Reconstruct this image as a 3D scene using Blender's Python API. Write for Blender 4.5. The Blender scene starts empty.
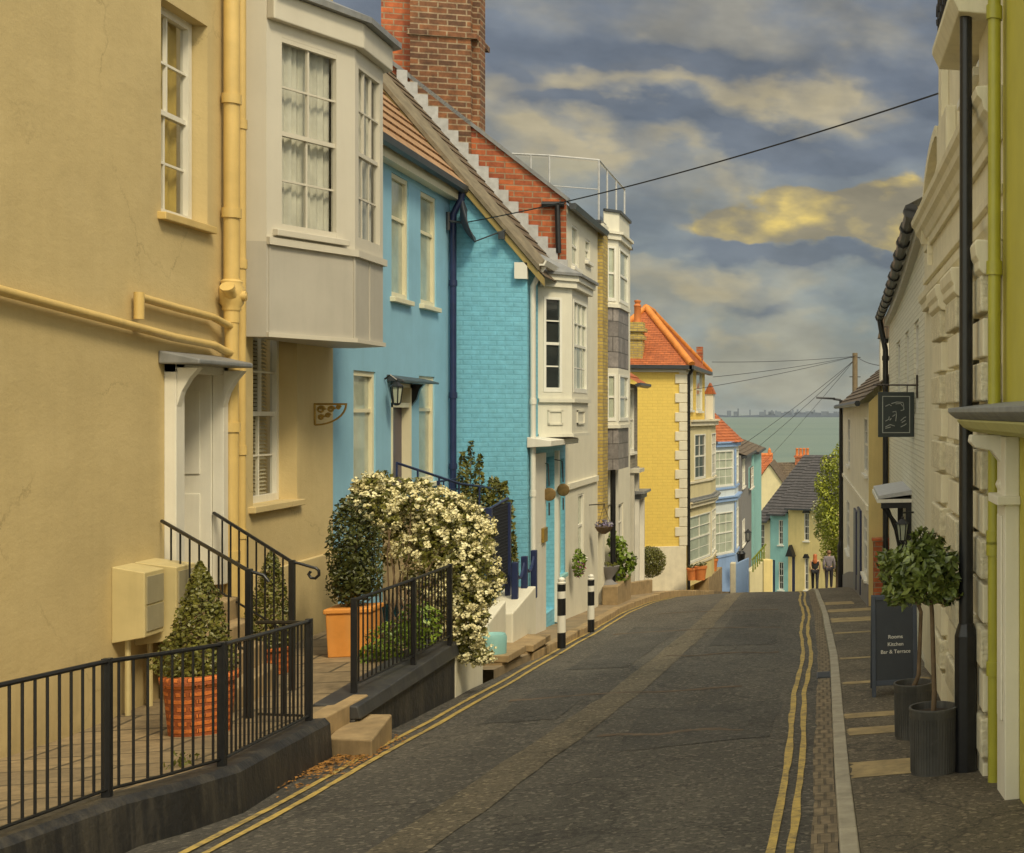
import bpy, bmesh, math, random
from mathutils import Vector, Matrix
R0 = random.Random(7)
S = bpy.context.scene
col = S.collection
# ---------------------------------------------------------------- camera
FPX, CX, CY, TH = 1300.0, 1190.0, 413.0, math.atan(370/1300)
CT, ST = math.cos(TH), math.sin(TH)
cd = bpy.data.cameras.new('camera'); cam = bpy.data.objects.new('camera', cd); col.objects.link(cam)
cam.rotation_euler = (math.pi/2, 0, -TH)
cd.sensor_fit = 'HORIZONTAL'; cd.sensor_width = 36; cd.lens = FPX/1024*36
cd.shift_x = (512-CX)/1024; cd.shift_y = (CY-426.5)/1024
cd.clip_end = 90000; cd.clip_start = .1
S.camera = cam
S.render.resolution_x, S.render.resolution_y = 1024, 853

def ray(px, py):
    r = (px-CX)/FPX; z = (CY-py)/FPX
    return Vector((r*CT+ST, CT-r*ST, z))
def at_x(px, py, X): d = ray(px, py); return d*(X/d.x)
def at_y(px, py, Y): d = ray(px, py); return d*(Y/d.y)
def at_z(px, py, Z): d = ray(px, py); return d*(Z/d.z)
SL = 107*CT/1300
def zr(Y):                                                   # the road's long section
    z = -(2+SL*min(Y, 35))
    if Y > 35:
        t = min(Y, 42)-35; z -= SL*t + (.137-SL)*t*t/14
    if Y > 42: z -= .137*(min(Y, 65)-42)
    if Y > 65: z -= .17*(min(Y, 100)-65)
    if Y > 100: z -= .26*(Y-100)
    return z
def at_g(px, py, off=0):                                     # a pixel on the sloping street plane
    d = ray(px, py); return d*((-2+off)/(d.z+SL*d.y))

# ---------------------------------------------------------------- materials
MT = {}
def newmat(name):
    m = bpy.data.materials.new(name); m.use_nodes = True; nt = m.node_tree
    return m, nt, nt.nodes['Principled BSDF']
def N(nt, t, **k):
    n = nt.nodes.new(t)
    for a, b in k.items(): setattr(n, a, b)
    return n
def noise(nt, vec, scale, detail=4, rough=.6):
    n = N(nt, 'ShaderNodeTexNoise'); n.inputs['Scale'].default_value = scale
    n.inputs['Detail'].default_value = detail; n.inputs['Roughness'].default_value = rough
    nt.links.new(vec, n.inputs['Vector']); return n
def ramp(nt, fac, stops):
    r = N(nt, 'ShaderNodeValToRGB'); e = r.color_ramp.elements
    while len(e) < len(stops): e.new(.5)
    for i, (p, c) in enumerate(stops):
        e[i].position = p; e[i].color = (*c, 1) if len(c) == 3 else c
    nt.links.new(fac, r.inputs[0]); return r
def mixc(nt, fac, a, b, mode='MIX'):
    n = N(nt, 'ShaderNodeMix', data_type='RGBA', blend_type=mode)
    for s, v in ((0, fac), (6, a), (7, b)):
        if hasattr(v, 'is_output'): nt.links.new(v, n.inputs[s])
        else: n.inputs[s].default_value = v if s == 0 else (*v, 1)
    return n.outputs[2]
def stretch(nt, vec, sc):
    m = N(nt, 'ShaderNodeMapping'); m.inputs['Scale'].default_value = sc
    nt.links.new(vec, m.inputs['Vector']); return m.outputs[0]
def bump(nt, b, h, strength=.3, dist=.01):
    n = N(nt, 'ShaderNodeBump'); n.inputs['Strength'].default_value = strength
    n.inputs['Distance'].default_value = dist
    nt.links.new(h, n.inputs['Height']); nt.links.new(n.outputs[0], b.inputs['Normal']); return n
def mat(name, c, rough=.6, var=.18, scale=3, bmp=.15, bscale=60, streak=0, metal=0, dirt=None, bdist=.004):
    if name in MT: return MT[name]
    m, nt, b = newmat(name)
    tc = N(nt, 'ShaderNodeTexCoord').outputs['Object']
    n1 = noise(nt, tc, scale, 6)
    lo = tuple(x*(1-var) for x in c); hi = tuple(min(.92, x*(1+var*.6)) for x in c)
    o = ramp(nt, n1.outputs[0], [(.3, lo), (.7, hi)]).outputs[0]
    if streak:
        n2 = noise(nt, stretch(nt, tc, (5, 5, .35)), 1.6, 5, .7)
        f = ramp(nt, n2.outputs[0], [(.45, (0, 0, 0)), (.8, (streak,)*3)]).outputs[0]
        d = dirt or tuple(x*.45 for x in c)
        o = mixc(nt, f, o, d)
        n3 = noise(nt, tc, scale*5, 8, .7)
        f3 = ramp(nt, n3.outputs[0], [(.6, (0, 0, 0)), (.85, (streak*.8,)*3)]).outputs[0]
        o = mixc(nt, f3, o, d)
    nt.links.new(o, b.inputs['Base Color'])
    b.inputs['Roughness'].default_value = rough; b.inputs['Metallic'].default_value = metal
    if bmp:
        bump(nt, b, noise(nt, tc, bscale, 5).outputs[0], bmp, bdist)
    MT[name] = m; return m
def brick(name, c1, c2, mort, bw=.215, bh=.07, mw=.012, rough=.8, depth=.006, bstr=.6, off=.5, var=.3, bias=0):
    if name in MT: return MT[name]
    m, nt, b = newmat(name)
    uv = N(nt, 'ShaderNodeUVMap').outputs[0]
    tc = N(nt, 'ShaderNodeTexCoord').outputs['Object']
    wob = N(nt, 'ShaderNodeVectorMath', operation='SCALE'); wob.inputs['Scale'].default_value = .012
    nt.links.new(noise(nt, tc, 4, 2).outputs['Color'], wob.inputs[0])
    ad = N(nt, 'ShaderNodeVectorMath'); nt.links.new(uv, ad.inputs[0]); nt.links.new(wob.outputs[0], ad.inputs[1])
    t = N(nt, 'ShaderNodeTexBrick'); nt.links.new(ad.outputs[0], t.inputs['Vector'])
    t.offset = off
    I = t.inputs
    I['Color1'].default_value = (*c1, 1); I['Color2'].default_value = (*c2, 1); I['Mortar'].default_value = (*mort, 1)
    I['Scale'].default_value = 1; I['Mortar Size'].default_value = mw; I['Mortar Smooth'].default_value = .3
    I['Bias'].default_value = bias; I['Brick Width'].default_value = bw; I['Row Height'].default_value = bh
    f = ramp(nt, noise(nt, tc, 7, 8, .7).outputs[0], [(.3, (1-var,)*3), (.7, (1+var*.4,)*3)]).outputs[0]
    o = mixc(nt, 1.0, t.outputs['Color'], f, 'MULTIPLY')
    nt.links.new(o, b.inputs['Base Color']); b.inputs['Roughness'].default_value = rough
    inv = N(nt, 'ShaderNodeMath', operation='SUBTRACT'); inv.inputs[0].default_value = 1
    nt.links.new(t.outputs['Fac'], inv.inputs[1])
    a2 = N(nt, 'ShaderNodeMath', operation='MULTIPLY_ADD'); a2.inputs[1].default_value = .35
    nt.links.new(noise(nt, tc, 55, 4).outputs[0], a2.inputs[0]); nt.links.new(inv.outputs[0], a2.inputs[2])
    bump(nt, b, a2.outputs[0], bstr, depth)
    MT[name] = m; return m
def glass(name, tint=(.86, .87, .86), rough=.02):
    if name in MT: return MT[name]
    m, nt, b = newmat(name)
    tr = N(nt, 'ShaderNodeBsdfTransparent'); tr.inputs[0].default_value = (*tint, 1)
    gl = N(nt, 'ShaderNodeBsdfGlossy'); gl.inputs['Roughness'].default_value = rough
    fr = N(nt, 'ShaderNodeFresnel'); ge = N(nt, 'ShaderNodeNewGeometry'); io = N(nt, 'ShaderNodeMath', operation='MULTIPLY_ADD'); io.inputs[1].default_value = 1/1.5-1.5; io.inputs[2].default_value = 1.5
    nt.links.new(ge.outputs['Backfacing'], io.inputs[0]); nt.links.new(io.outputs[0], fr.inputs[0])
    mx = N(nt, 'ShaderNodeMixShader')
    nt.links.new(fr.outputs[0], mx.inputs[0]); nt.links.new(tr.outputs[0], mx.inputs[1]); nt.links.new(gl.outputs[0], mx.inputs[2])
    nt.links.new(mx.outputs[0], nt.nodes['Material Output'].inputs[0])
    MT[name] = m; return m
def leafmat(name, c1, c2, sc=6, rough=.45):
    if name in MT: return MT[name]
    m, nt, b = newmat(name)
    tc = N(nt, 'ShaderNodeTexCoord').outputs['Object']
    n = noise(nt, tc, sc, 5, .7)
    n2 = noise(nt, tc, 45, 2, .5)
    o = ramp(nt, n.outputs[0], [(.35, c1), (.65, c2)]).outputs[0]
    f = ramp(nt, n2.outputs[0], [(.3, (.6,)*3), (.7, (1.35,)*3)]).outputs[0]
    nt.links.new(mixc(nt, 1.0, o, f, 'MULTIPLY'), b.inputs['Base Color'])
    b.inputs['Roughness'].default_value = rough
    MT[name] = m; return m

WHITE = mat('white_paint', (.74, .71, .62), .45, .07, 2, .06, 30, streak=.25, dirt=(.42, .37, .26))
WINW = mat('window_white', (.76, .74, .66), .4, .05, 3, .04, 30)
CREAMW = mat('cream_window_paint', (.72, .66, .46), .45, .06, 3, .04, 30, streak=.15)
CREAM = mat('cream_stucco', (.58, .455, .225), .8, .11, .9, .35, 28, streak=.16, dirt=(.38, .28, .12), bdist=.006)
CREAMP = mat('cream_pipe_paint', (.66, .47, .17), .4, .1, 4, .08, 30, streak=.25)
BAYW = mat('bay_offwhite_paint', (.58, .54, .45), .55, .06, 1.2, .08, 25, streak=.12, dirt=(.4, .33, .24))
BAYL = mat('bay_lead_panel', (.46, .43, .37), .5, .1, 1.3, .08, 12, streak=.12)
def age_wall(m, crack, dirt, z0):
    nt = m.node_tree; b = nt.nodes['Principled BSDF']; src = b.inputs['Base Color'].links[0].from_socket
    tc = N(nt, 'ShaderNodeTexCoord').outputs['Object']
    wv = N(nt, 'ShaderNodeVectorMath'); sv = N(nt, 'ShaderNodeVectorMath', operation='SCALE'); sv.inputs['Scale'].default_value = .5
    nt.links.new(tc, wv.inputs[0]); nt.links.new(noise(nt, tc, 2.2, 7, .75).outputs['Color'], sv.inputs[0]); nt.links.new(sv.outputs[0], wv.inputs[1])
    vo = N(nt, 'ShaderNodeTexVoronoi', feature='DISTANCE_TO_EDGE'); vo.inputs['Scale'].default_value = .55; nt.links.new(wv.outputs[0], vo.inputs['Vector'])
    cr = ramp(nt, vo.outputs['Distance'], [(.0, (.5,)*3), (.006, (0, 0, 0))]).outputs[0]
    mk = ramp(nt, noise(nt, tc, .8, 3, .5).outputs[0], [(.5, (0, 0, 0)), (.6, (1, 1, 1))]).outputs[0]
    o = mixc(nt, mixc(nt, 1.0, cr, mk, 'MULTIPLY'), src, crack)
    sp = N(nt, 'ShaderNodeSeparateXYZ'); nt.links.new(tc, sp.inputs[0])
    h = N(nt, 'ShaderNodeMath', operation='MULTIPLY_ADD'); h.inputs[1].default_value = 1.5
    nt.links.new(noise(nt, stretch(nt, tc, (3, 3, .6)), 1.3, 7, .7).outputs[0], h.inputs[0]); 
    ng = N(nt, 'ShaderNodeMath', operation='MULTIPLY'); ng.inputs[1].default_value = -1.1; nt.links.new(sp.outputs[2], ng.inputs[0]); nt.links.new(ng.outputs[0], h.inputs[2])
    o = mixc(nt, ramp(nt, h.outputs[0], [(.1, (0, 0, 0)), (.9, (.55,)*3)]).outputs[0], o, dirt)
    pt = ramp(nt, noise(nt, stretch(nt, tc, (1, 1, 1.6)), .9, 3, .4).outputs[0], [(.56, (0, 0, 0)), (.585, (.16,)*3)]).outputs[0]
    o = mixc(nt, pt, o, (.66, .53, .28))
    nt.links.new(o, b.inputs['Base Color'])
    bn = [n for n in nt.nodes if n.type == 'BUMP'][0]
    b2 = N(nt, 'ShaderNodeBump'); b2.inputs['Strength'].default_value = .35; b2.inputs['Distance'].default_value = .016
    nt.links.new(noise(nt, stretch(nt, tc, (1, 1, 2)), 3.2, 5, .6).outputs[0], b2.inputs['Height']); nt.links.new(b2.outputs[0], bn.inputs['Normal'])
age_wall(CREAM, (.22, .16, .07), (.24, .185, .09), 0)
BLUE = mat('blue_stucco', (.26, .49, .65), .75, .12, 1.0, .35, 26, streak=.2, dirt=(.18, .38, .44), bdist=.006)
TURQ = brick('turquoise_painted_brick', (.19, .50, .66), (.205, .52, .675), (.17, .465, .615), .26, .083, .014, .65, .008, .4, var=.22)
RED = brick('red_brick', (.52, .135, .04), (.29, .07, .028), (.33, .22, .13), .33, .112, .014, var=.45)
BROWNB = brick('sooty_brown_brick', (.26, .10, .038), (.11, .05, .026), (.33, .24, .15), .33, .112, .015, var=.6)
YELB = brick('yellow_stock_brick', (.58, .43, .11), (.40, .28, .07), (.30, .24, .14), .23, .078, .012)
YELP = brick('yellow_painted_brick', (.78, .56, .12), (.80, .58, .125), (.74, .52, .11), .29, .1, .012, .7, .005, .4, var=.1)
TILE_OR = brick('orange_clay_tiles', (.43, .26, .135), (.34, .19, .09), (.13, .07, .04), .28, 1, .018, .8, .008, .5, off=.0, var=.35)
TILE_RED = brick('red_clay_tiles', (.47, .135, .04), (.36, .1, .033), (.27, .085, .03), .17, 1, .01, .8, .008, .5, var=.35)
SLATE = brick('grey_slates', (.085, .075, .072), (.06, .054, .052), (.03, .027, .026), .25, 1, .012, .5, .006, .5, var=.4)
SLATEB = brick('brown_slates', (.17, .12, .07), (.11, .08, .05), (.05, .04, .03), .25, 1, .014, .7, .006, .5, var=.5)
HUNG = brick('hung_slate_cladding', (.30, .27, .255), (.20, .18, .17), (.10, .09, .08), .42, .36, .012, .5, .01, .6, var=.5)
STONEB = brick('grey_stone_blocks', (.27, .24, .19), (.19, .17, .135), (.3, .27, .2), .26, .085, .012, var=.4)
PLASTER = mat('white_stucco', (.72, .68, .55), .75, .09, 1.2, .35, 18, streak=.2, dirt=(.46, .4, .27), bdist=.01)
PLBRICK = brick('white_painted_brick', (.74, .71, .57), (.77, .74, .6), (.62, .58, .45), .225, .075, .012, .7, .008, .7, var=.16)
LIME = mat('lime_green_stucco', (.50, .45, .06), .6, .13, 1.2, .25, 30, streak=.15, dirt=(.3, .26, .04))
LIMEP = mat('lime_green_pipe_paint', (.37, .35, .04), .35, .12, 4, .05, 30, streak=.35, dirt=(.16, .14, .02))
ORN = mat('cream_stone_stucco', (.72, .66, .48), .8, .1, 2, .35, 18, streak=.3, dirt=(.33, .28, .17), bdist=.012)
LEAD = mat('grey_lead', (.20, .205, .21), .5, .25, 5, .1, 20, streak=.4, dirt=(.33, .31, .26))
LEADL = mat('pale_lead_flashing', (.46, .46, .46), .5, .2, 8, .15, 20, streak=.3, dirt=(.3, .27, .22))
BLACK = mat('black_iron_paint', (.012, .012, .013), .35, .3, 12, .1, 60)
BLACKW = mat('black_masonry_paint', (.02, .02, .022), .55, .3, 3, .5, 14, streak=.55, dirt=(.14, .12, .09), bdist=.02)
NAVY = mat('navy_paint', (.02, .03, .09), .4, .2, 6, .08, 40)
GUTTER = mat('grey_black_gutter', (.045, .05, .055), .4, .3, 6, .08, 40)
TERRA = mat('terracotta_clay', (.60, .19, .045), .75, .2, 6, .3, 30, streak=.25, dirt=(.5, .3, .14))
TERRAW = brick('basket_weave_terracotta', (.68, .19, .035), (.60, .165, .032), (.34, .085, .02), .15, .062, .016, .75, .02, 1, var=.25)
WOODT = mat('orange_box_planter_clay', (.74, .30, .055), .7, .15, 4, .2, 25, streak=.25, dirt=(.62, .4, .18))
ZINC = mat('weathered_zinc', (.085, .082, .074), .6, .4, 3, .25, 30, streak=.6, metal=.15, dirt=(.20, .19, .165))
SOIL = mat('soil', (.04, .027, .015), .95, .4, 20, .6, 50)
BARK = mat('bark', (.15, .10, .055), .85, .3, 14, .5, 40)
DGLASS = mat('dark_window_glass', (.03, .035, .034), .04, .3, 2, 0)
GGLASS = mat('green_grey_net_window', (.42, .45, .35), .1, .25, 2, 0)
CLEAR = glass('clear_glass')
CURT = mat('net_curtain_cloth', (.66, .64, .55), .8, .2, 3, .1, 30)
CURTY = mat('warm_curtain_cloth', (.5, .36, .08), .8, .3, 3, .1, 30)
BLIND = mat('white_blind_slats', (.55, .52, .4), .6, .1, 3, 0)
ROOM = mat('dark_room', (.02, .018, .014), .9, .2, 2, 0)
PAVE = mat('stone_paving', (.27, .20, .115), .85, .3, 2.2, .4, 30, streak=.4, dirt=(.13, .10, .06))
STEP = mat('worn_step_stone', (.36, .255, .13), .85, .3, 4, .5, 25, streak=.45, dirt=(.13, .095, .05))
PURPLE = mat('dark_purple_door_paint', (.035, .02, .06), .3, .2, 5, .05, 20)
BRASS = mat('brass', (.38, .25, .06), .35, .3, 10, .1, 40, metal=.6)
PBLUE = mat('pale_blue_paint', (.27, .40, .66), .5, .08, 2, .1, 30, streak=.2)
PBLUW = mat('pale_blue_white_paint', (.62, .66, .66), .55, .08, 2, .1, 30, streak=.2)
GREYH = mat('grey_stucco', (.23, .22, .22), .7, .12, 2, .2, 30, streak=.2)
AQUA = mat('aqua_stucco', (.27, .52, .50), .7, .1, 2, .2, 30, streak=.2)
PYEL = mat('pale_yellow_stucco', (.72, .58, .25), .75, .1, 1.5, .2, 30, streak=.25)
PCRM = mat('pale_cream_stucco', (.66, .58, .34), .75, .1, 1.5, .2, 30, streak=.25)
CREAMR = mat('yellow_cream_return_stucco', (.66, .50, .20), .75, .1, 1.5, .2, 30, streak=.25)
ORANGE = mat('orange_clay_pot', (.55, .17, .04), .7, .2, 5, .2, 30)
QUOIN = mat('white_quoin_stone', (.72, .66, .50), .75, .1, 5, .25, 20, streak=.2)
FASC = mat('fascia_paint', (.55, .52, .43), .5, .1, 3, .05, 20, streak=.3)
SIGNB = mat('sign_green_black', (.018, .026, .024), .4, .2, 5, .03, 30)
SIGNL = mat('sign_pale_line', (.33, .34, .3), .5, .2, 8, 0)
BOARD = mat('charcoal_board', (.022, .026, .032), .5, .2, 6, .05, 30)
BOARDF = mat('blue_grey_board_frame', (.04, .05, .07), .45, .2, 6, .05, 30)
CHALK = mat('white_lettering', (.62, .6, .52), .8, .1, 20, 0)
TIMBER = mat('grey_timber', (.17, .125, .07), .85, .25, 6, .4, 30, streak=.4)
LF_BOX = leafmat('box_leaves', (.075, .08, .012), (.18, .17, .03))
LF_BAY = leafmat('bay_tree_leaves', (.045, .07, .013), (.18, .22, .045), 7, .33)
LF_DK = leafmat('dark_shrub_leaves', (.035, .045, .012), (.10, .105, .022))
LF_TREE = leafmat('fresh_tree_leaves', (.17, .21, .018), (.40, .42, .04), 1.5)
LF_HEDGE = leafmat('clipped_hedge_leaves', (.085, .095, .014), (.17, .165, .03), 9)
LF_IVY = leafmat('climber_leaves', (.09, .15, .012), (.22, .30, .03), 5)
PETAL = leafmat('cream_petals', (.66, .58, .28), (.84, .79, .50), 8, .6)
FLOWR = leafmat('red_violet_petals', (.34, .05, .03), (.25, .12, .35), 20, .6)

# ---------------------------------------------------------------- mesh builder
WL = {}
class Fr:
    def __init__(s, o, u, n):
        s.o, s.u, s.n = Vector(o), Vector(u).normalized(), Vector(n).normalized()
    def p(s, u, v, d=0): return s.o + s.u*u + s.n*d + Vector((0, 0, v))
    def hit(s, px, py):
        d = ray(px, py); t = s.o.dot(s.n)/d.dot(s.n); q = d*t
        return (q-s.o).dot(s.u), q.z
    def rect(s, a, b, t, bt, ref=None):
        ref = (a+b)/2 if ref is None else ref
        return s.hit(a, 400)[0], s.hit(b, 400)[0], s.hit(ref, bt)[1], s.hit(ref, t)[1]
def FX(X, side=1): return Fr((X, 0, 0), (0, 1, 0), (side, 0, 0))
def FY(Y): return Fr((0, Y, 0), (1, 0, 0), (0, -1, 0))
def FP(a, b, flip=1):
    d = Vector((b[0]-a[0], b[1]-a[1], 0)); d.normalize()
    return Fr((a[0], a[1], 0), d, (d.y*flip, -d.x*flip, 0))
def plen(a, b): return math.hypot(b[0]-a[0], b[1]-a[1])
class MB:
    def __init__(s): s.v, s.f, s.uv, s.mi = [], [], {}, []
    def face(s, pts, uv=None):
        i = len(s.v); s.v += [Vector(p) for p in pts]; s.f.append(tuple(range(i, i+len(pts))))
        if uv: s.uv[len(s.f)-1] = uv
    def mesh(s, vs, fs):
        i = len(s.v); s.v += [Vector(p) for p in vs]; s.f += [tuple(i+k for k in f) for f in fs]
    def hexa(s, c):
        s.mesh(c, [(0, 1, 2, 3), (7, 6, 5, 4), (0, 4, 5, 1), (1, 5, 6, 2), (2, 6, 7, 3), (3, 7, 4, 0)])
    def box(s, F, u0, u1, v0, v1, d0, d1):
        s.hexa([F.p(u0, v0, d0), F.p(u1, v0, d0), F.p(u1, v1, d0), F.p(u0, v1, d0),
                F.p(u0, v0, d1), F.p(u1, v0, d1), F.p(u1, v1, d1), F.p(u0, v1, d1)])
    def prism(s, F, pts, d0, d1):
        n = len(pts); a = [F.p(u, v, d0) for u, v in pts] + [F.p(u, v, d1) for u, v in pts]
        s.mesh(a, [tuple(range(n)), tuple(range(2*n-1, n-1, -1))] + [(i, (i+1) % n, n+(i+1) % n, n+i) for i in range(n)])
    def prof(s, F, pts, u0, u1):                             # profile of (v, d) swept along u
        n = len(pts); a = [F.p(u0, v, d) for v, d in pts] + [F.p(u1, v, d) for v, d in pts]
        s.mesh(a, [tuple(range(n)), tuple(range(2*n-1, n-1, -1))] + [(i, (i+1) % n, n+(i+1) % n, n+i) for i in range(n)])
    def slab(s, pts, h):                                     # horizontal-ish polygon with thickness h downwards
        n = len(pts); a = [Vector(p) for p in pts] + [Vector(p)-Vector((0, 0, h)) for p in pts]
        s.mesh(a, [tuple(range(n)), tuple(range(2*n-1, n-1, -1))] + [(i, (i+1) % n, n+(i+1) % n, n+i) for i in range(n)])
    def tube(s, pts, r, n=8, r2=None):
        pts = [Vector(p) for p in pts]; rings = []; up = None
        for i, p in enumerate(pts):
            t = (pts[min(i+1, len(pts)-1)]-pts[max(i-1, 0)]).normalized()
            a = Vector((0, 0, 1)) if abs(t.z) < .95 else Vector((1, 0, 0))
            if up is not None: a = up
            x = t.cross(a).normalized(); y = x.cross(t).normalized(); up = y
            rr = r if r2 is None else r+(r2-r)*i/(len(pts)-1)
            rings.append([p+x*rr*math.cos(k*2*math.pi/n)+y*rr*math.sin(k*2*math.pi/n) for k in range(n)])
        i0 = len(s.v)
        for g in rings: s.v += g
        for i in range(len(rings)-1):
            for k in range(n):
                s.f.append((i0+i*n+k, i0+i*n+(k+1) % n, i0+(i+1)*n+(k+1) % n, i0+(i+1)*n+k))
        s.f.append(tuple(i0+k for k in range(n))[::-1]); s.f.append(tuple(i0+(len(rings)-1)*n+k for k in range(n)))
    def lathe(s, c, prof, n=20, sx=1, sy=1):
        c = Vector(c); i0 = len(s.v)
        for r, z in prof:
            s.v += [c+Vector((r*sx*math.cos(k*2*math.pi/n), r*sy*math.sin(k*2*math.pi/n), z)) for k in range(n)]
        for i in range(len(prof)-1):
            for k in range(n):
                s.f.append((i0+i*n+k, i0+i*n+(k+1) % n, i0+(i+1)*n+(k+1) % n, i0+(i+1)*n+k))
        s.f.append(tuple(i0+k for k in range(n))[::-1]); s.f.append(tuple(i0+(len(prof)-1)*n+k for k in range(n)))
    def ball(s, c, r, n=10, m=6, sq=(1, 1, 1)):
        c = Vector(c); i0 = len(s.v)
        for i in range(m+1):
            a = math.pi*(i+.02)/(m+.04)
            for k in range(n):
                b = 2*math.pi*k/n
                s.v.append(c+Vector((r*sq[0]*math.sin(a)*math.cos(b), r*sq[1]*math.sin(a)*math.sin(b), r*sq[2]*math.cos(a))))
        for i in range(m):
            for k in range(n):
                s.f.append((i0+i*n+k, i0+i*n+(k+1) % n, i0+(i+1)*n+(k+1) % n, i0+(i+1)*n+k))
    def wall(s, F, u0, u1, v0, v1, ops=(), rev=.15):
        us = sorted({u0, u1, *[x for o in ops for x in o[:2] if u0 < x < u1]})
        vs = sorted({v0, v1, *[x for o in ops for x in o[2:4] if v0 < x < v1]})
        for a, b in zip(us, us[1:]):
            for c, d in zip(vs, vs[1:]):
                mu, mv = (a+b)/2, (c+d)/2
                if any(o[0] < mu < o[1] and o[2] < mv < o[3] for o in ops): continue
                s.face([F.p(a, c), F.p(b, c), F.p(b, d), F.p(a, d)])
        for o in ops:
            a, b, c, d = o[:4]; r = -(o[4] if len(o) > 4 else rev)
            s.face([F.p(a, c), F.p(a, d), F.p(a, d, r), F.p(a, c, r)])
            s.face([F.p(b, c), F.p(b, c, r), F.p(b, d, r), F.p(b, d)])
            s.face([F.p(a, d), F.p(b, d), F.p(b, d, r), F.p(a, d, r)])
            s.face([F.p(a, c), F.p(a, c, r), F.p(b, c, r), F.p(b, c)])
    def courses(s, A, B, C, D, n, lip=.02):                   # tiled roof: A,B eave, D,C ridge above A,B
        A, B, C, D = map(Vector, (A, B, C, D)); nn = (B-A).cross(D-A).normalized()
        if nn.z < 0: nn = -nn
        L0 = (B-A).length
        for i in range(n):
            t0, t1 = i/n, (i+1)/n
            a = A.lerp(D, t0); b = B.lerp(C, t0); c = B.lerp(C, t1); d = A.lerp(D, t1)
            o0 = (A-a).dot((B-A).normalized()); 
            w0 = (a-A).dot((B-A)/L0); w1 = (b-A).dot((B-A)/L0); w2 = (c-A).dot((B-A)/L0); w3 = (d-A).dot((B-A)/L0)
            k = (i % 2)*.5*0
            s.face([a+nn*lip, b+nn*lip, c, d], [(w0+k, i+.01), (w1+k, i+.01), (w2+k, i+.99), (w3+k, i+.99)])
            s.face([a, b, b+nn*lip, a+nn*lip], [(w0, i+.3), (w1, i+.3), (w1, i+.4), (w0, i+.4)])
    def build(s, name, m, parent=None, smooth=False, bevel=0, loc=None, uvs=True):
        me = bpy.data.meshes.new(name)
        if parent is not None: base = WL[parent.name]
        elif loc is not None: base = Vector(loc)
        else:
            xs = [v.x for v in s.v]; ys = [v.y for v in s.v]; zs = [v.z for v in s.v]
            base = Vector(((min(xs)+max(xs))/2, (min(ys)+max(ys))/2, min(zs)))
        me.from_pydata([v-base for v in s.v], [], s.f)
        ul = me.uv_layers.new(name='UVMap')
        if uvs:
            for p in me.polygons:
                if p.index in s.uv:
                    for li, q in zip(p.loop_indices, s.uv[p.index]): ul.data[li].uv = q
                else:
                    n = p.normal
                    if abs(n.z) > .8:
                        for li in p.loop_indices:
                            q = s.v[me.loops[li].vertex_index]; ul.data[li].uv = (q.x, q.y)
                    else:
                        t = Vector((-n.y, n.x, 0)).normalized()
                        if t.x+t.y*.7 < 0: t = -t
                        for li in p.loop_indices:
                            q = s.v[me.loops[li].vertex_index]; ul.data[li].uv = (q.dot(t), q.z)
        bm = bmesh.new(); bm.from_mesh(me)
        if len(s.f) < 4000 and not hasattr(s, 'noflip'): bmesh.ops.recalc_face_normals(bm, faces=bm.faces)
        if smooth:
            for f in bm.faces: f.smooth = True
        bm.to_mesh(me); bm.free()
        o = bpy.data.objects.new(name, me); col.objects.link(o)
        for mm in (m if isinstance(m, (list, tuple)) else [m]): me.materials.append(mm)
        if s.mi:
            for p, k in zip(me.polygons, s.mi): p.material_index = k
        if parent is not None: o.parent = parent; WL[o.name] = base
        else: o.location = base; WL[o.name] = base
        if bevel:
            b = o.modifiers.new('bevel', 'BEVEL'); b.width = bevel; b.segments = 2; b.limit_method = 'ANGLE'; b.angle_limit = .7
        if smooth and hasattr(me, 'set_sharp_from_angle'): me.set_sharp_from_angle(angle=.9)
        return o
def tag(o, label=None, cat=None, group=None, kind=None):
    if label: o['label'] = label
    if cat: o['category'] = cat
    if group: o['group'] = group
    if kind: o['kind'] = kind
    return o
def thing(name, label, cat, loc, group=None):
    o = bpy.data.objects.new(name, None); col.objects.link(o); o.location = loc; o.empty_display_size = .2
    WL[o.name] = Vector(loc); return tag(o, label, cat, group)
def struct(o, label=None): return tag(o, label, kind='structure')
def quick(name, m, parent, fn, **k):
    b = MB(); fn(b); return b.build(name, m, parent, **k)

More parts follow.
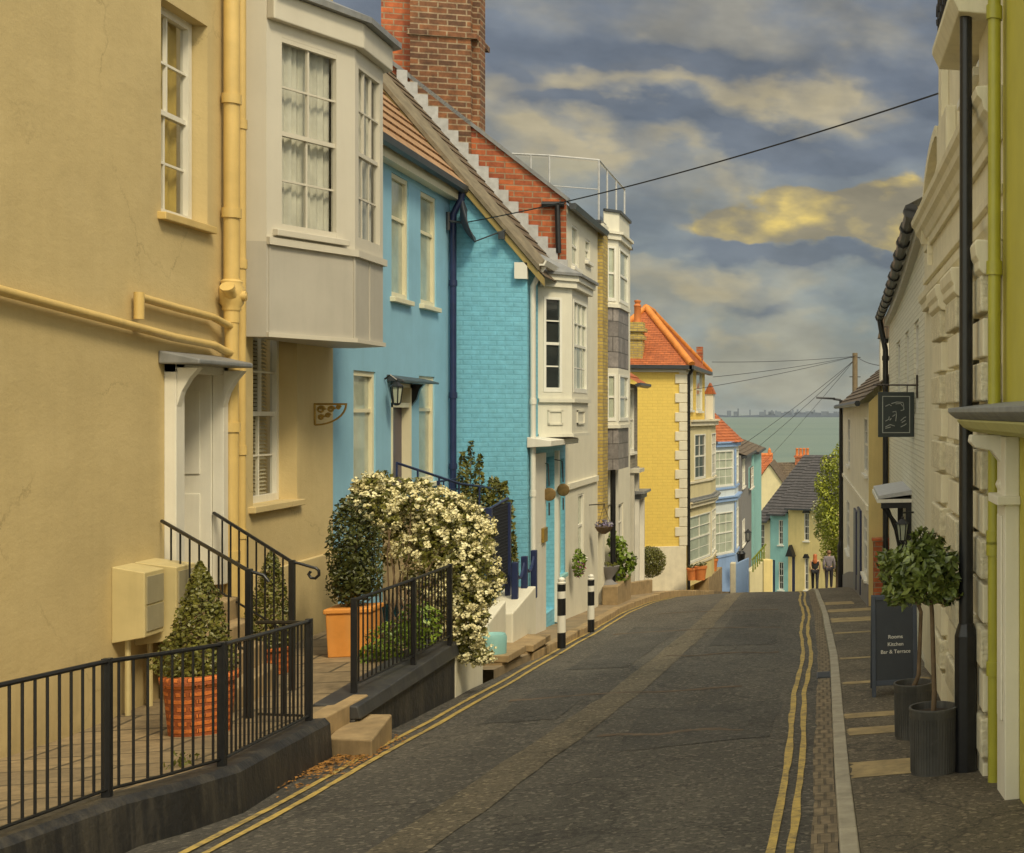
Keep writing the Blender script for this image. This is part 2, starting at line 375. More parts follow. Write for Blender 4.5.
# window: frame mesh > pane, curtain / blind / interior, sill
def window(par, F, u0, u1, v0, v1, d=-.14, cols=2, rt=2, rb=2, gl='dark', m=None, fw=.055, mw=.024, sill=True, split=.5, sm=None, name='window', label=None, bot=.08):
    m = m or WINW; b = MB()
    b.box(F, u0, u0+fw, v0, v1, d, d+.07); b.box(F, u1-fw, u1, v0, v1, d, d+.07)
    b.box(F, u0+fw, u1-fw, v1-fw, v1, d, d+.068); b.box(F, u0+fw, u1-fw, v0, v0+bot, d, d+.068)
    a, c, lo, hi = u0+fw, u1-fw, v0+bot, v1-fw
    vm = lo+(hi-lo)*split
    if split: b.box(F, a, c, vm-.025, vm+.025, d-.01, d+.05)
    for (l, h, r, dd) in ((lo, vm-.025, rb, -.012), (vm+.025 if split else lo, hi, rt, .01)):
        if r == 0 or h <= l: continue
        for k in range(1, cols): x = a+(c-a)*k/cols; b.box(F, x-mw/2, x+mw/2, l, h, d+.008+dd, d+.04+dd)
        for k in range(1, r): y = l+(h-l)*k/r; b.box(F, a, c, y-mw/2, y+mw/2, d+.01+dd, d+.042+dd)
    w = b.build(name, m, par)
    if label: w['label'] = label
    pf_ = [F.p(a, lo, d+.022), F.p(c, lo, d+.022), F.p(c, hi, d+.022), F.p(a, hi, d+.022)]
    if (pf_[1]-pf_[0]).cross(pf_[2]-pf_[0]).dot(F.n) < 0: pf_.reverse()
    g = MB(); g.noflip = True; g.face(pf_)
    if gl == 'dark': g.build('pane', DGLASS, w)
    elif gl == 'net': g.build('pane', GGLASS, w)
    else:
        g.build('pane', CLEAR, w)
        k = MB(); n = max(12, int((c-a)*45)); z = d-.07
        if gl == 'blind':
            q = int((hi-lo)/.045)
            for i in range(q):
                y = lo+(hi-lo)*i/q; k.face([F.p(a-.05, y, z+.02), F.p(c+.05, y, z+.02), F.p(c+.05, y+.034, z-.012), F.p(a-.05, y+.034, z-.012)])
            k.build('blind', BLIND, w)
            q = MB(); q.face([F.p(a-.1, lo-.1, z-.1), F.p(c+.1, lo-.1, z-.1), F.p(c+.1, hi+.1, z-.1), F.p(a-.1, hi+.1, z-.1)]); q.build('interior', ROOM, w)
        else:
            P = [(a-.06+(c-a+.12)*i/n, z+.022*math.sin(i*1.9)+.012*math.sin(i*.77)) for i in range(n+1)]
            for (p, q) in zip(P, P[1:]):
                k.face([F.p(p[0], lo-.1, p[1]), F.p(q[0], lo-.1, q[1]), F.p(q[0], hi+.1, q[1]), F.p(p[0], hi+.1, p[1])])
            k.build('curtain', CURTY if gl == 'warm' else CURT, w)
    if sill:
        sb = MB(); sb.box(F, u0-.07, u1+.07, v0-.075, v0-.002, d, .07); sb.build('sill', sm or m, w, bevel=.008)
    return w
def pipe(par, name, pts, r, m, collars=(), n=10):
    b = MB(); b.tube(pts, r, n)
    for c in collars: b.tube([Vector(c)-Vector((0, 0, .05)), Vector(c)+Vector((0, 0, .05))], r*1.25, n)
    return b.build(name, m, par, smooth=True)
def leaves(b, fn, n, size, rnd, elong=1.8):
    for _ in range(n):
        c, nrm = fn()
        d = (nrm*.7+Vector((rnd.gauss(0, 1), rnd.gauss(0, 1), rnd.gauss(0, 1)))*.6).normalized()
        t = d.cross(Vector((rnd.gauss(0, 1), rnd.gauss(0, 1), rnd.gauss(0, 1)))).normalized(); w = d.cross(t)
        s = size*rnd.uniform(.6, 1.3); l = s*elong
        b.face([c-t*l*.5, c+w*s*.5-d*s*.06, c+t*l*.5, c-w*s*.5-d*s*.06])
def in_ell(rnd, c, r, shell=.55):
    while True:
        v = Vector((rnd.uniform(-1, 1), rnd.uniform(-1, 1), rnd.uniform(-1, 1)))
        if shell < v.length < 1: break
    return Vector(c)+Vector((v.x*r[0], v.y*r[1], v.z*r[2])), v.normalized()
# ---------------------------------------------------------------- ground, road, pavements
def lerp(pts, Y):
    if Y <= pts[0][0]: return pts[0][1]
    for (a, b), (c, d) in zip(pts, pts[1:]):
        if Y <= c:
            t = (Y-a)/(c-a); t = t*t*(3-2*t)*.4+t*.6; return b+(d-b)*t
    return pts[-1][1]
XLp = [(0, -4.3), (13, -4.22), (20, -4.2), (24, -4.2), (28, -4.28), (33, -4.42), (37, -4.2), (44, -3.7), (52, -3.1), (60, -2.8), (76, -2.7), (90, -4)]
YLp = [(0, -3.7), (10, -3.79), (16.5, -3.89), (20, -3.97), (23.5, -4.07), (27, -4.13), (31, -4.26), (34, -4.24), (38, -4.0), (44, -3.5), (52, -2.85), (60, -2.5), (76, -2.4)]
KRp = [(0, .24), (10.4, .22), (19, .245), (27, .17), (36, .0), (45, -.22), (60, -.5), (76, -.5)]
XL = lambda y: lerp(XLp, y); YL = lambda y: lerp(YLp, y); KR = lambda y: lerp(KRp, y)
rn = random.Random(3)
def zroad(x, y):
    a, b = XL(y), KR(y); t = (x-a)/(b-a)
    return zr(y)+.05*(1-(2*t-1)**2)-.02+.006*math.sin(y*1.7+x*2.1)
YS = [2+.5*i for i in range(165)]
b = MB()
for y0, y1 in zip(YS, YS[1:]):
    for k in range(14):
        def q(y, k): x = XL(y)+(KR(y)-.11-XL(y))*k/14; return Vector((x, y, zroad(x, y)))
        b.mesh([q(y0, k), q(y0, k+1), q(y1, k+1), q(y1, k)], [(0, 1, 2, 3)])
def asphalt(name, c, light, sc=1.0, worn=.5):
    m, nt, bs = newmat(name); tc = N(nt, 'ShaderNodeTexCoord').outputs['Object']
    n0 = noise(nt, stretch(nt, tc, (1.2, .35, 1)), .9*sc, 5, .6)
    o = ramp(nt, n0.outputs[0], [(.3, tuple(x*.72 for x in c)), (.52, c), (.75, light)]).outputs[0]
    n1 = noise(nt, tc, 55, 5, .85)
    f = ramp(nt, n1.outputs[0], [(.34, (.5,)*3), (.66, (1.55,)*3)]).outputs[0]
    o = mixc(nt, 1.0, o, f, 'MULTIPLY')
    st = N(nt, 'ShaderNodeTexVoronoi'); st.inputs['Scale'].default_value = 38; nt.links.new(tc, st.inputs['Vector'])
    ch = N(nt, 'ShaderNodeSeparateColor'); nt.links.new(st.outputs['Color'], ch.inputs[0])
    o = mixc(nt, ramp(nt, ch.outputs[0], [(.80, (0, 0, 0)), (.97, (.75,)*3)]).outputs[0], o, tuple(x*1.9 for x in light))
    o = mixc(nt, ramp(nt, ch.outputs[1], [(.78, (0, 0, 0)), (.95, (.7,)*3)]).outputs[0], o, tuple(x*.4 for x in c))
    n2 = noise(nt, tc, 3.5, 8, .75)
    o = mixc(nt, ramp(nt, n2.outputs[0], [(.55, (0, 0, 0)), (.75, (worn,)*3)]).outputs[0], o, tuple(x*1.5 for x in light))
    vo = N(nt, 'ShaderNodeTexVoronoi', feature='DISTANCE_TO_EDGE'); vo.inputs['Scale'].default_value = .55
    wv = N(nt, 'ShaderNodeVectorMath'); nt.links.new(tc, wv.inputs[0])
    sv = N(nt, 'ShaderNodeVectorMath', operation='SCALE'); sv.inputs['Scale'].default_value = .8
    nt.links.new(noise(nt, tc, 1.4, 6, .7).outputs['Color'], sv.inputs[0]); nt.links.new(sv.outputs[0], wv.inputs[1])
    nt.links.new(wv.outputs[0], vo.inputs['Vector'])
    o = mixc(nt, ramp(nt, vo.outputs['Distance'], [(.003, (.75,)*3), (.012, (0, 0, 0))]).outputs[0], o, tuple(x*.35 for x in c))
    nt.links.new(o, bs.inputs['Base Color']); bs.inputs['Roughness'].default_value = .78
    bump(nt, bs, noise(nt, tc, 60, 5, .85).outputs[0], .9, .02); MT[name] = m; return m
ASPH = asphalt('asphalt', (.096, .086, .070), (.145, .128, .098))
ASPHD = asphalt('dark_asphalt_patch', (.080, .073, .061), (.108, .098, .080), 2)
ASPHL = asphalt('pale_trench_patch', (.155, .128, .084), (.20, .165, .107), 2)
PAVT = asphalt('pavement_tarmac', (.125, .103, .070), (.175, .143, .095), 2)
struct(b.build('road', ASPH, loc=(0, 0, 0), smooth=True))
def strip(name, m, fx0, fx1, y0, y1, dz, step=.5, jit=0, zf=zroad):
    b = MB(); y = y0; prev = None
    while y <= y1+1e-6:
        j = rn.uniform(-jit, jit); j2 = rn.uniform(-jit, jit)
        x0, x1 = fx0(y)+j, fx1(y)+j2; cur = (Vector((x0, y, zf(x0, y)+dz)), Vector((x1, y, zf(x1, y)+dz)))
        if prev: b.mesh([prev[0], prev[1], cur[1], cur[0]], [(0, 1, 2, 3)])
        prev = cur; y += step
    return struct(b.build(name, m, loc=(0, 0, 0), uvs=True))
TRp = [(8, -2.55), (11, -2.4), (17, -2.2), (25, -2.15), (32, -2.2), (40, -2.3), (50, -2.2)]
strip('road_patch', ASPHL, lambda y: lerp(TRp, y)-.18, lambda y: lerp(TRp, y)+.2, 6, 48, .005, .5, .015)
def patch(pts, m, dz):
    q = []
    for (a, c) in zip(pts, pts[1:]+pts[:1]):
        for k in range(6):
            t = k/6; x = a[0]+(c[0]-a[0])*t; y = a[1]+(c[1]-a[1])*t
            q.append((x+rn.uniform(-.02, .02), y+rn.uniform(-.03, .03)))
    cx = sum(p[0] for p in q)/len(q); cy = sum(p[1] for p in q)/len(q); b = MB()
    def V(t, p): x, y = cx+(p[0]-cx)*t, cy+(p[1]-cy)*t; return Vector((x, y, zroad(x, y)+dz))
    for i in range(len(q)):
        p, r = q[i], q[(i+1) % len(q)]
        for k in range(5):
            t0, t1 = k/5, (k+1)/5
            b.face([V(t0, p), V(t1, p), V(t1, r), V(t0, r)] if k else [V(0, p), V(t1, p), V(t1, r)])
    struct(b.build('road_patch', m, loc=(0, 0, 0)))
patch([(-3.35, 19.5), (-2.55, 19.3), (-2.5, 26), (-3.45, 27)], ASPHD, .004)
patch([(-3.3, 14.6), (-2.6, 14.5), (-2.55, 17.0), (-3.3, 17.4)], ASPHD, .004)
patch([(-1.7, 12.2), (-.45, 12.6), (-.4, 15.2), (-1.8, 14.8)], ASPHD, .004)
patch([(-1.7, 22), (-.7, 22), (-.75, 29), (-1.75, 29)], ASPHD, .004)
def linemat(name, c):
    m, nt, bs = newmat(name); tc = N(nt, 'ShaderNodeTexCoord').outputs['Object']
    n = noise(nt, tc, 9, 9, .8)
    o = mixc(nt, ramp(nt, n.outputs[0], [(.44, (.1,)*3), (.62, (.9,)*3)]).outputs[0], c, (.13, .105, .065))
    nt.links.new(o, bs.inputs['Base Color']); bs.inputs['Roughness'].default_value = .7; MT[name] = m; return m
YLINE = linemat('worn_yellow_line', (.60, .42, .10))
for o in (-.035, .115): strip('road_marking', YLINE, lambda y: YL(y)+o-.027, lambda y: YL(y)+o+.027, 6, 70, .009, .4, .006)
for o in (-.50, -.385): strip('road_marking', YLINE, lambda y: KR(y)+o-.026+.02*math.sin(y*.7)+.006*math.sin(y*3.1), lambda y: KR(y)+o+.026+.02*math.sin(y*.7)+.005*math.sin(y*2.3), 6, 70, .009, .4, .006)
SETT = brick('gutter_setts', (.25, .19, .11), (.20, .152, .09), (.13, .10, .062), .085, .27, .012, .8, .012, .8, var=.6, off=.5)
GRAN = mat('granite_kerb', (.36, .32, .24), .8, .25, 5, .3, 60, streak=.4)
zg = lambda x, y: zroad(KR(y)-.11, y)
strip('gutter', SETT, lambda y: KR(y)-.275, lambda y: KR(y)-.112, 4, 70, .008, .25, .008, zg)
FARX = lambda y: lerp([(0, 1.6), (29, 1.62), (29.6, 1.1), (45, .82), (75, 1.2)], y)
zp = lambda y: zroad(KR(y)-.11, y)+.085
b = MB(); y = 3.0
while y < 70:                                                # kerb stones butted end to end
    y2 = y+.9; F = FX(0)
    c = [(KR(t)-o, t, h) for t in (y+.006, y2-.006) for o, h in ((.11, 0), (0, 0))]
    lo = lambda x, t: Vector((x, t, zp(t)-.25)); hi = lambda x, t: Vector((x, t, zp(t)+.006))
    p = [(KR(y+.006)-.11, y+.006), (KR(y+.006), y+.006), (KR(y2-.006), y2-.006), (KR(y2-.006)-.11, y2-.006)]
    b.hexa([lo(*k) for k in p]+[hi(*k) for k in p]); y = y2
struct(b.build('kerb', GRAN, loc=(0, 0, 0), bevel=.012))
zpx = lambda x, y: zp(y)+.01*(x-KR(y))
strip('pavement', PAVT, lambda y: KR(y)+.002, FARX, 3, 78, 0, .5, 0, zpx)
BAND = mat('ochre_paving_band', (.37, .275, .13), .85, .35, 5, .5, 40, streak=.8, dirt=(.15, .12, .075))
for px_y, w in ((764, .62), (727.5, .42), (711, .34), (679.5, .24), (655, .18), (630, .28), (617, 1.0), (607.5, .9), (600.5, 1.2)):
    yy = at_g(880, px_y, .1).y
    strip('pavement_band', BAND, lambda y: KR(y)+.012, lambda y: FARX(y)-.35, yy-w/2, yy+w/2, .004, w/8, .03, zpx)
GROUND = mat('ground_grass_earth', (.10, .095, .04), .95, .4, .3, .4, 3)
b = MB(); gy = [-40, 0, 20, 40, 60, 80, 100, 130, 180, 230]
for y0, y1 in zip(gy, gy[1:]):
    for x0, x1 in ((-220, -60), (-60, -4), (-4, 4), (4, 60), (60, 220)):
        g = lambda x, y: Vector((x, y, max(-50, (zr(y) if y > 0 else -2)-.5)))
        b.mesh([g(x0, y0), g(x1, y0), g(x1, y1), g(x0, y1)], [(0, 1, 2, 3)])
struct(b.build('ground', GROUND, loc=(0, 0, 0)))
# sea and far shore
m, nt, bs = newmat('sea_water'); tc = N(nt, 'ShaderNodeTexCoord').outputs['Object']
n1 = noise(nt, stretch(nt, tc, (.0006, .0022, 1)), 1, 5, .6)
nt.links.new(ramp(nt, n1.outputs[0], [(.35, (.115, .175, .145)), (.55, (.16, .215, .165)), (.7, (.13, .20, .175))]).outputs[0], bs.inputs['Base Color'])
bs.inputs['Roughness'].default_value = .35
bump(nt, bs, noise(nt, stretch(nt, tc, (.05, .12, 1)), 1, 6, .7).outputs[0], .5, 1.5)
b = MB(); b.face([(-14500, 150, -30), (14500, 150, -30), (14500, 21000, -30), (-14500, 21000, -30)])
struct(b.build('sea', m, loc=(0, 0, -30), uvs=False))
SHORE = mat('far_shore_haze_tint', (.05, .068, .095), .95, .25, .004, 0)  # land colour has blue distance haze painted into it
b = MB(); r2 = random.Random(11); prev = None
for i in range(140):
    x = -6500+i*70; h = 26+10*math.sin(i*.21)+7*math.sin(i*.63+1)+r2.uniform(-3, 3)
    cur = (x, h)
    if prev:
        a = [(prev[0], 9500, -31), (x, 9500, -31), (x, 9700, -30+h), (prev[0], 9700, -30+prev[1])]
        k = [(x, 10900, -31), (prev[0], 10900, -31)]
        b.face(a); b.face([a[3], a[2], k[0], k[1]])
    prev = cur
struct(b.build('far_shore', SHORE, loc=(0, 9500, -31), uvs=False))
SHB = mat('far_port_haze_tint', (.12, .145, .18), .9, .3, .01, 0)  # same painted haze tint in the colour of the blocks
b = MB()
for i in range(70):
    px = r2.uniform(600, 900); d = ray(px, 413); q = d*(9600/d.y)
    w, h = r2.choice([(25, 14), (40, 10), (12, 24), (8, 34)]); h *= r2.uniform(.6, 1.2)
    if abs(px-796) < 20 or abs(px-770) < 9 or abs(px-830) < 10 or r2.random() < .3:
        b.box(FY(9600+i*2.3), q.x, q.x+w, -20, 4+h*.75, 0, 20+i*.3)
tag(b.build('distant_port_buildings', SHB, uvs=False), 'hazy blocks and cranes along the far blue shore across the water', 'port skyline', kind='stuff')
for px, h in ((784, 26), (830, 40), (744, 22)):
    pass

SEAM = mat('brown_road_seam', (.12, .085, .055), .85, .4, 6, .4, 40)
for y_, x0_, x1_ in ((13.1, -2.0, -.7), (16.4, -3.4, -.9), (20.6, -2.2, -.6), (25.5, -3.6, -.7), (30.5, -3.4, -.9)):
    b = MB(); pr = None
    for k in range(24):
        x = x0_+(x1_-x0_)*k/23; y = y_+.08*math.sin(k*.45+y_)+rn.uniform(-.02, .02); w_ = rn.uniform(.02, .06)
        cur = (Vector((x, y-w_, zroad(x, y)+.0075)), Vector((x, y+w_, zroad(x, y)+.0075)))
        if pr: b.mesh([pr[0], cur[0], cur[1], pr[1]], [(0, 1, 2, 3)])
        pr = cur
    struct(b.build('road_seam', SEAM, loc=(0, 0, 0)))
# haze over the water: one closed box of thin air round everything
m, nt, bs = newmat('thin_haze'); nt.nodes.remove(bs); pv = N(nt, 'ShaderNodeVolumePrincipled'); pv.inputs['Density Attribute'].default_value = ''; pv.inputs['Temperature Attribute'].default_value = ''; m.cycles.homogeneous_volume = True; pv.inputs['Density'].default_value = 2.4e-5; pv.inputs['Color'].default_value = (.80, .86, .92, 1); pv.inputs['Anisotropy'].default_value = .2
nt.links.new(pv.outputs[0], nt.nodes['Material Output'].inputs['Volume'])
b = MB(); b.box(FY(-300), -15000, 15000, -58, 45, 0, -21500); tag(b.build('haze', m, uvs=False), 'thin pale sea haze filling the air over street and water', 'haze', kind='stuff')
# ---------------------------------------------------------------- left side: terrace, kerb walls, railings
ZT = lambda y: lerp([(4, -2.24), (9.5, -2.47), (13, -2.71), (19.5, -2.74)], y)
def at_t(px, py, o=.03):
    z = -2.6
    for _ in range(12): z = ZT(at_z(px, py, z).y)+o
    return at_z(px, py, z)
RPX = [at_t(*q) for q in ((107, 797), (160, 784), (222, 766), (264, 744), (309, 721))]
KW = [(RPX[0].x-.62, 6.6), (RPX[0].x-.22, 8.2)]+[(p.x+.12, p.y-.02) for p in RPX[:-1]]+[(RPX[-1].x+.13, RPX[-1].y+.1)]
KE = KW[-1][1]
b = MB()
ins = [(p[0]-.30, p[1]-.05) for p in KW]
b2 = []
def tz(p, o=0): return Vector((p[0], p[1], ZT(p[1])+o))
# terrace top triangulated in strips of Y
ys = sorted({4, 5, 6, 7.2, 8.4, 9.4, 10.3, 11.3, 12.0, KE, 13.4, 14.3, 15, 16, 17, 18, 19.2})
def xt(y):
    if y < 7.2: return -5.6
    if y <= KE: return lerp([(p[1], p[0]-.2) for p in KW], y)
    if y <= 14.3: return -4.34
    return -4.5
for y0, y1 in zip(ys, ys[1:]):
    e = 1e-3; xa, xb = xt(y0+e), xt(y1-e)
    b.mesh([(-6.1, y0, ZT(y0)), (xa, y0, ZT(y0)), (xb, y1, ZT(y1)), (-6.1, y1, ZT(y1)),
            (-6.1, y0, ZT(y0)-.9), (xa, y0, ZT(y0)-.9), (xb, y1, ZT(y1)-.9), (-6.1, y1, ZT(y1)-.9)],
           [(0, 1, 2, 3), (1, 5, 6, 2), (0, 4, 5, 1), (3, 2, 6, 7)])
FLAG = brick('flagstone_terrace', (.30, .22, .12), (.22, .165, .095), (.09, .07, .04), .9, .6, .02, .85, .008, .6, var=.45)
struct(b.build('terrace', FLAG, loc=(0, 0, 0)))
# curved black kerb wall
b = MB()
for (p, q) in zip(KW, KW[1:]):
    def sec(p, t):
        x, y = p; zt, zb = ZT(y)+.03, zr(y)-.2
        return [Vector((x-.24, y, zb)), Vector((x+.03, y, zb)), Vector((x, y, zt-.05)), Vector((x-.04, y, zt)), Vector((x-.24, y, zt))]
    a, c = sec(p, 0), sec(q, 1)
    b.mesh(a+c, [(i, (i+1) % 5, 5+(i+1) % 5, 5+i) for i in range(5)])
b.face(sec(KW[0], 0)); b.face(sec(KW[-1], 0))
tag(b.build('kerb_wall', BLACKW), 'curved black-painted kerb wall below the nearest iron railing', 'wall', 'black painted low walls')
# railing helper
def railing(root, pts, h, posts, bar=.1, post_r=.024, br=.008, zb=.05, ptop=.02, mm=BLACK, post_h=None):
    # pts: polyline of foot points (Vector); posts: parameters (index floats) where posts stand
    P = [Vector(p) for p in pts]; L = [0]
    for a, c in zip(P, P[1:]): L.append(L[-1]+(c-a).length)
    def at(l):
        for i in range(len(P)-1):
            if l <= L[i+1]+1e-9: t = (l-L[i])/(L[i+1]-L[i]); return P[i].lerp(P[i+1], t)
        return P[-1]
    n = max(2, int(L[-1]/.15)); Z = Vector((0, 0, 1))
    line = lambda o: [at(L[-1]*i/n)+Z*o for i in range(n+1)]
    for nm, o, r in (('top_rail', h, .017), ('bottom_rail', zb, .012)):
        t = MB(); t.tube(line(o), r, 6); t.build(nm, mm, root, smooth=True)
    t = MB(); k = int(L[-1]/bar)
    for i in range(1, k): p = at(L[-1]*i/k); t.tube([p+Z*zb, p+Z*h], br, 6)
    t.build('bars', mm, root, smooth=True)
    for l in posts:
        p = at(L[-1]*l); t = MB(); t.box(Fr((p.x, p.y, 0), (1, 0, 0), (0, -1, 0)), -post_r, post_r, p.z-.06, p.z+h+ptop, -post_r, post_r)
        t.build('post', mm, root, bevel=.004)
rp = [(RPX[0].x-.5, 7.0), (RPX[0].x-.2, 8.4)]
rp = [Vector((x, y, ZT(y)+.03)) for x, y in rp]+RPX
t = thing('iron_railing', 'long curved black iron railing on the black kerb wall in front of the brick-pattern pot', 'railing', rp[3], 'iron railings before the cream house')
LR = [0]
for a_, c_ in zip(rp, rp[1:]): LR.append(LR[-1]+(c_-a_).length)
railing(t, rp, .87, (LR[2]/LR[-1], LR[4]/LR[-1], 1))
p1, p2 = RPX[-1].copy(), at_t(249, 720, 0)
t = thing('side_railing', 'short black iron return panel between the curved railing and the handrail post', 'railing', p1, 'iron railings before the cream house')
railing(t, [p1+Vector((-.05, 0, 0)), p2+Vector((.06, 0, 0))], .86, (), .11)
# front steps and sloping handrails
DZ = -1.78                                                   # door threshold
HR = [((162, 521), (248, 572), 249, 718), ((214, 513), (300, 563), 292, 690)]
feet = []
CWX = -6.05
for i, (wp, ep, fx, fy) in enumerate(HR):
    foot = at_t(fx, fy, 0); w = at_x(wp[0], wp[1], CWX+.02)
    e = Vector((foot.x, foot.y, at_y(fx, ep[1]-1, foot.y).z))
    t = thing('handrail', ['nearer sloping black iron handrail from the white front door to the big pot', 'farther sloping black iron handrail with scrolled end beside the front door steps'][i], 'handrail', foot, 'handrails of the front steps')
    q = MB(); q.tube([w, e], .017, 8)
    if i == 1:
        sc = [e+Vector((.02+.16*k/4, 0, -.06*k/4)) for k in range(1, 5)]; c = sc[-1]+Vector((0, 0, -.06))
        sc += [c+Vector((.06*math.cos(a)*(1-a2), 0, .06*math.sin(a)*(1-a2))) for a, a2 in ((1.2, 0), (.5, .05), (-.3, .1), (-1.2, .15), (-2, .25), (-3, .35), (-4, .5))]
        q.tube([e]+sc, .014, 8)
    else: q.tube([e, e+Vector((.12, -.02, -.04)), e+Vector((.16, -.02, -.1))], .015, 8)
    q.build('top_rail', BLACK, t, smooth=True)
    q = MB(); q.tube([w+Vector((0, 0, -.78)), e+Vector((0, 0, -.72))], .011, 6); q.build('bottom_rail', BLACK, t, smooth=True)
    q = MB()
    for k in range(1, 9): a = w.lerp(e, k/9); q.tube([a, a+Vector((0, 0, -.76))], .008, 6)
    q.build('bars', BLACK, t, smooth=True)
    q = MB(); q.box(Fr((foot.x, foot.y, 0), (1, 0, 0), (0, -1, 0)), -.025, .025, foot.z-.05, e.z+.02, -.025, .025); q.build('post', BLACK, t, bevel=.006)
    feet.append(foot)
WP = [at_x(163, 521, -6.03), at_x(214, 513, -6.03)]
b = MB()
for k in range(4):                                           # treads fan between the two handrails
    t1 = .30+.17*(3-k); top = ZT(14)+(DZ-ZT(14))*(k+1)/4.5
    P0, P1 = Vector((-6.04, WP[0].y-.05, 0)), Vector((-6.04, WP[1].y+.1, 0)); Q0, Q1 = Vector((*P0.lerp(Vector((feet[0].x, feet[0].y+.06, 0)), t1).xy, 0)), Vector((*P1.lerp(Vector((feet[1].x, feet[1].y+.06, 0)), t1).xy, 0))
    z0, z1 = Vector((0, 0, -2.9 if k == 0 else top-.235)), Vector((0, 0, top)); b.hexa([P0+z0, Q0+z0, Q1+z0, P1+z0, P0+z1, Q0+z1, Q1+z1, P1+z1])
tag(b.build('door_steps', STEP, bevel=.015), 'flight of worn stone steps rising to the white front door between handrails', 'steps')
# gap in the wall: threshold slab and street step
def slab_px(name, m, pts, z, h, **k):
    b = MB(); b.slab([Vector((p[0], p[1], z)) for p in pts], h); return b.build(name, m, bevel=.015, **k)
U = [at_z(px, py, ZT(13.5)+.004) for px, py in ((316, 722), (357, 692), (358, 700), (322, 735))]
q_ = [(-4.40, KE+.02), (-4.24, KE+.02), (-4.18, 14.2), (-4.40, 14.25)]
tag(slab_px('stone_step', STEP, q_, ZT(13.5)+.006, .2), 'upper stone slab at the gap between the two black walls', 'step', 'stone steps along the left kerb')
z_ = zr(13.6)+.2
q_ = [at_z(px, py, z_) for px, py in ((353, 714), (392, 714), (372, 740), (327, 738))]
tag(slab_px('stone_step', STEP, [(p.x, p.y) for p in q_], z_, .35), 'lower worn stone step standing on the road edge by the black walls', 'step', 'stone steps along the left kerb')
# second black wall with its railing
RF = [at_t(354, 690, .04), at_t(412, 661, .06), at_t(450, 640, .08)]
XB = -4.16; F = FX(XB)
b = MB(); ya, yb = at_x(355, 700, XB).y, at_x(455, 670, XB).y; zw = lambda y: ZT(y)+.0
b.hexa([F.p(ya, -3.5, -.32), F.p(yb, -3.8, -.32), F.p(yb, zw(yb)-.14, -.32), F.p(ya, zw(ya)-.14, -.32), F.p(ya, -3.5, 0), F.p(yb, -3.8, 0), F.p(yb, zw(yb)-.14, 0), F.p(ya, zw(ya)-.14, 0)])
w = b.build('kerb_wall', BLACKW, bevel=.01); tag(w, 'straight black-painted wall with sloping cap below the second railing', 'wall', 'black painted low walls')
b = MB(); b.hexa([F.p(ya, zw(ya)-.14, -.40), F.p(yb, zw(yb)-.14, -.40), F.p(yb, zw(yb)+.07, -.34), F.p(ya, zw(ya)+.03, -.34), F.p(ya, zw(ya)-.14, .05), F.p(yb, zw(yb)-.14, .05), F.p(yb, zw(yb)+.02, .02), F.p(ya, zw(ya)-.02, .02)])
b.build('coping', mat('dark_coping_paint', (.035, .036, .04), .5, .3, 4, .3, 20, streak=.4, dirt=(.14, .13, .1)), w, bevel=.012)
t = thing('iron_railing', 'straight black iron railing on the sloping capped wall in front of the orange box planter', 'railing', RF[0], 'iron railings before the cream house')
railing(t, RF, .87, (0, .55, 1), .1)
YWB = yb
# white end wall and further low walls, steps, posts
def lowwall(pts, zb, zt0, zt1, label, m=PLASTER):
    (x0, y0), (x1, y1), th = pts; d = Vector((x1-x0, y1-y0, 0)).normalized(); n = Vector((-d.y, d.x, 0))*th
    A, B = Vector((x0, y0, 0)), Vector((x1, y1, 0)); q = []
    for z0, z1 in ((zb, zb),):
        q += [A+Vector((0, 0, z0)), B+Vector((0, 0, z1)), B+n+Vector((0, 0, z1)), A+n+Vector((0, 0, z0))]
    q += [A+Vector((0, 0, zt0)), B+Vector((0, 0, zt1)), B+n+Vector((0, 0, zt1)), A+n+Vector((0, 0, zt0))]
    b = MB(); b.hexa(q); return tag(b.build('low_wall', m, bevel=.02), label, 'wall', 'low walls along the left kerb')
lowwall(((XB, YWB+.02), (-4.24, at_x(483, 670, -4.24).y), .3), -3.9, -2.9, -3.0, 'grey-white low wall stub under the hanging white blossom')
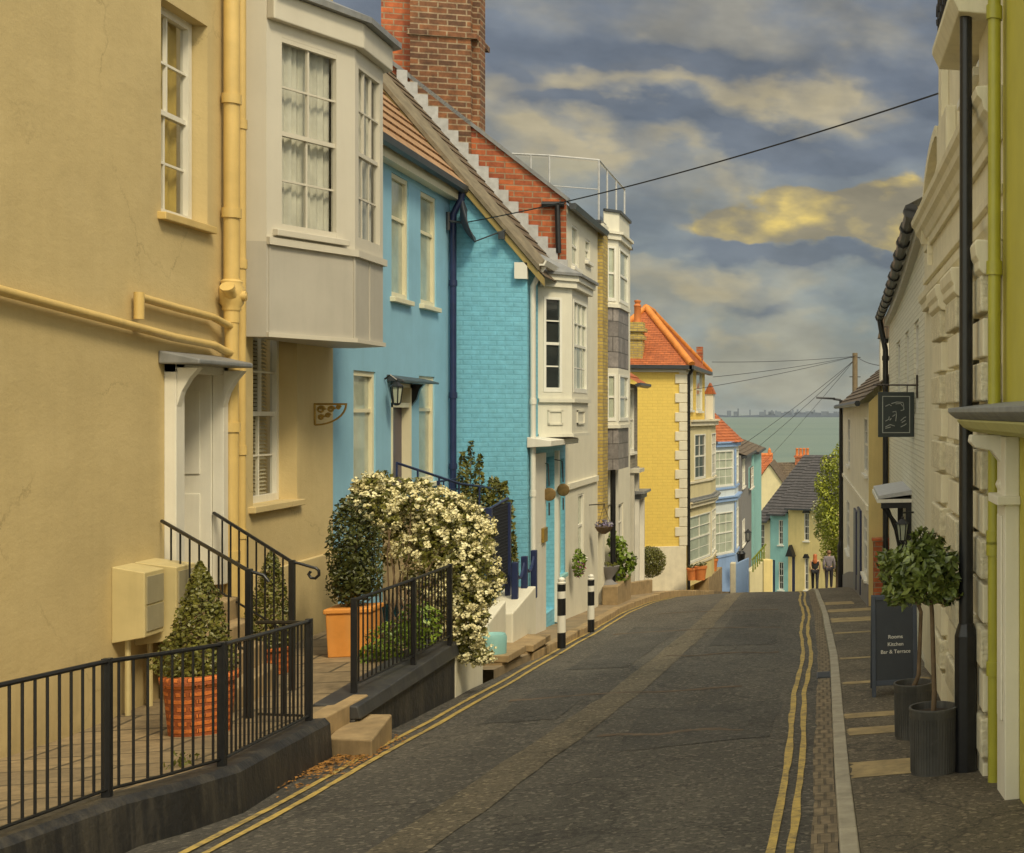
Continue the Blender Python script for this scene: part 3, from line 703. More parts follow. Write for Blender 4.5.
# objects between the blossom and the bollards
for (pxl, pxr, pyt, pyb, X, lab) in ((486, 506, 612, 660, -4.45, 'short white sloping wall beside the turquoise tub and tall blue mesh screen'),
                                     (513, 536, 598, 646, -4.45, 'rounded white wall carrying the blue chain posts')):
    y0, y1 = at_x(pxl, 500, X).y, at_x(pxr, 500, X).y; zt = at_x((pxl+pxr)/2, pyt, X).z
    lowwall(((X, y0), (X, y1), .45), -4.2, zt-.12, zt+.08, lab)
for (pxl, pxr, pyt, lab) in ((480, 509, 655, 'mossy stone step with a dark drain hole below the turquoise tub'), (511, 541, 643, 'stone step with a dark drain hole below the blue chain posts')):
    a, c = at_g(pxl, pyt+12, .1), at_g(pxr, pyt+4, .1); z = at_y((pxl+pxr)/2, pyt, (a.y+c.y)/2).z
    zz = (zr((a.y+c.y)/2)+.26)
    t = thing('stone_step', lab, 'step', ((-4.3), (a.y+c.y)/2, zz-.3), 'stone steps along the left kerb')
    y0, y1 = a.y+.1, c.y+.25
    q = MB(); q.slab([(-4.62, y0, zz+.03), (-4.12, y0, zz), (-4.12, y1, zz-.05), (-4.62, y1, zz-.02)], .1); q.build('slab', STEP, t, bevel=.012)
    q = MB(); q.box(FX(-4.2), y0, y0+.22, zz-.5, zz-.1, -.4, 0); q.box(FX(-4.2), y1-.3, y1, zz-.5, zz-.13, -.4, 0); q.build('support', STEP, t)
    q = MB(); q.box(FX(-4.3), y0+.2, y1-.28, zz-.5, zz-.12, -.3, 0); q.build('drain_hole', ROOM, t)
p = at_g(492, 645, .35); X = -4.4; c = at_x(490, 650, X)
b = MB(); b.lathe((X, c.y, c.z-.28), [(.17, 0), (.2, .05), (.21, .45), (.19, .5), (.16, .48)], 18)
tag(b.build('tub', AQUA, smooth=True), 'turquoise painted tub standing between white low walls', 'planter')
# tall blue mesh screen
X = -4.75
ya, yb = at_x(489, 500, X).y, at_x(508, 500, X).y; z0, z1 = at_x(498, 612, X).z, at_x(498, 505, X).z
t = thing('mesh_screen', 'tall blue-framed dark mesh screen on the white wall behind the blossom', 'screen', (X, (ya+yb)/2, z0))
F = FX(X)
for u in (ya, yb):
    q = MB(); q.box(F, u-.04, u+.04, z0-.3, z1, -.04, .04); q.build('post', NAVY, t, bevel=.005)
q = MB(); q.tube([F.p(ya-.3, z1-.0, -.9), F.p(ya, z1-.02), F.p(yb, z1+.06)], .02, 6); q.tube([F.p(ya, z0+.28), F.p(yb, z0+.4)], .012, 6); q.build('rail', NAVY, t)
MESH = mat('dark_mesh_wire', (.012, .014, .02), .6, .2, 5, 0)
q = MB()
n = 22
for k in range(1, n):
    u = ya+(yb-ya)*k/n; q.tube([F.p(u, z0+.38), F.p(u, z1)], .009, 4)
k = z0+.4
while k < z1: q.tube([F.p(ya, k), F.p(yb, k)], .009, 4); k += .05
q.build('mesh_panel', MESH, t)
# chain posts
X = -4.6; pts = [(515, 562, 604), (524.5, 556, 598), (534, 550, 592)]
pos = []
for i, (px, pt, pb) in enumerate(pts):
    q = at_x(px, pb, X); top = at_x(px, pt, X).z; pos.append((q.y, top)); b = MB()
    b.box(FX(X), q.y-.045, q.y+.045, q.z-.1, top, -.045, .045)
    tag(b.build('chain_post', NAVY, bevel=.012), ['nearest navy chain post on the white wall by the mesh screen', 'middle navy chain post between the other two', 'farthest navy chain post beside the turquoise doorway'][i], 'post', 'navy chain posts')
for i in range(2):
    b = MB(); (y0, t0), (y1, t1) = pos[i], pos[i+1]
    b.tube([Vector((X, y0+(y1-y0)*k/10, t0-.08+(t1-t0)*k/10-.22*4*(k/10)*(1-k/10))) for k in range(11)], .024, 6)
    tag(b.build('chain', NAVY), ['drooping navy chain from the nearest to the middle post', 'drooping navy chain from the middle to the farthest post'][i], 'chain', 'chains between the navy posts')
# left pavement beyond, with kerb stones
LFX = -4.86
b = MB(); y = 19.2; zl = lambda y: zr(y)+lerp([(19, .1), (24, .09), (32, .11), (38, .14), (43, .15), (48, .14), (60, .12)], y)
while y < 74:
    y2 = y+.8
    f = lambda y: (XL(y)+.02, LFX-.3 if y < 41 else -8.0)
    (a0, b0), (a1, b1) = f(y), f(y2)
    b.mesh([(b0, y, zl(y)+.05), (a0, y, zl(y)), (a1, y2, zl(y2)), (b1, y2, zl(y2)+.05), (a0, y, zr(y)-.3), (a1, y2, zr(y2)-.3)], [(0, 1, 2, 3), (1, 4, 5, 2)])
    y = y2
struct(b.build('side_pavement', PAVE, loc=(0, 0, 0)))
b = MB(); y = 21.5
while y < 46:
    l = rn.uniform(.7, 1.2); y2 = y+l; h = rn.uniform(-.01, .02)
    p = [(XL(t)+o, t) for t, o in ((y+.01, -.12), (y+.01, .06), (y2-.01, .06), (y2-.01, -.12))]
    b.hexa([Vector((x, t, zr(t)-.2)) for x, t in p]+[Vector((x, t, zl(t)+.012+h)) for x, t in p]); y = y2
struct(b.build('stone_kerb', STEP, loc=(0, 0, 0), bevel=.02))
# bollards
def bollard(px, pb, pt):
    a = at_g(px, pb, .1); h = at_y(px, pt, a.y).z-a.z; t = thing('bollard', '', 'bollard', a, 'striped bollards by the left kerb')
    r = .052*h; seg = [(0, .22, BLACK), (.22, .46, WHITE), (.46, .70, BLACK), (.70, .80, WHITE), (.80, .90, BLACK)]
    for z0, z1, mm in seg:
        q = MB(); q.lathe(a, [(r*1.05, z0*h), (r*1.05, z1*h)], 16); q.build('black_band' if mm is BLACK else 'white_band', mm, t, smooth=True)
    q = MB(); q.lathe(a, [(r*1.05, .90*h), (r*1.15, .92*h), (r*.7, .935*h), (r*.95, .96*h), (r*.75, .985*h), (.005, h)], 16); q.build('cap', WHITE, t, smooth=True)
    return t
bollard(561.5, 648, 577)['label'] = 'nearer black and white banded bollard on the kerb'
bollard(591, 632, 574)['label'] = 'farther black and white banded bollard by the stone kerb'
# ---------------------------------------------------------------- cream house
def solidback(b, F, u0, u1, v0, v1, depth):                  # the unseen sides of a house
    b.face([F.p(u0, v0), F.p(u0, v0, -depth), F.p(u0, v1, -depth), F.p(u0, v1)])
    b.face([F.p(u1, v0), F.p(u1, v1), F.p(u1, v1, -depth), F.p(u1, v0, -depth)])
    b.face([F.p(u0, v0, -depth), F.p(u1, v0, -depth), F.p(u1, v1, -depth), F.p(u0, v1, -depth)])
X = -6.05; F = FX(X); CY1 = 19.18
H = thing('cream_house', 'cream rendered house with off-white bay window and white front door, nearest on the left', 'house', (X, 14, -2.7))
up = F.rect(161, 207.5, 26, 226, 207); up = (up[0], up[1], up[2], up[3])
gw = F.rect(253, 297, 330, 499, 297)
dr = F.rect(172, 213, 372, 590, 190); dr = (dr[0], dr[1], DZ, dr[3])
b = MB(); b.wall(F, 7.0, CY1, -2.75, 5.75, [(*up, .2), (*gw, .26), (*dr, .9)])
solidback(b, F, 7.0, CY1, -2.75, 5.75, 7)
b.build('wall', CREAM, H)
# plinth at the foot of the wall
q = MB(); q.box(F, dr[1]+.9, CY1-.002, -2.75, -1.78, 0, .06); q.build('plinth', CREAM, H, bevel=.012)
window(H, F, up[0], up[1]-.02, up[2], up[3], -.2, 2, 2, 2, 'warm', WHITE, split=.5, sm=CREAMP, fw=.075)
window(H, F, gw[0]-.05, gw[1]-.0, gw[2], gw[3], -.26, 3, 2, 2, 'blind', WHITE, sm=CREAM, fw=.06, mw=.02)
# door with panelled reveal, pilaster and hood
q = MB(); q.box(F, dr[0]+.05, dr[1]-.05, dr[2], dr[3], -.9, -.84)
for (a, c, lo, hi) in ((.12, .42, .15, .9), (.52, .85, .15, .9), (.12, .42, 1.0, 1.75), (.52, .85, 1.0, 1.75)):
    w_ = dr[1]-dr[0]; q.box(F, dr[0]+a*w_+.02, dr[0]+c*w_, dr[2]+lo, dr[2]+hi, -.85, -.825)
d = q.build('door', WHITE, H, bevel=.006)
q = MB(); q.box(F, dr[0]+.16, dr[0]+.2, dr[2]+.75, dr[2]+1.35, -.825, -.78); q.build('handle', BRASS, d)
q = MB(); q.box(F, dr[1]-.42, dr[1]-.09, dr[2]+.35, dr[3]-.12, -.828, -.815); q.build('pane', DGLASS, d)
q = MB()
q.box(F, dr[0]-.16, dr[0]+.015, DZ, dr[3]+.1, 0, .1); q.box(F, dr[0]-.18, dr[0]+.03, DZ, DZ+.22, 0, .13)
q.box(F, dr[1]-.015, dr[1]+.1, DZ, dr[3]+.1, 0, .1)
q.box(F, dr[0], dr[0]+.012, DZ, dr[3], -.9, 0); q.box(F, dr[1]-.03, dr[1]-.002, DZ, dr[3], -.86, -.002)
for k in range(2): q.box(F, dr[1]-.045, dr[1]-.03, DZ+.15+k*1.0, DZ+.95+k*1.05, -.76, -.1)
q.box(F, dr[0]-.16, dr[1]+.1, dr[3]-.02, dr[3]+.12, 0, .1)
for u in (dr[0]-.1, dr[1]+.02):
    q.prism(FY(F.p(u, 0).y), [(X+.1, dr[3]-.35), (X+.14, dr[3]-.2), (X+.2, dr[3]-.08), (X+.28, dr[3]+.03), (X+.1, dr[3]+.03)], -.05, .05)
q.build('door_surround', WHITE, H, bevel=.01)
q = MB(); hz = dr[3]+.06
q.hexa([F.p(dr[0]-.28, hz, 0), F.p(dr[1]+.06, hz, 0), F.p(dr[1]+.06, hz+.13, 0), F.p(dr[0]-.28, hz+.13, 0), F.p(dr[0]-.28, hz, .34), F.p(dr[1]+.06, hz, .34), F.p(dr[1]+.06, hz+.05, .34), F.p(dr[0]-.28, hz+.05, .34)])
q.build('door_hood', LEAD, H, bevel=.015)
# pipes
y = F.hit(220.5, 300)[0]
zt, zb = 5.7, -2.62
P = lambda px, py, d=.09: F.p(*F.hit(px, py), d)
u = y
pipe(H, 'drainpipe', [F.p(u, 5.7, .1), F.p(u, .95, .1)], .07, CREAMP, [F.p(u, z, .1) for z in (4.6, 3.3, 2.1)], 14)
pipe(H, 'drainpipe', [F.p(u, .95, .1), F.p(u, -2.6, .1)], .062, CREAMP, [F.p(u, z, .1) for z in (-.15, .5, -1.5)], 14)
q = MB(); z = F.hit(228, 297)[1]; q.lathe(F.p(u, z-.12, .1), [(.075, -.04), (.085, -.02), (.08, 0), (.105, .04), (.11, .2), (.09, .24), (.095, .27), (.075, .29)], 16); q.tube([F.p(u-.06, z+.0, .12), F.p(u-.17, z+.07, .13)], .06, 10, .05); q.tube([F.p(u-.16, z+.06, .13), F.p(u-.19, z+.085, .13)], .066, 10); q.tube([F.p(u, z, .15), F.p(u+.01, z, .23)], .055, 12); q.tube([F.p(u+.01, z, .225), F.p(u+.012, z, .235)], .035, 12); q.build('pipe_junction', CREAMP, H, smooth=True)
u2 = F.hit(233.5, 300)[0]
pipe(H, 'drainpipe', [F.p(u2, 5.7, .07), F.p(u2, -2.6, .07)], .045, CREAMP, [F.p(u2, z, .07) for z in (3.1, 1.6, -.4, -1.3)], 10)
pipe(H, 'waste_pipe', [P(90, 317, .07)+(P(90, 317, .07)-P(165, 337, .07))*((P(90, 317, .07).y-7.3)/(P(165, 337, .07).y-P(90, 317, .07).y)), P(90, 317, .07), P(165, 337, .07), P(206, 345, .07), P(213, 350, .09), P(219, 353, .1)], .04, CREAMP)
pipe(H, 'waste_pipe', [P(130, 292, .07), P(130, 319, .07)], .04, CREAMP)
pipe(H, 'waste_pipe', [P(131, 297, .07), P(170, 308, .07), P(205, 317, .07), P(212, 322, .09), P(219, 326, .1)], .038, CREAMP)
# bay window on the first floor
pl = [(-6.05, 16.46), (-5.83, 16.46), (-5.3, 17.53), (-5.3, 18.55), (-5.83, 19.1), (-6.05, 19.1)]
zb, zs, zh, zc = .835, 1.88, 4.27, 4.62
bw = MB(); low = MB(); Fs = [FP(a, c) for a, c in zip(pl, pl[1:])]; Ls = [plen(a, c) for a, c in zip(pl, pl[1:])]
ops = {}
fr = Fs[1].rect(278, 340, 37, 231, 300); ops[1] = (fr[0], fr[1], 2.03, 4.17)
ops[2] = (.07, Ls[2]-.07, 2.03, 4.17); ops[3] = (.12, Ls[3]-.12, 2.03, 4.17)
for i, (f, l) in enumerate(zip(Fs, Ls)):
    bw.wall(f, 0, l, zs, zc, [(*ops[i], .07)] if i in ops else [])
    low.wall(f, 0, l, zb, zs)
BAY = bw.build('bay_window', BAYW, H)
low.face([(x, y, zb) for x, y in pl]); low.build('bay_apron', BAYL, H)
q = MB()
def ring(b, pl, off, z0, z1, th=.0):                          # moulding round a canted plan
    f = [FP(a, c) for a, c in zip(pl, pl[1:])]
    ps = []
    for i, p in enumerate(pl):
        n = Vector((0, 0, 0))
        if i > 0: n += f[i-1].n
        if i < len(f): n += f[i].n
        n.normalize(); k = 1/max(.5, n.dot(f[min(i, len(f)-1)].n)); ps.append((Vector((p[0], p[1], 0)), Vector((p[0], p[1], 0))+n*off*k))
    for (a, A), (c, C) in zip(ps, ps[1:]):
        Z0, Z1 = Vector((0, 0, z0)), Vector((0, 0, z1))
        b.hexa([a+Z0, c+Z0, C+Z0, A+Z0, a+Z1, c+Z1, C+Z1, A+Z1])
    return [p[1] for p in ps]
ring(q, pl[1:-1], .045, zs-.03, zs+.05); q.build('sill_moulding', BAYW, H)
q = MB(); ring(q, pl[1:-1], .03, zb, zb+.05); q.build('base_moulding', BAYW, H)
q = MB(); r1 = ring(q, pl[1:-1], .10, zh+.05, zc); q.build('cornice', BAYW, H, bevel=.012)
q = MB(); r2 = ring(q, pl[1:-1], .19, zc, zc+.07)
top = [Vector((p.x, p.y, zc+.07)) for p in r2]; bk = [Vector((-6.05, p.y*.7+17.8*.3, zc+.45)) for p in top]
for a, c, d, e in zip(top, top[1:], bk[1:], bk): q.face([a, c, d, e])
q.build('bay_roof', LEAD, H)
for i, cols in ((1, 2), (2, 3), (3, 2)):
    o = ops[i]; window(BAY and H, Fs[i], o[0], o[1], o[2], o[3], -.07, cols, 2, 2, 'curtain', BAYW, sill=(i == 1), fw=.05, mw=.022, bot=.07)
q = MB()
for f, l, ks in ((Fs[1], Ls[1], (.03, .985)), (Fs[2], Ls[2], (.5,))):
    for k in ks: q.box(f, l*k-.012, l*k+.012, zb+.01, zs-.04, 0, .012)
q.build('lead_roll', BAYL, H)
q = MB(); q.courses(F.p(7, 5.75, .2), F.p(CY1+.02, 5.75, .2), F.p(CY1+.02, 9, -3.4), F.p(7, 9, -3.4), 22); q.build('roof', SLATE, H)
# meter boxes, bracket
MBX = mat('meter_box_paint', (.55, .45, .22), .5, .1, 3, .05, 30, streak=.2); MBD = mat('meter_box_grey_door', (.33, .29, .18), .6, .12, 3, .05, 30, streak=.3)
for (u0, u1, dep, t_, b_, lab) in ((13.72, 14.08, .25, 570, 643, 'nearer cream meter box with a grey door on the wall beside the front door'), (14.12, 14.5, .33, 562, 641, 'farther cream meter box, tight against the white door surround')):
    v0, v1 = at_x(125, b_, X+.1).z, at_x(125, t_, X+.1).z
    if u0 > 14: v0, v1 = at_x(160, b_, X+.1).z, at_x(160, t_, X+.1).z
    H2 = thing('meter_box', lab, 'meter box', F.p((u0+u1)/2, v0, dep/2), 'meter boxes on the cream wall'); q = MB()
    q.hexa([F.p(u0, v0, 0), F.p(u1, v0, 0), F.p(u1, v1+.03, 0), F.p(u0, v1+.03, 0), F.p(u0, v0+.04, dep), F.p(u1, v0+.04, dep), F.p(u1, v1-.03, dep), F.p(u0, v1-.03, dep)]); q.build('casing', MBX, H2, bevel=.008)
    q = MB(); m2 = (v0+v1)/2; q.box(F, u0+.03, u1-.03, v0+.09, m2-.01, dep-.004, dep+.01); q.box(F, u0+.03, u1-.03, m2+.01, v1-.07, dep-.004, dep+.01); q.build('door', MBD, H2)
    q = MB(); q.tube([F.p(u0+.1, v0+.02, .08), F.p(u0+.1, -2.74, .08)], .022, 8); q.build('conduit', MBX, H2)
u, v = F.hit(311, 404); q = MB(); Fb = FY(u+.1)
q.tube([Fb.p(X, v, 0), Fb.p(X+.36, v, 0)], .014, 6); q.tube([Fb.p(X+.01, v, 0), Fb.p(X+.01, v-.26, 0)], .014, 6)
q.tube([Fb.p(X+.01+.34*math.sin(a), v-.26+.26*(1-math.cos(a)), 0) for a in [k*math.pi/16 for k in range(9)]], .012, 6)
for cx_, cz_, rr in ((.075, -.07, .05), (.185, -.065, .042), (.075, -.165, .036), (.265, -.04, .026), (.15, -.14, .03)):
    q.tube([Fb.p(X+cx_+rr*(1-t/14)*math.cos(t*.8), v+cz_+rr*(1-t/14)*math.sin(t*.8), 0) for t in range(12)], .015, 5)
tag(q.build('scroll_bracket', BRASS, smooth=True), 'ornate scrolled iron bracket on the corner of the cream wall', 'bracket')

# ---------------------------------------------------------------- blue house
YT = 24.7; F = FX(X-.002)
H = thing('blue_house', 'sky blue rendered house with tall pale windows, orange tiled roof and small door hood', 'house', (X, 22, -2.7))
ez = F.hit(460, 200)[1]+.05
wins = [F.rect(391.5, 408.5, 181, 301, 408), F.rect(420.5, 436, 199, 308, 436), F.rect(353.5, 375.5, 372, 495, 375), F.rect(419, 434.5, 377, 481, 434)]
dr = F.rect(391, 409.5, 384, 492, 409)
b = MB(); b.wall(F, CY1, YT, -2.75, ez, [(*o, .09) for o in wins]+[(*dr, .25)]); solidback(b, F, CY1+.01, YT, -2.75, ez, 6.5); b.build('wall', BLUE, H)
for i, o in enumerate(wins):
    window(H, F, *o, -.09, 1, 1, 1, 'net', CREAMW, fw=.07, split=.66 if i < 2 else .7, sill=True, mw=.02)
q = MB(); q.box(F, dr[0]+.035, dr[1]-.04, dr[2], dr[3]-.35, -.25, -.09); d = q.build('door', PURPLE, H)
q = MB(); q.ball(F.p(dr[0]+.2, dr[2]+1.0, -.06), .035); q.build('handle', BRASS, d)
q = MB(); q.box(F, dr[0], dr[0]+.03, dr[2], dr[3], -.24, .02); q.box(F, dr[1]-.06, dr[1], dr[2], dr[3], -.24, .03); q.box(F, dr[0], dr[1], dr[3]-.36, dr[3]-.29, -.24, .02); q.box(F, dr[0], dr[1], dr[3]-.06, dr[3], -.24, .03); q.build('door_frame', CREAMW, H)
q = MB(); q.face([F.p(dr[0], dr[3]-.3, -.2), F.p(dr[1], dr[3]-.3, -.2), F.p(dr[1], dr[3]-.05, -.2), F.p(dr[0], dr[3]-.05, -.2)]); q.build('fanlight', DGLASS, H)
q = MB(); hz = dr[3]+.02
q.hexa([F.p(dr[0]-.2, hz, 0), F.p(dr[1]+.75, hz, 0), F.p(dr[1]+.75, hz+.08, 0), F.p(dr[0]-.2, hz+.1, 0), F.p(dr[0]-.2, hz-.02, .22), F.p(dr[1]+.75, hz-.01, .22), F.p(dr[1]+.75, hz+.02, .22), F.p(dr[0]-.2, hz+.02, .22)])
q.build('door_hood', GUTTER, H, bevel=.012)
for u in (dr[0]-.1, dr[1]+.1):
    pass
q = MB(); u = dr[1]+.08; q.prism(FY(u), [(X, hz-.02), (X+.18, hz-.02), (X+.12, hz-.1), (X+.08, hz-.25), (X, hz-.36)], -.04, .04); q.build('hood_bracket', BLACK, H)
q = MB()
ev = lambda u, d: F.p(u, ez+.1, d)
rz = 1.2; q.courses(F.p(CY1, ez+.06, .28), F.p(YT, ez+.06, .28), F.p(YT, ez+.06+rz*3.3, -3.0), F.p(CY1, ez+.06+rz*3.3, -3.0), 16, .03); q.build('roof', TILE_OR, H)
q = MB(); q.face([F.p(CY1, ez+.06+rz*3.3, -3.0), F.p(YT, ez+.06+rz*3.3, -3.0), F.p(YT, ez, -6.5), F.p(CY1, ez, -6.5)]); q.build('roof', TILE_OR, H)
q = MB(); q.box(F, CY1, YT-.01, ez-.16, ez+.04, .002, .16); q.build('fascia', CREAMW, H)
q = MB(); q.prof(F, [(ez+.06, .16), (ez-.02, .18), (ez-.05, .24), (ez-.02, .30), (ez+.07, .32), (ez+.05, .29), (ez, .24), (ez+.04, .19)], CY1+.05, YT+.12); q.build('gutter', GUTTER, H)
pipe(H, 'drainpipe', [F.p(YT-.12, ez, .22), F.p(YT-.12, ez-.15, .2), F.p(YT-.12, ez-.4, .08), F.p(YT-.12, -2.7, .08)], .05, NAVY, [F.p(YT-.12, z, .08) for z in (2.2, .3, -.9)])
# railing landing at the blue door
t = thing('stair_railing', 'short dark railing with sloping handrail at the blue house door', 'railing', F.p(dr[0], dr[2], .1))
q = MB(); q.tube([P(389, 463, .1), P(420, 484, .55), P(446, 490, .8)], .02, 6); q.build('top_rail', NAVY, t)
q = MB()
for px, py, d in ((389, 463, .1), (399, 470, .25), (410, 477, .4), (420, 484, .55), (433, 487, .68), (446, 490, .8)): a = P(px, py, d); q.tube([a, a-Vector((0, 0, .75))], .014, 6)
q.build('bars', NAVY, t)
q = MB(); q.tube([P(416, 482, .3), P(442, 478, .3)], .016, 6); q.tube([P(416, 491, .3), P(442, 489, .3)], .016, 6)
for k in range(5): q.tube([P(416+6.5*k, 482-k, .3), P(416+6.5*k, 491, .3)], .012, 5)
tag(q.build('boot_rack', NAVY), 'small dark iron rack under the farther ground-floor window of the blue house', 'rack')
b = MB(); b.box(F, dr[0]-.1, dr[1]+.3, -2.75, dr[2]-.1, 0, .6); b.box(F, dr[0]-.4, dr[0]-.1, -2.75, dr[2]-.4, 0, .6); tag(b.build('door_steps', STEP, bevel=.015), 'stone landing below the purple door, hidden behind the blossom', 'steps')
def lantern(base, h, w, name, label, cat='lantern', arm=None, m=BLACK):
    t = thing(name, label, cat, base); q = MB(); s = w/2
    q.lathe(base, [(s*.3, -.06*h), (s*.65, 0), (s*.65, .04*h)], 6); q.lathe(base+Vector((0, 0, h*.68)), [(s*1.15, 0), (s*1.1, .04*h), (s*.4, .2*h), (s*.2, .22*h), (s*.25, .28*h), (.005, .32*h)], 6)
    for k in range(6):
        a = k*math.pi/3; q.tube([base+Vector((s*.62*math.cos(a), s*.62*math.sin(a), .03*h)), base+Vector((s*math.cos(a), s*math.sin(a), .69*h))], .008, 4)
    q.build('cage', m, t)
    q = MB(); q.lathe(base, [(s*.55, .05*h), (s*.9, .68*h)], 6); q.build('pane', CLEAR if w > .2 else GGLASS, t)
    if arm: q = MB(); q.tube(arm, .014, 6); q.build('bracket', m, t)
a = P(384, 404, .16); lantern(a, .36, .16, 'wall_lantern', 'small black lantern on the blue wall beside the purple door', arm=[a+Vector((-.15, 0, .36)), a+Vector((-.08, 0, .42)), a+Vector((0, 0, .35))])
# satellite dish
a = P(446, 221, .33)
t = thing('satellite_dish', 'dark satellite dish on the corner of the blue house under the gutter', 'satellite dish', a)
q = MB(); R = .33; i0 = 0
dn = Vector((.95, .1, .25)).normalized(); ux = dn.cross(Vector((0, 0, 1))).normalized(); uz = ux.cross(dn)
for i in range(6):
    r = R*i/5; q.v += [a+dn*(.35*r*r/R-.1)+ux*r*math.cos(k*math.pi/10)+uz*r*1.1*math.sin(k*math.pi/10) for k in range(20)]
for i in range(5):
    for k in range(20): q.f.append((i*20+k, i*20+(k+1) % 20, (i+1)*20+(k+1) % 20, (i+1)*20+k))
o = q.build('dish', mat('dish_paint', (.05, .055, .07), .5, .2, 4, 0), t, smooth=True); sol = o.modifiers.new('s', 'SOLIDIFY'); sol.thickness = .012
q = MB(); q.tube([a-uz*R*1.05, a-uz*R*.75+dn*.52], .012, 6); q.box(Fr((a.x, a.y, 0)-Vector((0, 0, 0)) if False else Vector((a.x, a.y, 0))+Vector((dn.x*.52, dn.y*.52, 0)), (1, 0, 0), (0, -1, 0)), -.04, .05, a.z-.27, a.z-.14, -.04, .04); q.build('feed_arm', GUTTER, t)
q = MB(); q.tube([a-dn*.08, Vector((X+.02, a.y, a.z))], .022, 6); q.tube([Vector((X+.03, a.y, a.z-.15)), Vector((X+.03, a.y, a.z+.15))], .03, 6); q.build('wall_mount', GUTTER, t)

# ---------------------------------------------------------------- turquoise house with its gable towards us
G = FY(YT); XT = -4.86; YB = 28.2
H = thing('turquoise_house', 'turquoise painted brick house with its tall gable facing us and a white oriel bay', 'house', (XT, 26.4, -3.9))
ec = G.hit(543, 268); ez = G.hit(529, 262)[1]; 
slope = (G.hit(400, 104)[1]-G.hit(543, 272)[1])/(G.hit(543, 272)[0]-G.hit(400, 104)[0])
XRG = -8.6; zrg = ez+slope*(XT-XRG)
b = MB(); b.face([G.p(XT, -4.2), G.p(XT, ez), G.p(XRG, zrg), G.p(2*XRG-XT, ez), G.p(2*XRG-XT, -4.2)])
Ff = FX(XT); dr = Ff.rect(541, 554, 457, 608, 548); dr = (dr[0], dr[1], zr(26)+.35, dr[3]); wn = Ff.rect(556.5, 566, 459, 575, 560)
wn2 = (wn[0]+.05, wn[0]+.75, wn[2], wn[3])
b.wall(Ff, YT, YB, -4.3, ez, [(*dr, .2), (*wn2, .15)]); b.face([(XT, YB, -4.3), (XT, YB, ez), (XRG, YB, zrg), (2*XRG-XT, YB, ez), (2*XRG-XT, YB, -4.3)])
b.build('wall', TURQ, H)
q = MB(); lift = .10
V = lambda x, y, o=0: Vector((x, y, ez+slope*(XT-x)+lift+o))
q.courses(V(XT+.28, YT-.1), V(XT+.28, YB-.02), V(XRG, YB-.02), V(XRG, YT-.1), 26, .02); q.build('roof', SLATEB, H)
q = MB(); q.face([V(XRG, YT-.1), V(XRG, YB), (2*XRG-XT, YB, ez), (2*XRG-XT, YT-.1, ez)]); q.build('roof', SLATEB, H)
q = MB(); q.hexa([V(XT+.28, YT-.10, -.16), V(XRG, YT-.10, -.16), V(XRG, YT-.10, -.02), V(XT+.28, YT-.10, -.02), V(XT+.28, YT, -.16), V(XRG, YT, -.16), V(XRG, YT, -.02), V(XT+.28, YT, -.02)])
q.build('barge_board', mat('ochre_barge_board', (.33, .245, .08), .6, .2, 4, .2, 30, streak=.4), H)
q = MB(); q.hexa([V(XT+.2, YT-.13, .0), V(XRG, YT-.13, .0), V(XRG, YT+.42, .0), V(XT+.2, YT+.42, .0), V(XT+.2, YT-.13, .10), V(XRG, YT-.13, .10), V(XRG, YT+.42, .24), V(XT+.2, YT+.42, .24)]); q.build('verge_coping', mat('weathered_verge', (.19, .155, .10), .85, .35, 5, .5, 18, streak=.5, dirt=(.13, .11, .07)), H)
q = MB(); q.box(G, XT-.18, XT+.02, ez-.3, ez-.02, .0, .1); q.build('kneeler', WHITE, H)
q = MB(); q.prof(Ff, [(ez+.0, .16), (ez-.06, .2), (ez-.06, .28), (ez+.03, .32), (ez+.03, .29), (ez-.03, .26), (ez-.03, .2)], YT-.05, YB-.3); q.build('gutter', WHITE, H)
pipe(H, 'drainpipe', [Ff.p(YT+.12, ez-.05, .24), Ff.p(YT+.12, ez-.12, .2), Ff.p(YT+.12, ez-.4, .07), Ff.p(YT+.12, -4, .07)], .045, WHITE, [Ff.p(YT+.12, z, .07) for z in (.2, -1.4)])
# stepped lead flashing
q = MB(); n = 17; xa, xb = XT+.05, XRG+.8
for k in range(n):
    x0 = xa+(xb-xa)*k/n; x1 = xa+(xb-xa)*(k+1)/n
    q.box(FY(YB-.05), x1, x0, V(x0, 0).z-.02, V(x1, 0).z+.17, 0, .035)
q.build('stepped_flashing', LEADL, H)
# white oriel bay
bf = [(XT, 25.35), (XT+.48, 25.75), (XT+.48, 27.35), (XT, 27.75)]
f0 = FP(bf[0], bf[1]); 
p_near = at_x(538, 400, XT).y; p_c = at_x(572, 400, XT+.5).y; p_far = at_x(588, 400, XT+.5).y
bf = [(XT, p_near), (XT+.5, p_c), (XT+.5, p_far), (XT, p_far+.55)]
Fs = [FP(a, c) for a, c in zip(bf, bf[1:])]; Ls = [plen(a, c) for a, c in zip(bf, bf[1:])]
zbot, ztop, zsil = Fs[0].hit(555, 437)[1], Fs[0].hit(555, 275)[1], Fs[0].hit(555, 399)[1]
ops = {}; w = Fs[0].rect(543.5, 562, 297, 392, 552); ops[0] = w
ops[1] = (.14, Ls[1]-.14, w[2], w[3]); ops[2] = (.15, Ls[2]-.15, w[2], w[3])
b = MB()
for i, (f, l) in enumerate(zip(Fs, Ls)): b.wall(f, 0, l, zbot, ztop, [(*ops[i], .06)])
b.face([(x, y, zbot) for x, y in bf]); 
BM = mat('oriel_white_paint', (.68, .65, .54), .5, .06, 2, .06, 30, streak=.2)
b.build('oriel_bay', BM, H)
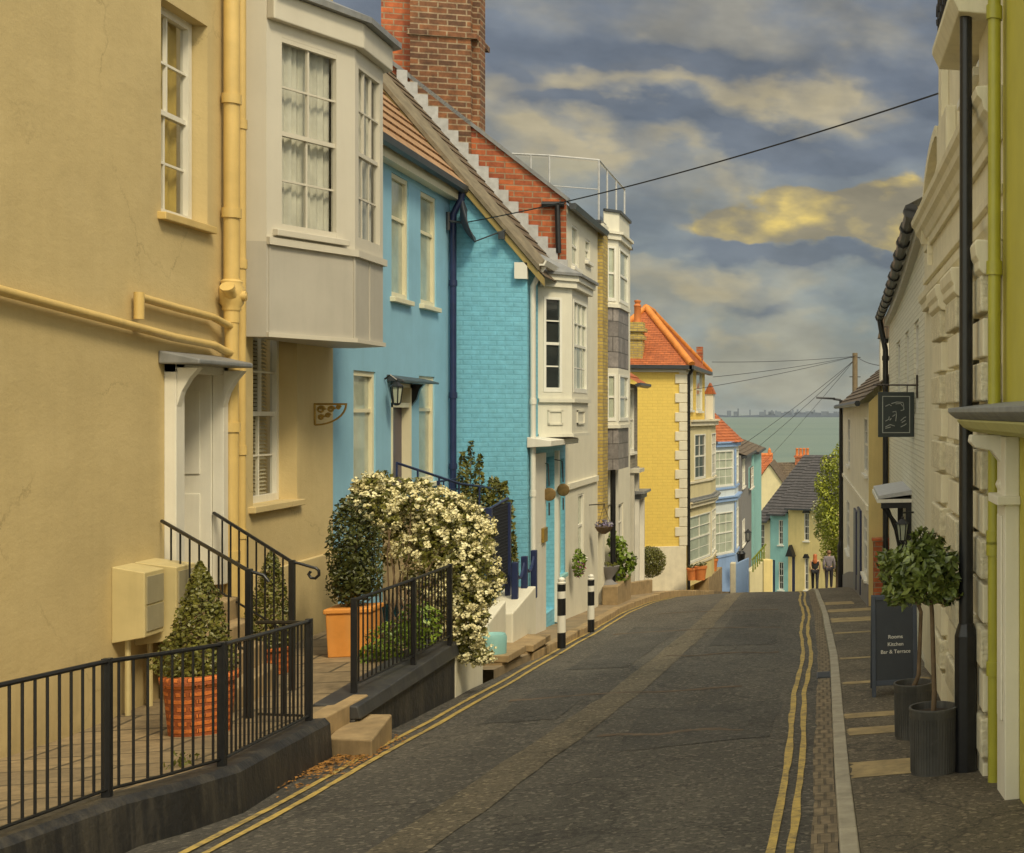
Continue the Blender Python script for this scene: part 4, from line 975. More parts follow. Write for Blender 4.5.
for i, c in ((0, 1), (1, 3), (2, 1)): window(H, Fs[i], *ops[i], -.06, c, 2, 2, 'dark' if i == 0 else 'net', WINW, sill=False, fw=.045)
q = MB(); ring(q, bf, .05, zsil-.06, zsil+.01); q.build('sill_moulding', BM, H)
q = MB(); ring(q, bf, .03, zbot, zbot+.06); q.build('base_moulding', BM, H)
q = MB(); ring(q, bf, .09, ztop-.22, ztop-.1); ring(q, bf, .13, ztop-.1, ztop); q.build('cornice', BM, H)
for i, f in enumerate(Fs[:2]):
    q = MB(); l = Ls[i]; a, c, lo, hi = l*.28, l*.72, zbot+.22, zsil-.2
    for (u0, u1, v0, v1) in ((a, c, hi-.03, hi), (a, c, lo, lo+.03), (a, a+.03, lo, hi), (c-.03, c, lo, hi)): q.box(f, u0, u1, v0, v1, 0, .025)
    q.build('panel_moulding', BM, H)
q = MB(); r = ring(q, bf, .18, ztop, ztop+.05); tp = [p+Vector((0, 0, ztop+.05)) for p in r]
for a, c in zip(tp, tp[1:]): q.face([a, c, (XT, c.y, ztop+.38), (XT, a.y, ztop+.38)])
q.build('bay_roof', LEAD, H)
# street door and window
q = MB(); q.box(Ff, dr[0], dr[1], dr[2], dr[3], -.2, -.14); d = q.build('door', AQUA, H); q = MB(); q.ball(Ff.p(dr[0]+.15, dr[2]+1, -.11), .04); q.build('handle', BRASS, d)
window(H, Ff, *wn2, -.12, 1, 1, 1, 'dark', AQUA, sm=AQUA)
q = MB(); q.box(Ff, YT+.25, dr[0]-.03, zr(25), dr[3]+.1, 0, .09); q.build('door_jamb', WHITE, H)
q = MB(); q.box(Ff, dr[1]+.05, dr[1]+.18, zr(25), dr[3]+.1, 0, .07); q.build('door_jamb', WHITE, H)
q = MB(); hz = Ff.hit(535, 440)[1]; q.hexa([Ff.p(YT-.02, hz-.12, 0), Ff.p(dr[1]+.3, hz-.12, 0), Ff.p(dr[1]+.3, hz+.06, 0), Ff.p(YT-.02, hz+.06, 0), Ff.p(YT-.02, hz-.1, .38), Ff.p(dr[1]+.3, hz-.1, .38), Ff.p(dr[1]+.3, hz, .38), Ff.p(YT-.02, hz, .38)])
q.build('door_hood', WHITE, H, bevel=.01)
for px, py, lab in ((543.5, 494.5, 'nearer round brass plaque hanging beside the turquoise door'), (558, 490, 'farther round brass plaque hanging over the turquoise doorway edge')):
    a = Ff.p(*Ff.hit(px-4, py), .16); t = thing('hanging_plaque', lab, 'plaque', a, 'round brass plaques')
    q = MB(); q.v = []
    q.ball(a, .11, 16, 10, (1, .14, 1.1)); q.build('disc', mat('dull_bronze', (.20, .13, .045), .5, .4, 14, .2, 30, metal=.3), t, smooth=True)
    q = MB(); q.tube([a+Vector((0, 0, .15)), a+Vector((-.02, 0, .55)), a+Vector((-.15, 0, .58))], .012, 6); q.build('hook', GUTTER, t)
    q = MB(); q.tube([a-Vector((0, 0, .15)), a-Vector((0, 0, .38))], .014, 6); q.build('pull', GUTTER, t)
a = Ff.p(*Ff.hit(537.5, 535), .1); q = MB(); q.box(Ff, a.y-.16, a.y+.16, a.z-.13, a.z+.13, .09, .14); tag(q.build('wall_plate', BRASS, bevel=.01), 'small square brass plate low beside the turquoise door', 'plate')

# ---------------------------------------------------------------- white house with brick gable and chimney
H = thing('white_house', 'white rendered house behind the turquoise roof with red brick gable and huge brown chimney', 'house', (XT, 30.2, -4.2))
Ff = FX(XT-.004); YW = at_x(598, 400, XT).y
Gb = FY(YB); ez = Gb.hit(565, 203)[1]
x1, z1 = Gb.hit(476, 130); x0, z0 = Gb.hit(566, 200); sl = (z1-z0)/(x0-x1); XR2 = -9.2; zR = z0+sl*(x0-XR2)
wins = [Ff.rect(572, 578.5, 226, 268, 575), Ff.rect(585.5, 590, 240, 262, 588), Ff.rect(578, 584, 494, 560, 580), ]
b = MB(); b.wall(Ff, YB, YW, -4.8, ez, [(*wins[0], .1), (*wins[1], .1), (*wins[2], .1)])
b.face([(XT, YW, -4.8), (XT, YW, ez), (XR2, YW, zR), (2*XR2-XT, YW, ez), (2*XR2-XT, YW, -4.8)]); b.build('wall', PLASTER, H)
for i, o in enumerate(wins): window(H, Ff, *o, -.08, 1, 1, 1, 'net', WHITE, sill=True, fw=.045)
b = MB(); b.face([Gb.p(XT+.02, 0), Gb.p(XT+.02, z0), Gb.p(XR2, zR), Gb.p(2*XR2-XT, ez), Gb.p(2*XR2-XT, 0)]); b.build('gable', RED, H)
W = lambda x, y, o=0: Vector((x, y, z0+sl*(x0-x)+o))
q = MB(); q.hexa([W(XT+.06, YB-.06, .0), W(XR2, YB-.06, .0), W(XR2, YB+.2, 0), W(XT+.06, YB+.2, 0), W(XT+.06, YB-.06, .09), W(XR2, YB-.06, .09), W(XR2, YB+.2, .09), W(XT+.06, YB+.2, .09)]); q.build('coping', LEAD, H)
q = MB(); q.courses(W(XT+.2, YB+.2), W(XT+.2, YW), W(XR2, YW), W(XR2, YB+.2), 24); q.build('roof', SLATE, H)
q = MB(); q.face([W(XR2, YB+.2), W(XR2, YW), (2*XR2-XT, YW, ez), (2*XR2-XT, YB, ez)]); q.build('roof', SLATE, H)
q = MB(); q.prof(Ff, [(ez-.02, .08), (ez-.12, .1), (ez-.13, .2), (ez-.03, .24), (ez+.0, .2)], YB-.1, YW+.05); q.build('gutter', GUTTER, H)
q = MB(); a = Gb.hit(558, 203); q.tube([Gb.p(a[0]+.12, a[1]-.03, .05), Gb.p(a[0]-.28, a[1]-.05, .07)], .06, 8); q.tube([Gb.p(a[0], a[1]-.05, .07), Gb.p(a[0]+.02, a[1]-1.0, .06)], .05, 8); q.build('drainpipe', BLACK, H)
# chimney stack: bottom buried in the gable wall
cxl, cxr = Gb.hit(411, 300)[0], Gb.hit(476, 300)[0]; ct = Gb.hit(450, -60)[1]; cb = Gb.hit(450, 38)[1]
q = MB(); zb_ = z0+sl*(x0-cxr)-1.2
q.box(Gb, cxl, cxr-.08, 2.5, ct, -.62, .06); q.box(Gb, cxr-.08, cxr+.05, 2.5, ct-.02, -.5, -.1)
q.box(Gb, cxl-.045, cxr+.035, cb, cb+.11, -.95, .1); q.box(Gb, cxl-.06, cxr+.05, ct, ct+.16, -.95, .11); q.box(Gb, cxl-.1, cxr+.1, ct+.16, ct+.34, -1, .16); q.box(Gb, cxl-.04, cxr+.03, ct+.34, ct+.6, -.92, .1)
C = q.build('chimney', BROWNB, H)
q = MB(); q.box(Gb, Gb.hit(378, 300)[0], cxl-.002, 2.5, ct-.1, -.9, -.18); q.build('chimney_flue', RED, H)
for k in range(3): q = MB(); q.lathe(Gb.p(cxl+.35+k*.5, ct+.58, -.45), [(.13, 0), (.11, .1), (.1, .5), (.13, .52), (.12, .58), (.08, .55)], 14); q.build('chimney_pot', ORANGE, C, smooth=True)
# ground floor band, blind arch shadows, door lamp
q = MB(); v = Ff.hit(580, 482)[1]; q.box(Ff, YB+.2, YW-.2, v-.08, v+.04, 0, .05); q.build('string_course', PLASTER, H)
t = thing('flower_basket', 'green and red flower basket on the white wall above the bollards', 'plant', Ff.p(*Ff.hit(569, 569), .08))
r = random.Random(5); a = WL[t.name]; q = MB(); leaves(q, lambda: in_ell(r, a+Vector((.1, 0, .1)), (.12, .2, .3), .3), 300, .045, r); q.build('foliage', LF_IVY, t)
q = MB(); leaves(q, lambda: in_ell(r, a+Vector((.13, -.02, 0)), (.13, .17, .2), .7), 60, .04, r, 1); tag(q.build('blossom', FLOWR, t), kind='stuff')
t = thing('hanging_basket', 'small hanging basket of violet flowers on a bracket by the white arch', 'plant', Ff.p(*Ff.hit(589, 527), .3))
a = WL[t.name]; q = MB(); q.lathe(a, [(.04, -.16), (.13, -.1), (.19, 0), (.17, .0)], 12); q.build('basket', BARK, t, smooth=True)
q = MB(); leaves(q, lambda: in_ell(r, a+Vector((0, 0, .05)), (.2, .2, .1), .2), 130, .045, r, 1.2); q.build('foliage', leafmat('violet_green_mix', (.06, .08, .02), (.3, .24, .45), 14), t)
q = MB(); q.tube([a+Vector((-.3, 0, .48)), a+Vector((.02, 0, .5)), a+Vector((0, 0, .45))], .012, 5); q.tube([a+Vector((0, 0, .47)), a+Vector((.15, 0, .02))], .005, 4); q.tube([a+Vector((0, 0, .47)), a+Vector((-.13, .08, .02))], .005, 4); q.build('bracket', BLACK, t)
# ---------------------------------------------------------------- slate-hung bay house
H = thing('slate_bay_house', 'narrow tall house with two-storey bay hung in grey slate and a roof terrace', 'house', (XT, 35, -4.8))
Ff = FX(XT-.006); Y1, Y2 = YW+.02, 37.4
zp_ = Ff.hit(604, 228)[1]
yp = at_x(603, 400, XT).y
b = MB(); wn = Ff.rect(600.5, 611, 478, 590, 606); arch = (yp+.3, yp+1.3, -4.7, -2.2)
lo = [(yp+2.4, yp+3.3, -4.2, -2.3)]
b.wall(Ff, yp, Y2, -5.2, zp_, [(*arch, .3), (*lo[0], .12)]); solidback(b, Ff, yp, Y2, -5.2, zp_, 6); b.face([Ff.p(yp, zp_-.25), Ff.p(Y2, zp_-.25), Ff.p(Y2, zp_-.25, -6), Ff.p(yp, zp_-.25, -6)]); b.build('wall', PLASTER, H)
q = MB(); q.box(Ff, Y1-.05, yp, -2.6, zp_-.15, -.3, .11); q.build('brick_pier', YELB, H)
q = MB(); q.box(Ff, arch[0], arch[1], arch[2], arch[3], -.3, -.25); q.build('door', WHITE, H)
window(H, Ff, *lo[0], -.1, 2, 2, 2, 'dark', WHITE)
yc, yf = yp+.3, at_x(628.5, 400, XT+.29).y
bf = [(XT, yp+.03), (XT+.29, yc), (XT+.29, yf), (XT, yf+.5)]
Fs = [FP(a, c) for a, c in zip(bf, bf[1:])]; Ls = [plen(a, c) for a, c in zip(bf, bf[1:])]
hz = lambda py: at_y(610, py, yp+.15).z
lev = [hz(470), hz(427), hz(368), hz(306), hz(238), hz(212)]
ops1 = [(.08, Ls[0]-.07, hz(421), hz(374)), 0, 0]; ops2 = [(.08, Ls[0]-.07, hz(301), hz(246)), 0, 0]
for k in (1, 2): ops1[k] = (.12, Ls[k]-.12, ops1[0][2], ops1[0][3]); ops2[k] = (.12, Ls[k]-.12, ops2[0][2], ops2[0][3])
for z0_, z1_, mm, op, nm in ((lev[0], lev[1], HUNG, None, 'slate_hanging'), (lev[1], lev[2], BM, ops1, 'bay_window'), (lev[2], lev[3], HUNG, None, 'slate_hanging'), (lev[3], lev[4], BM, ops2, 'bay_window')):
    b = MB()
    for i, (f, l) in enumerate(zip(Fs, Ls)): b.wall(f, 0, l, z0_, z1_, [(*op[i], .05)] if op else [])
    if z0_ == lev[0]: b.face([(x, y, z0_) for x, y in bf])
    b.build(nm, mm, H)
    if op:
        for i in range(3): window(H, Fs[i], *op[i], -.05, 1, 1, 1, 'net', WINW, sill=False, fw=.05)
q = MB(); ring(q, bf, .07, lev[4]-.03, lev[4]+.1); ring(q, bf, .12, lev[4]+.1, lev[4]+.16); ring(q, bf, .02, lev[4]+.16, lev[5]); q.build('cornice', BM, H)
for k in (3, 1): q = MB(); ring(q, bf, .05, lev[k]-.03, lev[k]+.05); q.build('bay_moulding', BM, H)
q = MB(); r_ = ring(q, bf, .07, lev[5], lev[5]+.06); q.face([p+Vector((0, 0, lev[5]+.02)) for p in r_]); q.box(Ff, Y1, Y2, zp_, zp_+.07, -.3, .07); q.build('coping', GUTTER, H)
q = MB(); q.box(Ff, YW+.05, yc, lev[4], zp_-.002, -.02, .12); q.build('parapet', BM, H)
pipe(H, 'drainpipe', [Vector((XT+.14, at_x(613, 500, XT+.14).y, lev[0]+.05)), Vector((XT+.14, at_x(613, 500, XT+.14).y, -5))], .06, BLACK)
# roof terrace balustrade
GB = FY(Y1+.35)
c = GB.hit(597, 158); zt = c[1]; xl = GB.hit(512, 150)[0]; zf = zp_+.02; Yr = 36.9
cy = (c[0], Y1+.35)
t = thing('terrace_balustrade', 'thin framed clear glass balustrade round the roof terrace above the slate bay', 'balustrade', (c[0], cy[1], zf))
q = MB(); pts = [Vector((xl, cy[1], zt)), Vector((c[0]-1.0, cy[1], zt)), Vector((c[0], cy[1]+.25, zt)), Vector((c[0]+.0, Yr, zt))]; q.tube(pts, .025, 6); q.tube([p-Vector((0, 0, .45*(zt-zf))) for p in pts[:3]], .012, 6)
q.build('top_rail', LEADL, t)
for a in (pts[1], pts[2], pts[2].lerp(pts[3], .3), pts[2].lerp(pts[3], .65), pts[3], pts[0].lerp(pts[1], .5)):
    q = MB(); q.tube([a, Vector((a.x, a.y, zf-.3))], .022, 6); q.build('post', LEADL, t)
for a, c2 in zip(pts, pts[1:]):
    q = MB(); q.face([Vector((a.x, a.y, zf)), Vector((c2.x, c2.y, zf)), c2-Vector((0, 0, .06)), a-Vector((0, 0, .06))]); q.build('pane', glass('balustrade_glass', (.93, .95, .95)), t)

# ---------------------------------------------------------------- small stone house before the yellow one
H = thing('stone_house', 'low grey stone house with red tile verge squeezed between slate bay and yellow gable', 'house', (-4.95, 39, -5))
Ff = FX(-4.95); ya, yb = 37.4, at_x(637.5, 450, -4.95).y
ez = at_x(632, 384, -4.95).z
wn = Ff.rect(629, 634.5, 388, 452, 632); w2 = (ya+.3, ya+1.0, -4.6, -3.0); dd = (yb-1.0, yb-.2, -5.1, -3.1)
b = MB(); b.wall(Ff, ya, yb, -5.4, ez, [(*wn, .1), (*w2, .1), (*dd, .2)]); solidback(b, Ff, ya, yb, -5.4, ez, 5); b.build('wall', STONEB, H)
q = MB(); q.box(Ff, ya+.01, yb-.002, -5.3, at_x(632, 468, -4.95).z, 0, .05); q.build('render_base', GREYH, H)
window(H, Ff, *wn, -.08, 1, 1, 1, 'net', WHITE, sill=True); window(H, Ff, *w2, .04, 1, 2, 2, 'dark', WHITE)
q = MB(); q.box(Ff, dd[0], dd[1], dd[2], dd[3], -.2, .06); q.build('door', WHITE, H)
q = MB(); q.courses(Ff.p(ya, ez, .25), Ff.p(yb+.15, ez, .25), Ff.p(yb+.15, ez+2.2, -2.6), Ff.p(ya, ez+2.2, -2.6), 12); q.build('roof', TILE_RED, H)
q = MB(); q.prof(Ff, [(ez-.02, .2), (ez-.1, .24), (ez-.05, .34), (ez+.02, .34)], ya, yb+.2); q.build('gutter', GUTTER, H)
hz = at_x(640, 494, -4.6).z
q = MB(); q.box(Ff, dd[0]-.5, dd[1]+.15, hz-.05, hz+.02, .06, .36); q.box(Ff, dd[0]-.3, dd[1]+.1, hz-.2, hz-.05, .06, .26); q.build('door_hood', LEAD, H)
q = MB(); q.box(Ff, dd[0]-.35, dd[0]-.15, -5.2, hz-.2, .06, .2); q.build('porch_pilaster', WHITE, H)
q = MB(); q.box(Ff, dd[1]-.05, dd[1]+.1, -5.2, hz-.2, .06, .2); q.build('porch_pilaster', WHITE, H)
q = MB(); hz2 = at_x(622, 478, -4.7).z; q.box(Ff, ya+.1, ya+1.15, hz2, hz2+.1, 0.05, .3); q.box(Ff, ya+.15, ya+.3, -5.2, hz2, .05, .16); q.box(Ff, ya+1.0, ya+1.1, -5.2, hz2, .05, .16); q.build('window_surround', FASC, H)

# ---------------------------------------------------------------- yellow house
YY = 44.0; XY = at_y(686, 480, YY).x; G = FY(YY); XW = XY-2.95
H = thing('yellow_house', 'bright yellow painted brick house with white quoins and orange-red hipped roof', 'house', (XY, 46, -5.8))
ez = G.hit(686, 366)[1]; Ff = FX(XY); Y2 = 51.0
w1 = Ff.rect(687.6, 692.6, 368, 410, 690); w2 = Ff.rect(696, 702, 369, 411, 699)
b = MB(); b.wall(G, XW, XY, -6.6, ez); b.wall(Ff, YY, Y2, -7.4, ez, [(*w1, .1), (*w2, .1)]); b.wall(FX(XW), YY, Y2, -7.4, ez); b.wall(FY(Y2), XW, XY, -7.4, ez); b.build('wall', YELP, H)
q = MB(); zb2 = G.hit(640, 547)[1]; q.box(G, XW, XY+.01, -7, zb2, -.01, .03); q.build('render_base', QUOIN, H, bevel=.01)
q = MB(); k = 0; z = zb2+.01
while z < ez-.05:
    h = .29; w = .32 if k % 2 else .2; z2 = min(z+h, ez-.02)
    q.box(G, XY-w, XY+.03, z, z2, -.0, .035); q.box(Ff, YY+.001, YY+(.2 if k % 2 else .3), z, z2, 0, .035); z += h+.012; k += 1
q.build('quoin', QUOIN, H, bevel=.012)
window(H, Ff, *w1, -.06, 1, 1, 1, 'net', WHITE); window(H, Ff, *w2, -.06, 1, 1, 1, 'net', WHITE)
A = Vector(((XY+XW)/2, YY+2.6, 0)); A.z = ez+(ez and 1.9); 
d = ray(646, 308.5); A.z = (d*(A.y/d.y)).z; A.x = (d*(A.y/d.y)).x
B_ = A+Vector((0, 1.9, 0)); o = .18
c = [Vector((XW-o, YY-o, ez)), Vector((XY+o, YY-o, ez)), Vector((XY+o, Y2+o, ez)), Vector((XW-o, Y2+o, ez))]
q = MB(); q.courses(c[0], c[1], A, A, 32, .012); q.courses(c[1], c[2], B_, A, 32, .012); q.courses(c[2], c[3], B_, B_, 32, .012); q.courses(c[3], c[0], A, B_, 32, .012); q.build('roof', TILE_RED, H)
q = MB(); q.tube([c[1]+Vector((0, 0, .05)), A+Vector((0, 0, .04))], .11, 8); q.tube([A+Vector((0, 0, .04)), B_+Vector((0, 0, .04))], .11, 8); q.tube([c[2]+Vector((0, 0, .05)), B_+Vector((0, 0, .04))], .09, 8); q.tube([c[0]+Vector((0, 0, .05)), A+Vector((0, 0, .04))], .09, 8); q.build('ridge_tile', mat('bright_ridge_tile', (.60, .21, .035), .7, .25, 5, .2, 20), H, smooth=True)
q = MB(); q.box(G, XW-.15, XY+.2, ez-.1, ez+.02, .12, .26); q.box(Ff, YY-.26, Y2+.2, ez-.1, ez+.02, .12, .26); q.build('gutter', GUTTER, H)
q = MB(); q.box(G, XW, XY, ez-.2, ez-.11, .0, .06); q.build('eaves_board', WHITE, H)
x0_, x1_ = G.hit(626.5, 400)[0], G.hit(642, 400)[0]; Gc = FY(YY+.12); zc0, zc1 = ez-.1, Gc.hit(634, 322)[1]
q = MB(); q.box(Gc, x0_, x1_, zc0, zc1-.2, -.5, .0); q.box(Gc, x0_-.05, x1_+.05, zc1-.55, zc1-.42, -.55, .05); q.box(Gc, x0_-.08, x1_+.08, zc1-.3, zc1-.18, -.58, .08); q.box(Gc, x0_-.02, x1_+.02, zc1-.18, zc1, -.5, .02); C = q.build('chimney', YELB, H)
q = MB(); q.lathe(Gc.p((x0_+x1_)/2+.05, zc1, -.25), [(.12, 0), (.1, .1), (.1, .5), (.12, .53), (.07, .6), (.1, .66), (.1, .7), (.01, .72)], 14); q.build('chimney_pot', ORANGE, C, smooth=True)
q = MB(); q.box(Gc, x0_-.1, x1_+.12, zc0-.02, zc0+.28, -.55, .02); q.build('flashing', LEADL, C)
q = MB(); a = at_x(702, 345, XY-.5); a = Vector((XY-1.0, 49.0, 0)); d = ray(699, 350); p = d*(50.6/d.y); q.box(FY(p.y), p.x-.09, p.x+.12, p.z-1.2, p.z+.12, -.3, 0); C2 = q.build('chimney', RED, H)
pipe(H, 'drainpipe', [Ff.p(YY+.1, ez-.08, .2), Ff.p(YY+.1, ez-.3, .07), Ff.p(YY+.1, -6.2, .07)], .05, BLACK)
q = MB(); d1 = at_x(711.5, 395, XY-.15)
# two-storey bay
def two_bay(H, Ff, X, ya, yc, yf, out, z, wall_m, mould_m, colsn, gls, base_m=None, flash=True, narrow=False):
    bf = [(X, ya), (X+out, yc), (X+out, yf), (X, yf+(yc-ya))]
    Fs = [FP(a, c) for a, c in zip(bf, bf[1:])]; Ls = [plen(a, c) for a, c in zip(bf, bf[1:])]
    zt, us1, us0, mid, ls1, ls0, zb = z
    b = MB(); ops = {}
    for i, (f, l) in enumerate(zip(Fs, Ls)):
        m_ = .14 if l > .7 else .08; mu = max(m_, l*.27) if (i == 0 and narrow) else m_
        ops[i] = [(mu, l-mu, us0, us1), (m_, l-m_, ls0, ls1)]
        b.wall(f, 0, l, zb, zt, [(*o, .05) for o in ops[i]])
    b.face([(x, y, zt) for x, y in bf]); b.build('bay_window', wall_m, H)
    for i in range(3):
        for k, o in enumerate(ops[i]): window(H, Fs[i], *o, -.05, colsn if Ls[i] > .9 else 1, 2, 2, gls[k], WINW, sill=False, fw=.04, mw=.02)
    q = MB(); ring(q, bf, .10, zt-.12, zt+.02); ring(q, bf, .16, zt+.02, zt+.08); q.build('cornice', mould_m, H)
    q = MB(); ring(q, bf, .16, mid, mid+.05); ring(q, bf, .1, mid-.14, mid); q.build('bay_moulding', mould_m, H)
    for w_ in (us0, ls0): q = MB(); ring(q, bf, .05, w_-.1, w_-.03); q.build('sill_moulding', mould_m, H)
    if flash: q = MB(); ring(q, bf, .18, mid+.05, mid+.09); ring(q, bf, .06, mid+.09, mid+.16); q.build('bay_roof', LEAD, H)
    if base_m: q = MB(); ring(q, bf, .02, zb, ls0-.1); q.build('bay_base', base_m, H)
    return Fs
zz = lambda py, Y, px=700: at_y(px, py, Y).z
ya = YY+.55; yc = at_x(705, 400, XY+.45).y; 
two_bay(H, Ff, XY, ya, 47.3, 49.3, .5, [zz(422, 46), zz(434, 46), zz(479, 46), zz(501, 46), zz(514, 46), zz(560, 46), zz(566, 46)-.5], PCRM, QUOIN, 2, ('dark', 'net'), PYEL, narrow=True)
# pale blue bay house
def terrace_house(name, label, X, y0, y1, ez, zb, wall_m, roof_m, rise=2.4, chim=False, wins=(), depth=6):
    H = thing(name, label, 'house', (X, (y0+y1)/2, zb)); Ff = FX(X)
    b = MB(); b.wall(Ff, y0, y1, zb, ez, [(*o, .1) for o in wins]); 
    for y in (y0+.001, y1-.001): b.face([(X, y, zb), (X, y, ez), (X-depth/2, y, ez+rise), (X-depth, y, ez), (X-depth, y, zb)])
    b.build('wall', wall_m, H)
    q = MB(); q.courses(Ff.p(y0, ez, .2), Ff.p(y1, ez, .2), Ff.p(y1, ez+rise+.15, -depth/2), Ff.p(y0, ez+rise+.15, -depth/2), 16)
    q.face([Ff.p(y0, ez+rise+.15, -depth/2), Ff.p(y1, ez+rise+.15, -depth/2), Ff.p(y1, ez, -depth), Ff.p(y0, ez, -depth)]); q.build('roof', roof_m, H)
    q = MB(); q.box(Ff, y0, y1, ez-.1, ez, .04, .24); q.build('gutter', GUTTER, H)
    return H, Ff
HX = -3.95
H, Ff = terrace_house('pale_blue_house', 'pale blue and white house with tall bay windows under an orange tile roof', HX, 51.3, 57, zz(441, 53, 735), -8, PBLUW, TILE_RED, 2.3)
two_bay(H, Ff, HX, 52.0, 53.6, 56.0, .75, [zz(443, 54, 730), zz(450, 54, 730), zz(485, 54, 730), zz(496, 54, 730), zz(510, 54, 730), zz(551, 54, 730), -8], PBLUW, PBLUE, 3, ('net', 'net'), PBLUE, False)
b3 = [(HX, 52.0), (HX+.95, 53.5), (HX+.95, 56.1), (HX, 57.6)]; za = zz(442, 54, 730); ap = Vector((HX-.25, 55.2, at_y(716, 409, 55.2).z)); q = MB()
for a_, c_ in zip(b3, b3[1:]): q.courses((*a_, za), (*c_, za), ap, ap, 12, .02)
q.build('bay_roof', TILE_RED, H)
q = MB(); q.box(FX(HX+.75), 53.55, 53.75, zz(551, 54), zz(502, 54), 0, .06); q.box(FX(HX+.75), 53.55, 53.75, zz(485, 54), zz(449, 54), 0, .06); q.build('pilaster', PBLUE, H)
# small red dormer gable between the yellow house and the pale blue one
q = MB(); d = ray(712.5, 394); p = d*(51.2/d.y); q.box(FY(p.y), p.x-.25, p.x+.02, p.z-2, p.z, -.8, 0); q.build('dormer_wall', WHITE, H); q = MB(); q.prism(FY(p.y), [(p.x-.3, p.z), (p.x+.08, p.z), (p.x-.1, p.z+.42)], -.8, .05); q.build('dormer', TILE_RED, H)
GW = (58.3, 59.3, -3.9, -2.2)
Ff = FX(-3.15)
w1 = Ff.rect(742.2, 744.6, 459, 487, 743); w2 = Ff.rect(742.2, 744.4, 520, 545, 743)
H, Ff = terrace_house('grey_house', 'narrow grey rendered house between the pale blue and aqua ones', -3.15, 57.1, 65.5, zz(453, 61, 745), -9.2, GREYH, SLATEB, 1.0, wins=[w1, w2])
window(H, Ff, *w1, -.05, 2, 1, 1, 'net', WHITE); window(H, Ff, *w2, -.05, 2, 1, 1, 'dark', WHITE)
Ff = FX(-3.05); w1 = Ff.rect(750.8, 753.2, 467, 487, 752)
H, Ff = terrace_house('aqua_house', 'aqua rendered house with brown roof at the foot of the left terrace', -3.05, 65.6, 74, zz(451, 68, 752), -10.4, AQUA, SLATEB, 1.2, wins=[w1])
window(H, Ff, *w1, -.05, 1, 1, 1, 'dark', WHITE)
# black street lantern on bracket by the grey house
a = at_y(748, 541, 57); lantern(a, .5, .26, 'wall_lantern', 'small black lantern in front of the grey house', arm=[a+Vector((-.5, .2, -.5)), a+Vector((-.2, .1, -.35)), a+Vector((0, 0, -.02))])
# front walls below those houses
def wl(p, q, th, zb, z0, z1, label, m):
    d = Vector((q[0]-p[0], q[1]-p[1], 0)).normalized(); n = Vector((-d.y, d.x, 0))*th; A, B = Vector((*p, 0)), Vector((*q, 0)); Z = lambda z: Vector((0, 0, z))
    b = MB(); b.hexa([A+Z(zb), B+Z(zb), B+n+Z(zb), A+n+Z(zb), A+Z(z0), B+Z(z1), B+n+Z(z1), A+n+Z(z0)]); return tag(b.build('low_wall', m, bevel=.03), label, 'wall', 'low walls down the left terrace')
def wpx(pxa, pxb, ya, yb, pta, ptb, th, label, m):
    A, B = at_y(pxa, pta, ya), at_y(pxb, ptb, yb); return wl((A.x, A.y), (B.x, B.y), th, A.z-3, A.z, B.z, label, m)
wpx(735, 748.5, 50.5, 50.5, 564, 558, .3, 'pale blue low wall in front of the pale blue house', PBLUE)
wpx(750, 763, 54.0, 54.5, 571, 561, .25, 'white sloping wall stub behind the pale blue low wall', PCRM)
wpx(763.5, 773, 56, 56.2, 559.5, 559.5, .5, 'cream squared wall pier at the bottom of the left terrace', PYEL)
wpx(730, 735.5, 50.2, 50.2, 563, 563, .4, 'white knob-topped pier beside the pale blue low wall', QUOIN)
a = at_y(741, 549, 52.5); q = MB(); q.lathe(a-Vector((0, 0, .5)), [(.12, 0), (.15, .3), (.17, .33), (.1, .42)], 12); tag(q.build('refuse_bin', BLACK, smooth=True), 'black rounded bin behind the pale blue low wall', 'bin')
b = MB()
for k in range(6): a = at_y(753+2.2*k, 572-2.6*k, 52.5); q_ = at_y(753+2.2*k, 559-2.6*k, 52.5); b.tube([a, q_], .03, 5)
b.tube([at_y(752, 560, 52.5), at_y(766, 544, 52.5)], .035, 5)
tag(b.build('garden_railing', mat('green_railing_paint', (.25, .3, .05), .5, .2, 5, 0)), 'small green-gold railing above the white wall stub', 'railing')
# pots by the yellow bay
for px, pt, pb, lab in ((692, 567, 580, 'smallest red pot, nearest the quoins of the yellow house'), (700.5, 565, 580, 'middle red clay pot below the yellow bay'), (712.5, 558, 571, 'red clay pot on the raised step beside the pale blue bay')):
    a = at_y(px, pb, 43.4 if px < 705 else 48.5); h = at_y(px, pt, a.y).z-a.z; t = thing('flower_pot', lab, 'pot', a, 'red clay pots by the yellow house')
    q = MB(); w = h*.42; q.lathe(a, [(w*.7, 0), (w*.9, h*.75), (w, h*.76), (w*1.02, h*.92), (w*.8, h*.93)], 14); q.build('pot', TERRA, t, smooth=True)
    q = MB(); r = random.Random(int(px)); leaves(q, lambda: in_ell(r, a+Vector((0, 0, h)), (w, w, h*.22), .1), 60, .05, r); q.build('foliage', LF_DK, t)
b = MB(); a = at_y(712, 571, 48.5); b.slab([Vector((-4.2, 46.8, a.z-.01)), Vector((-3.62, 46.8, a.z-.01)), Vector((-3.4, 49.8, a.z-.01)), Vector((-4.2, 49.8, a.z-.01))], .9); tag(b.build('raised_step', STEP, bevel=.02), 'raised stone landing below the bays of the yellow house', 'step')
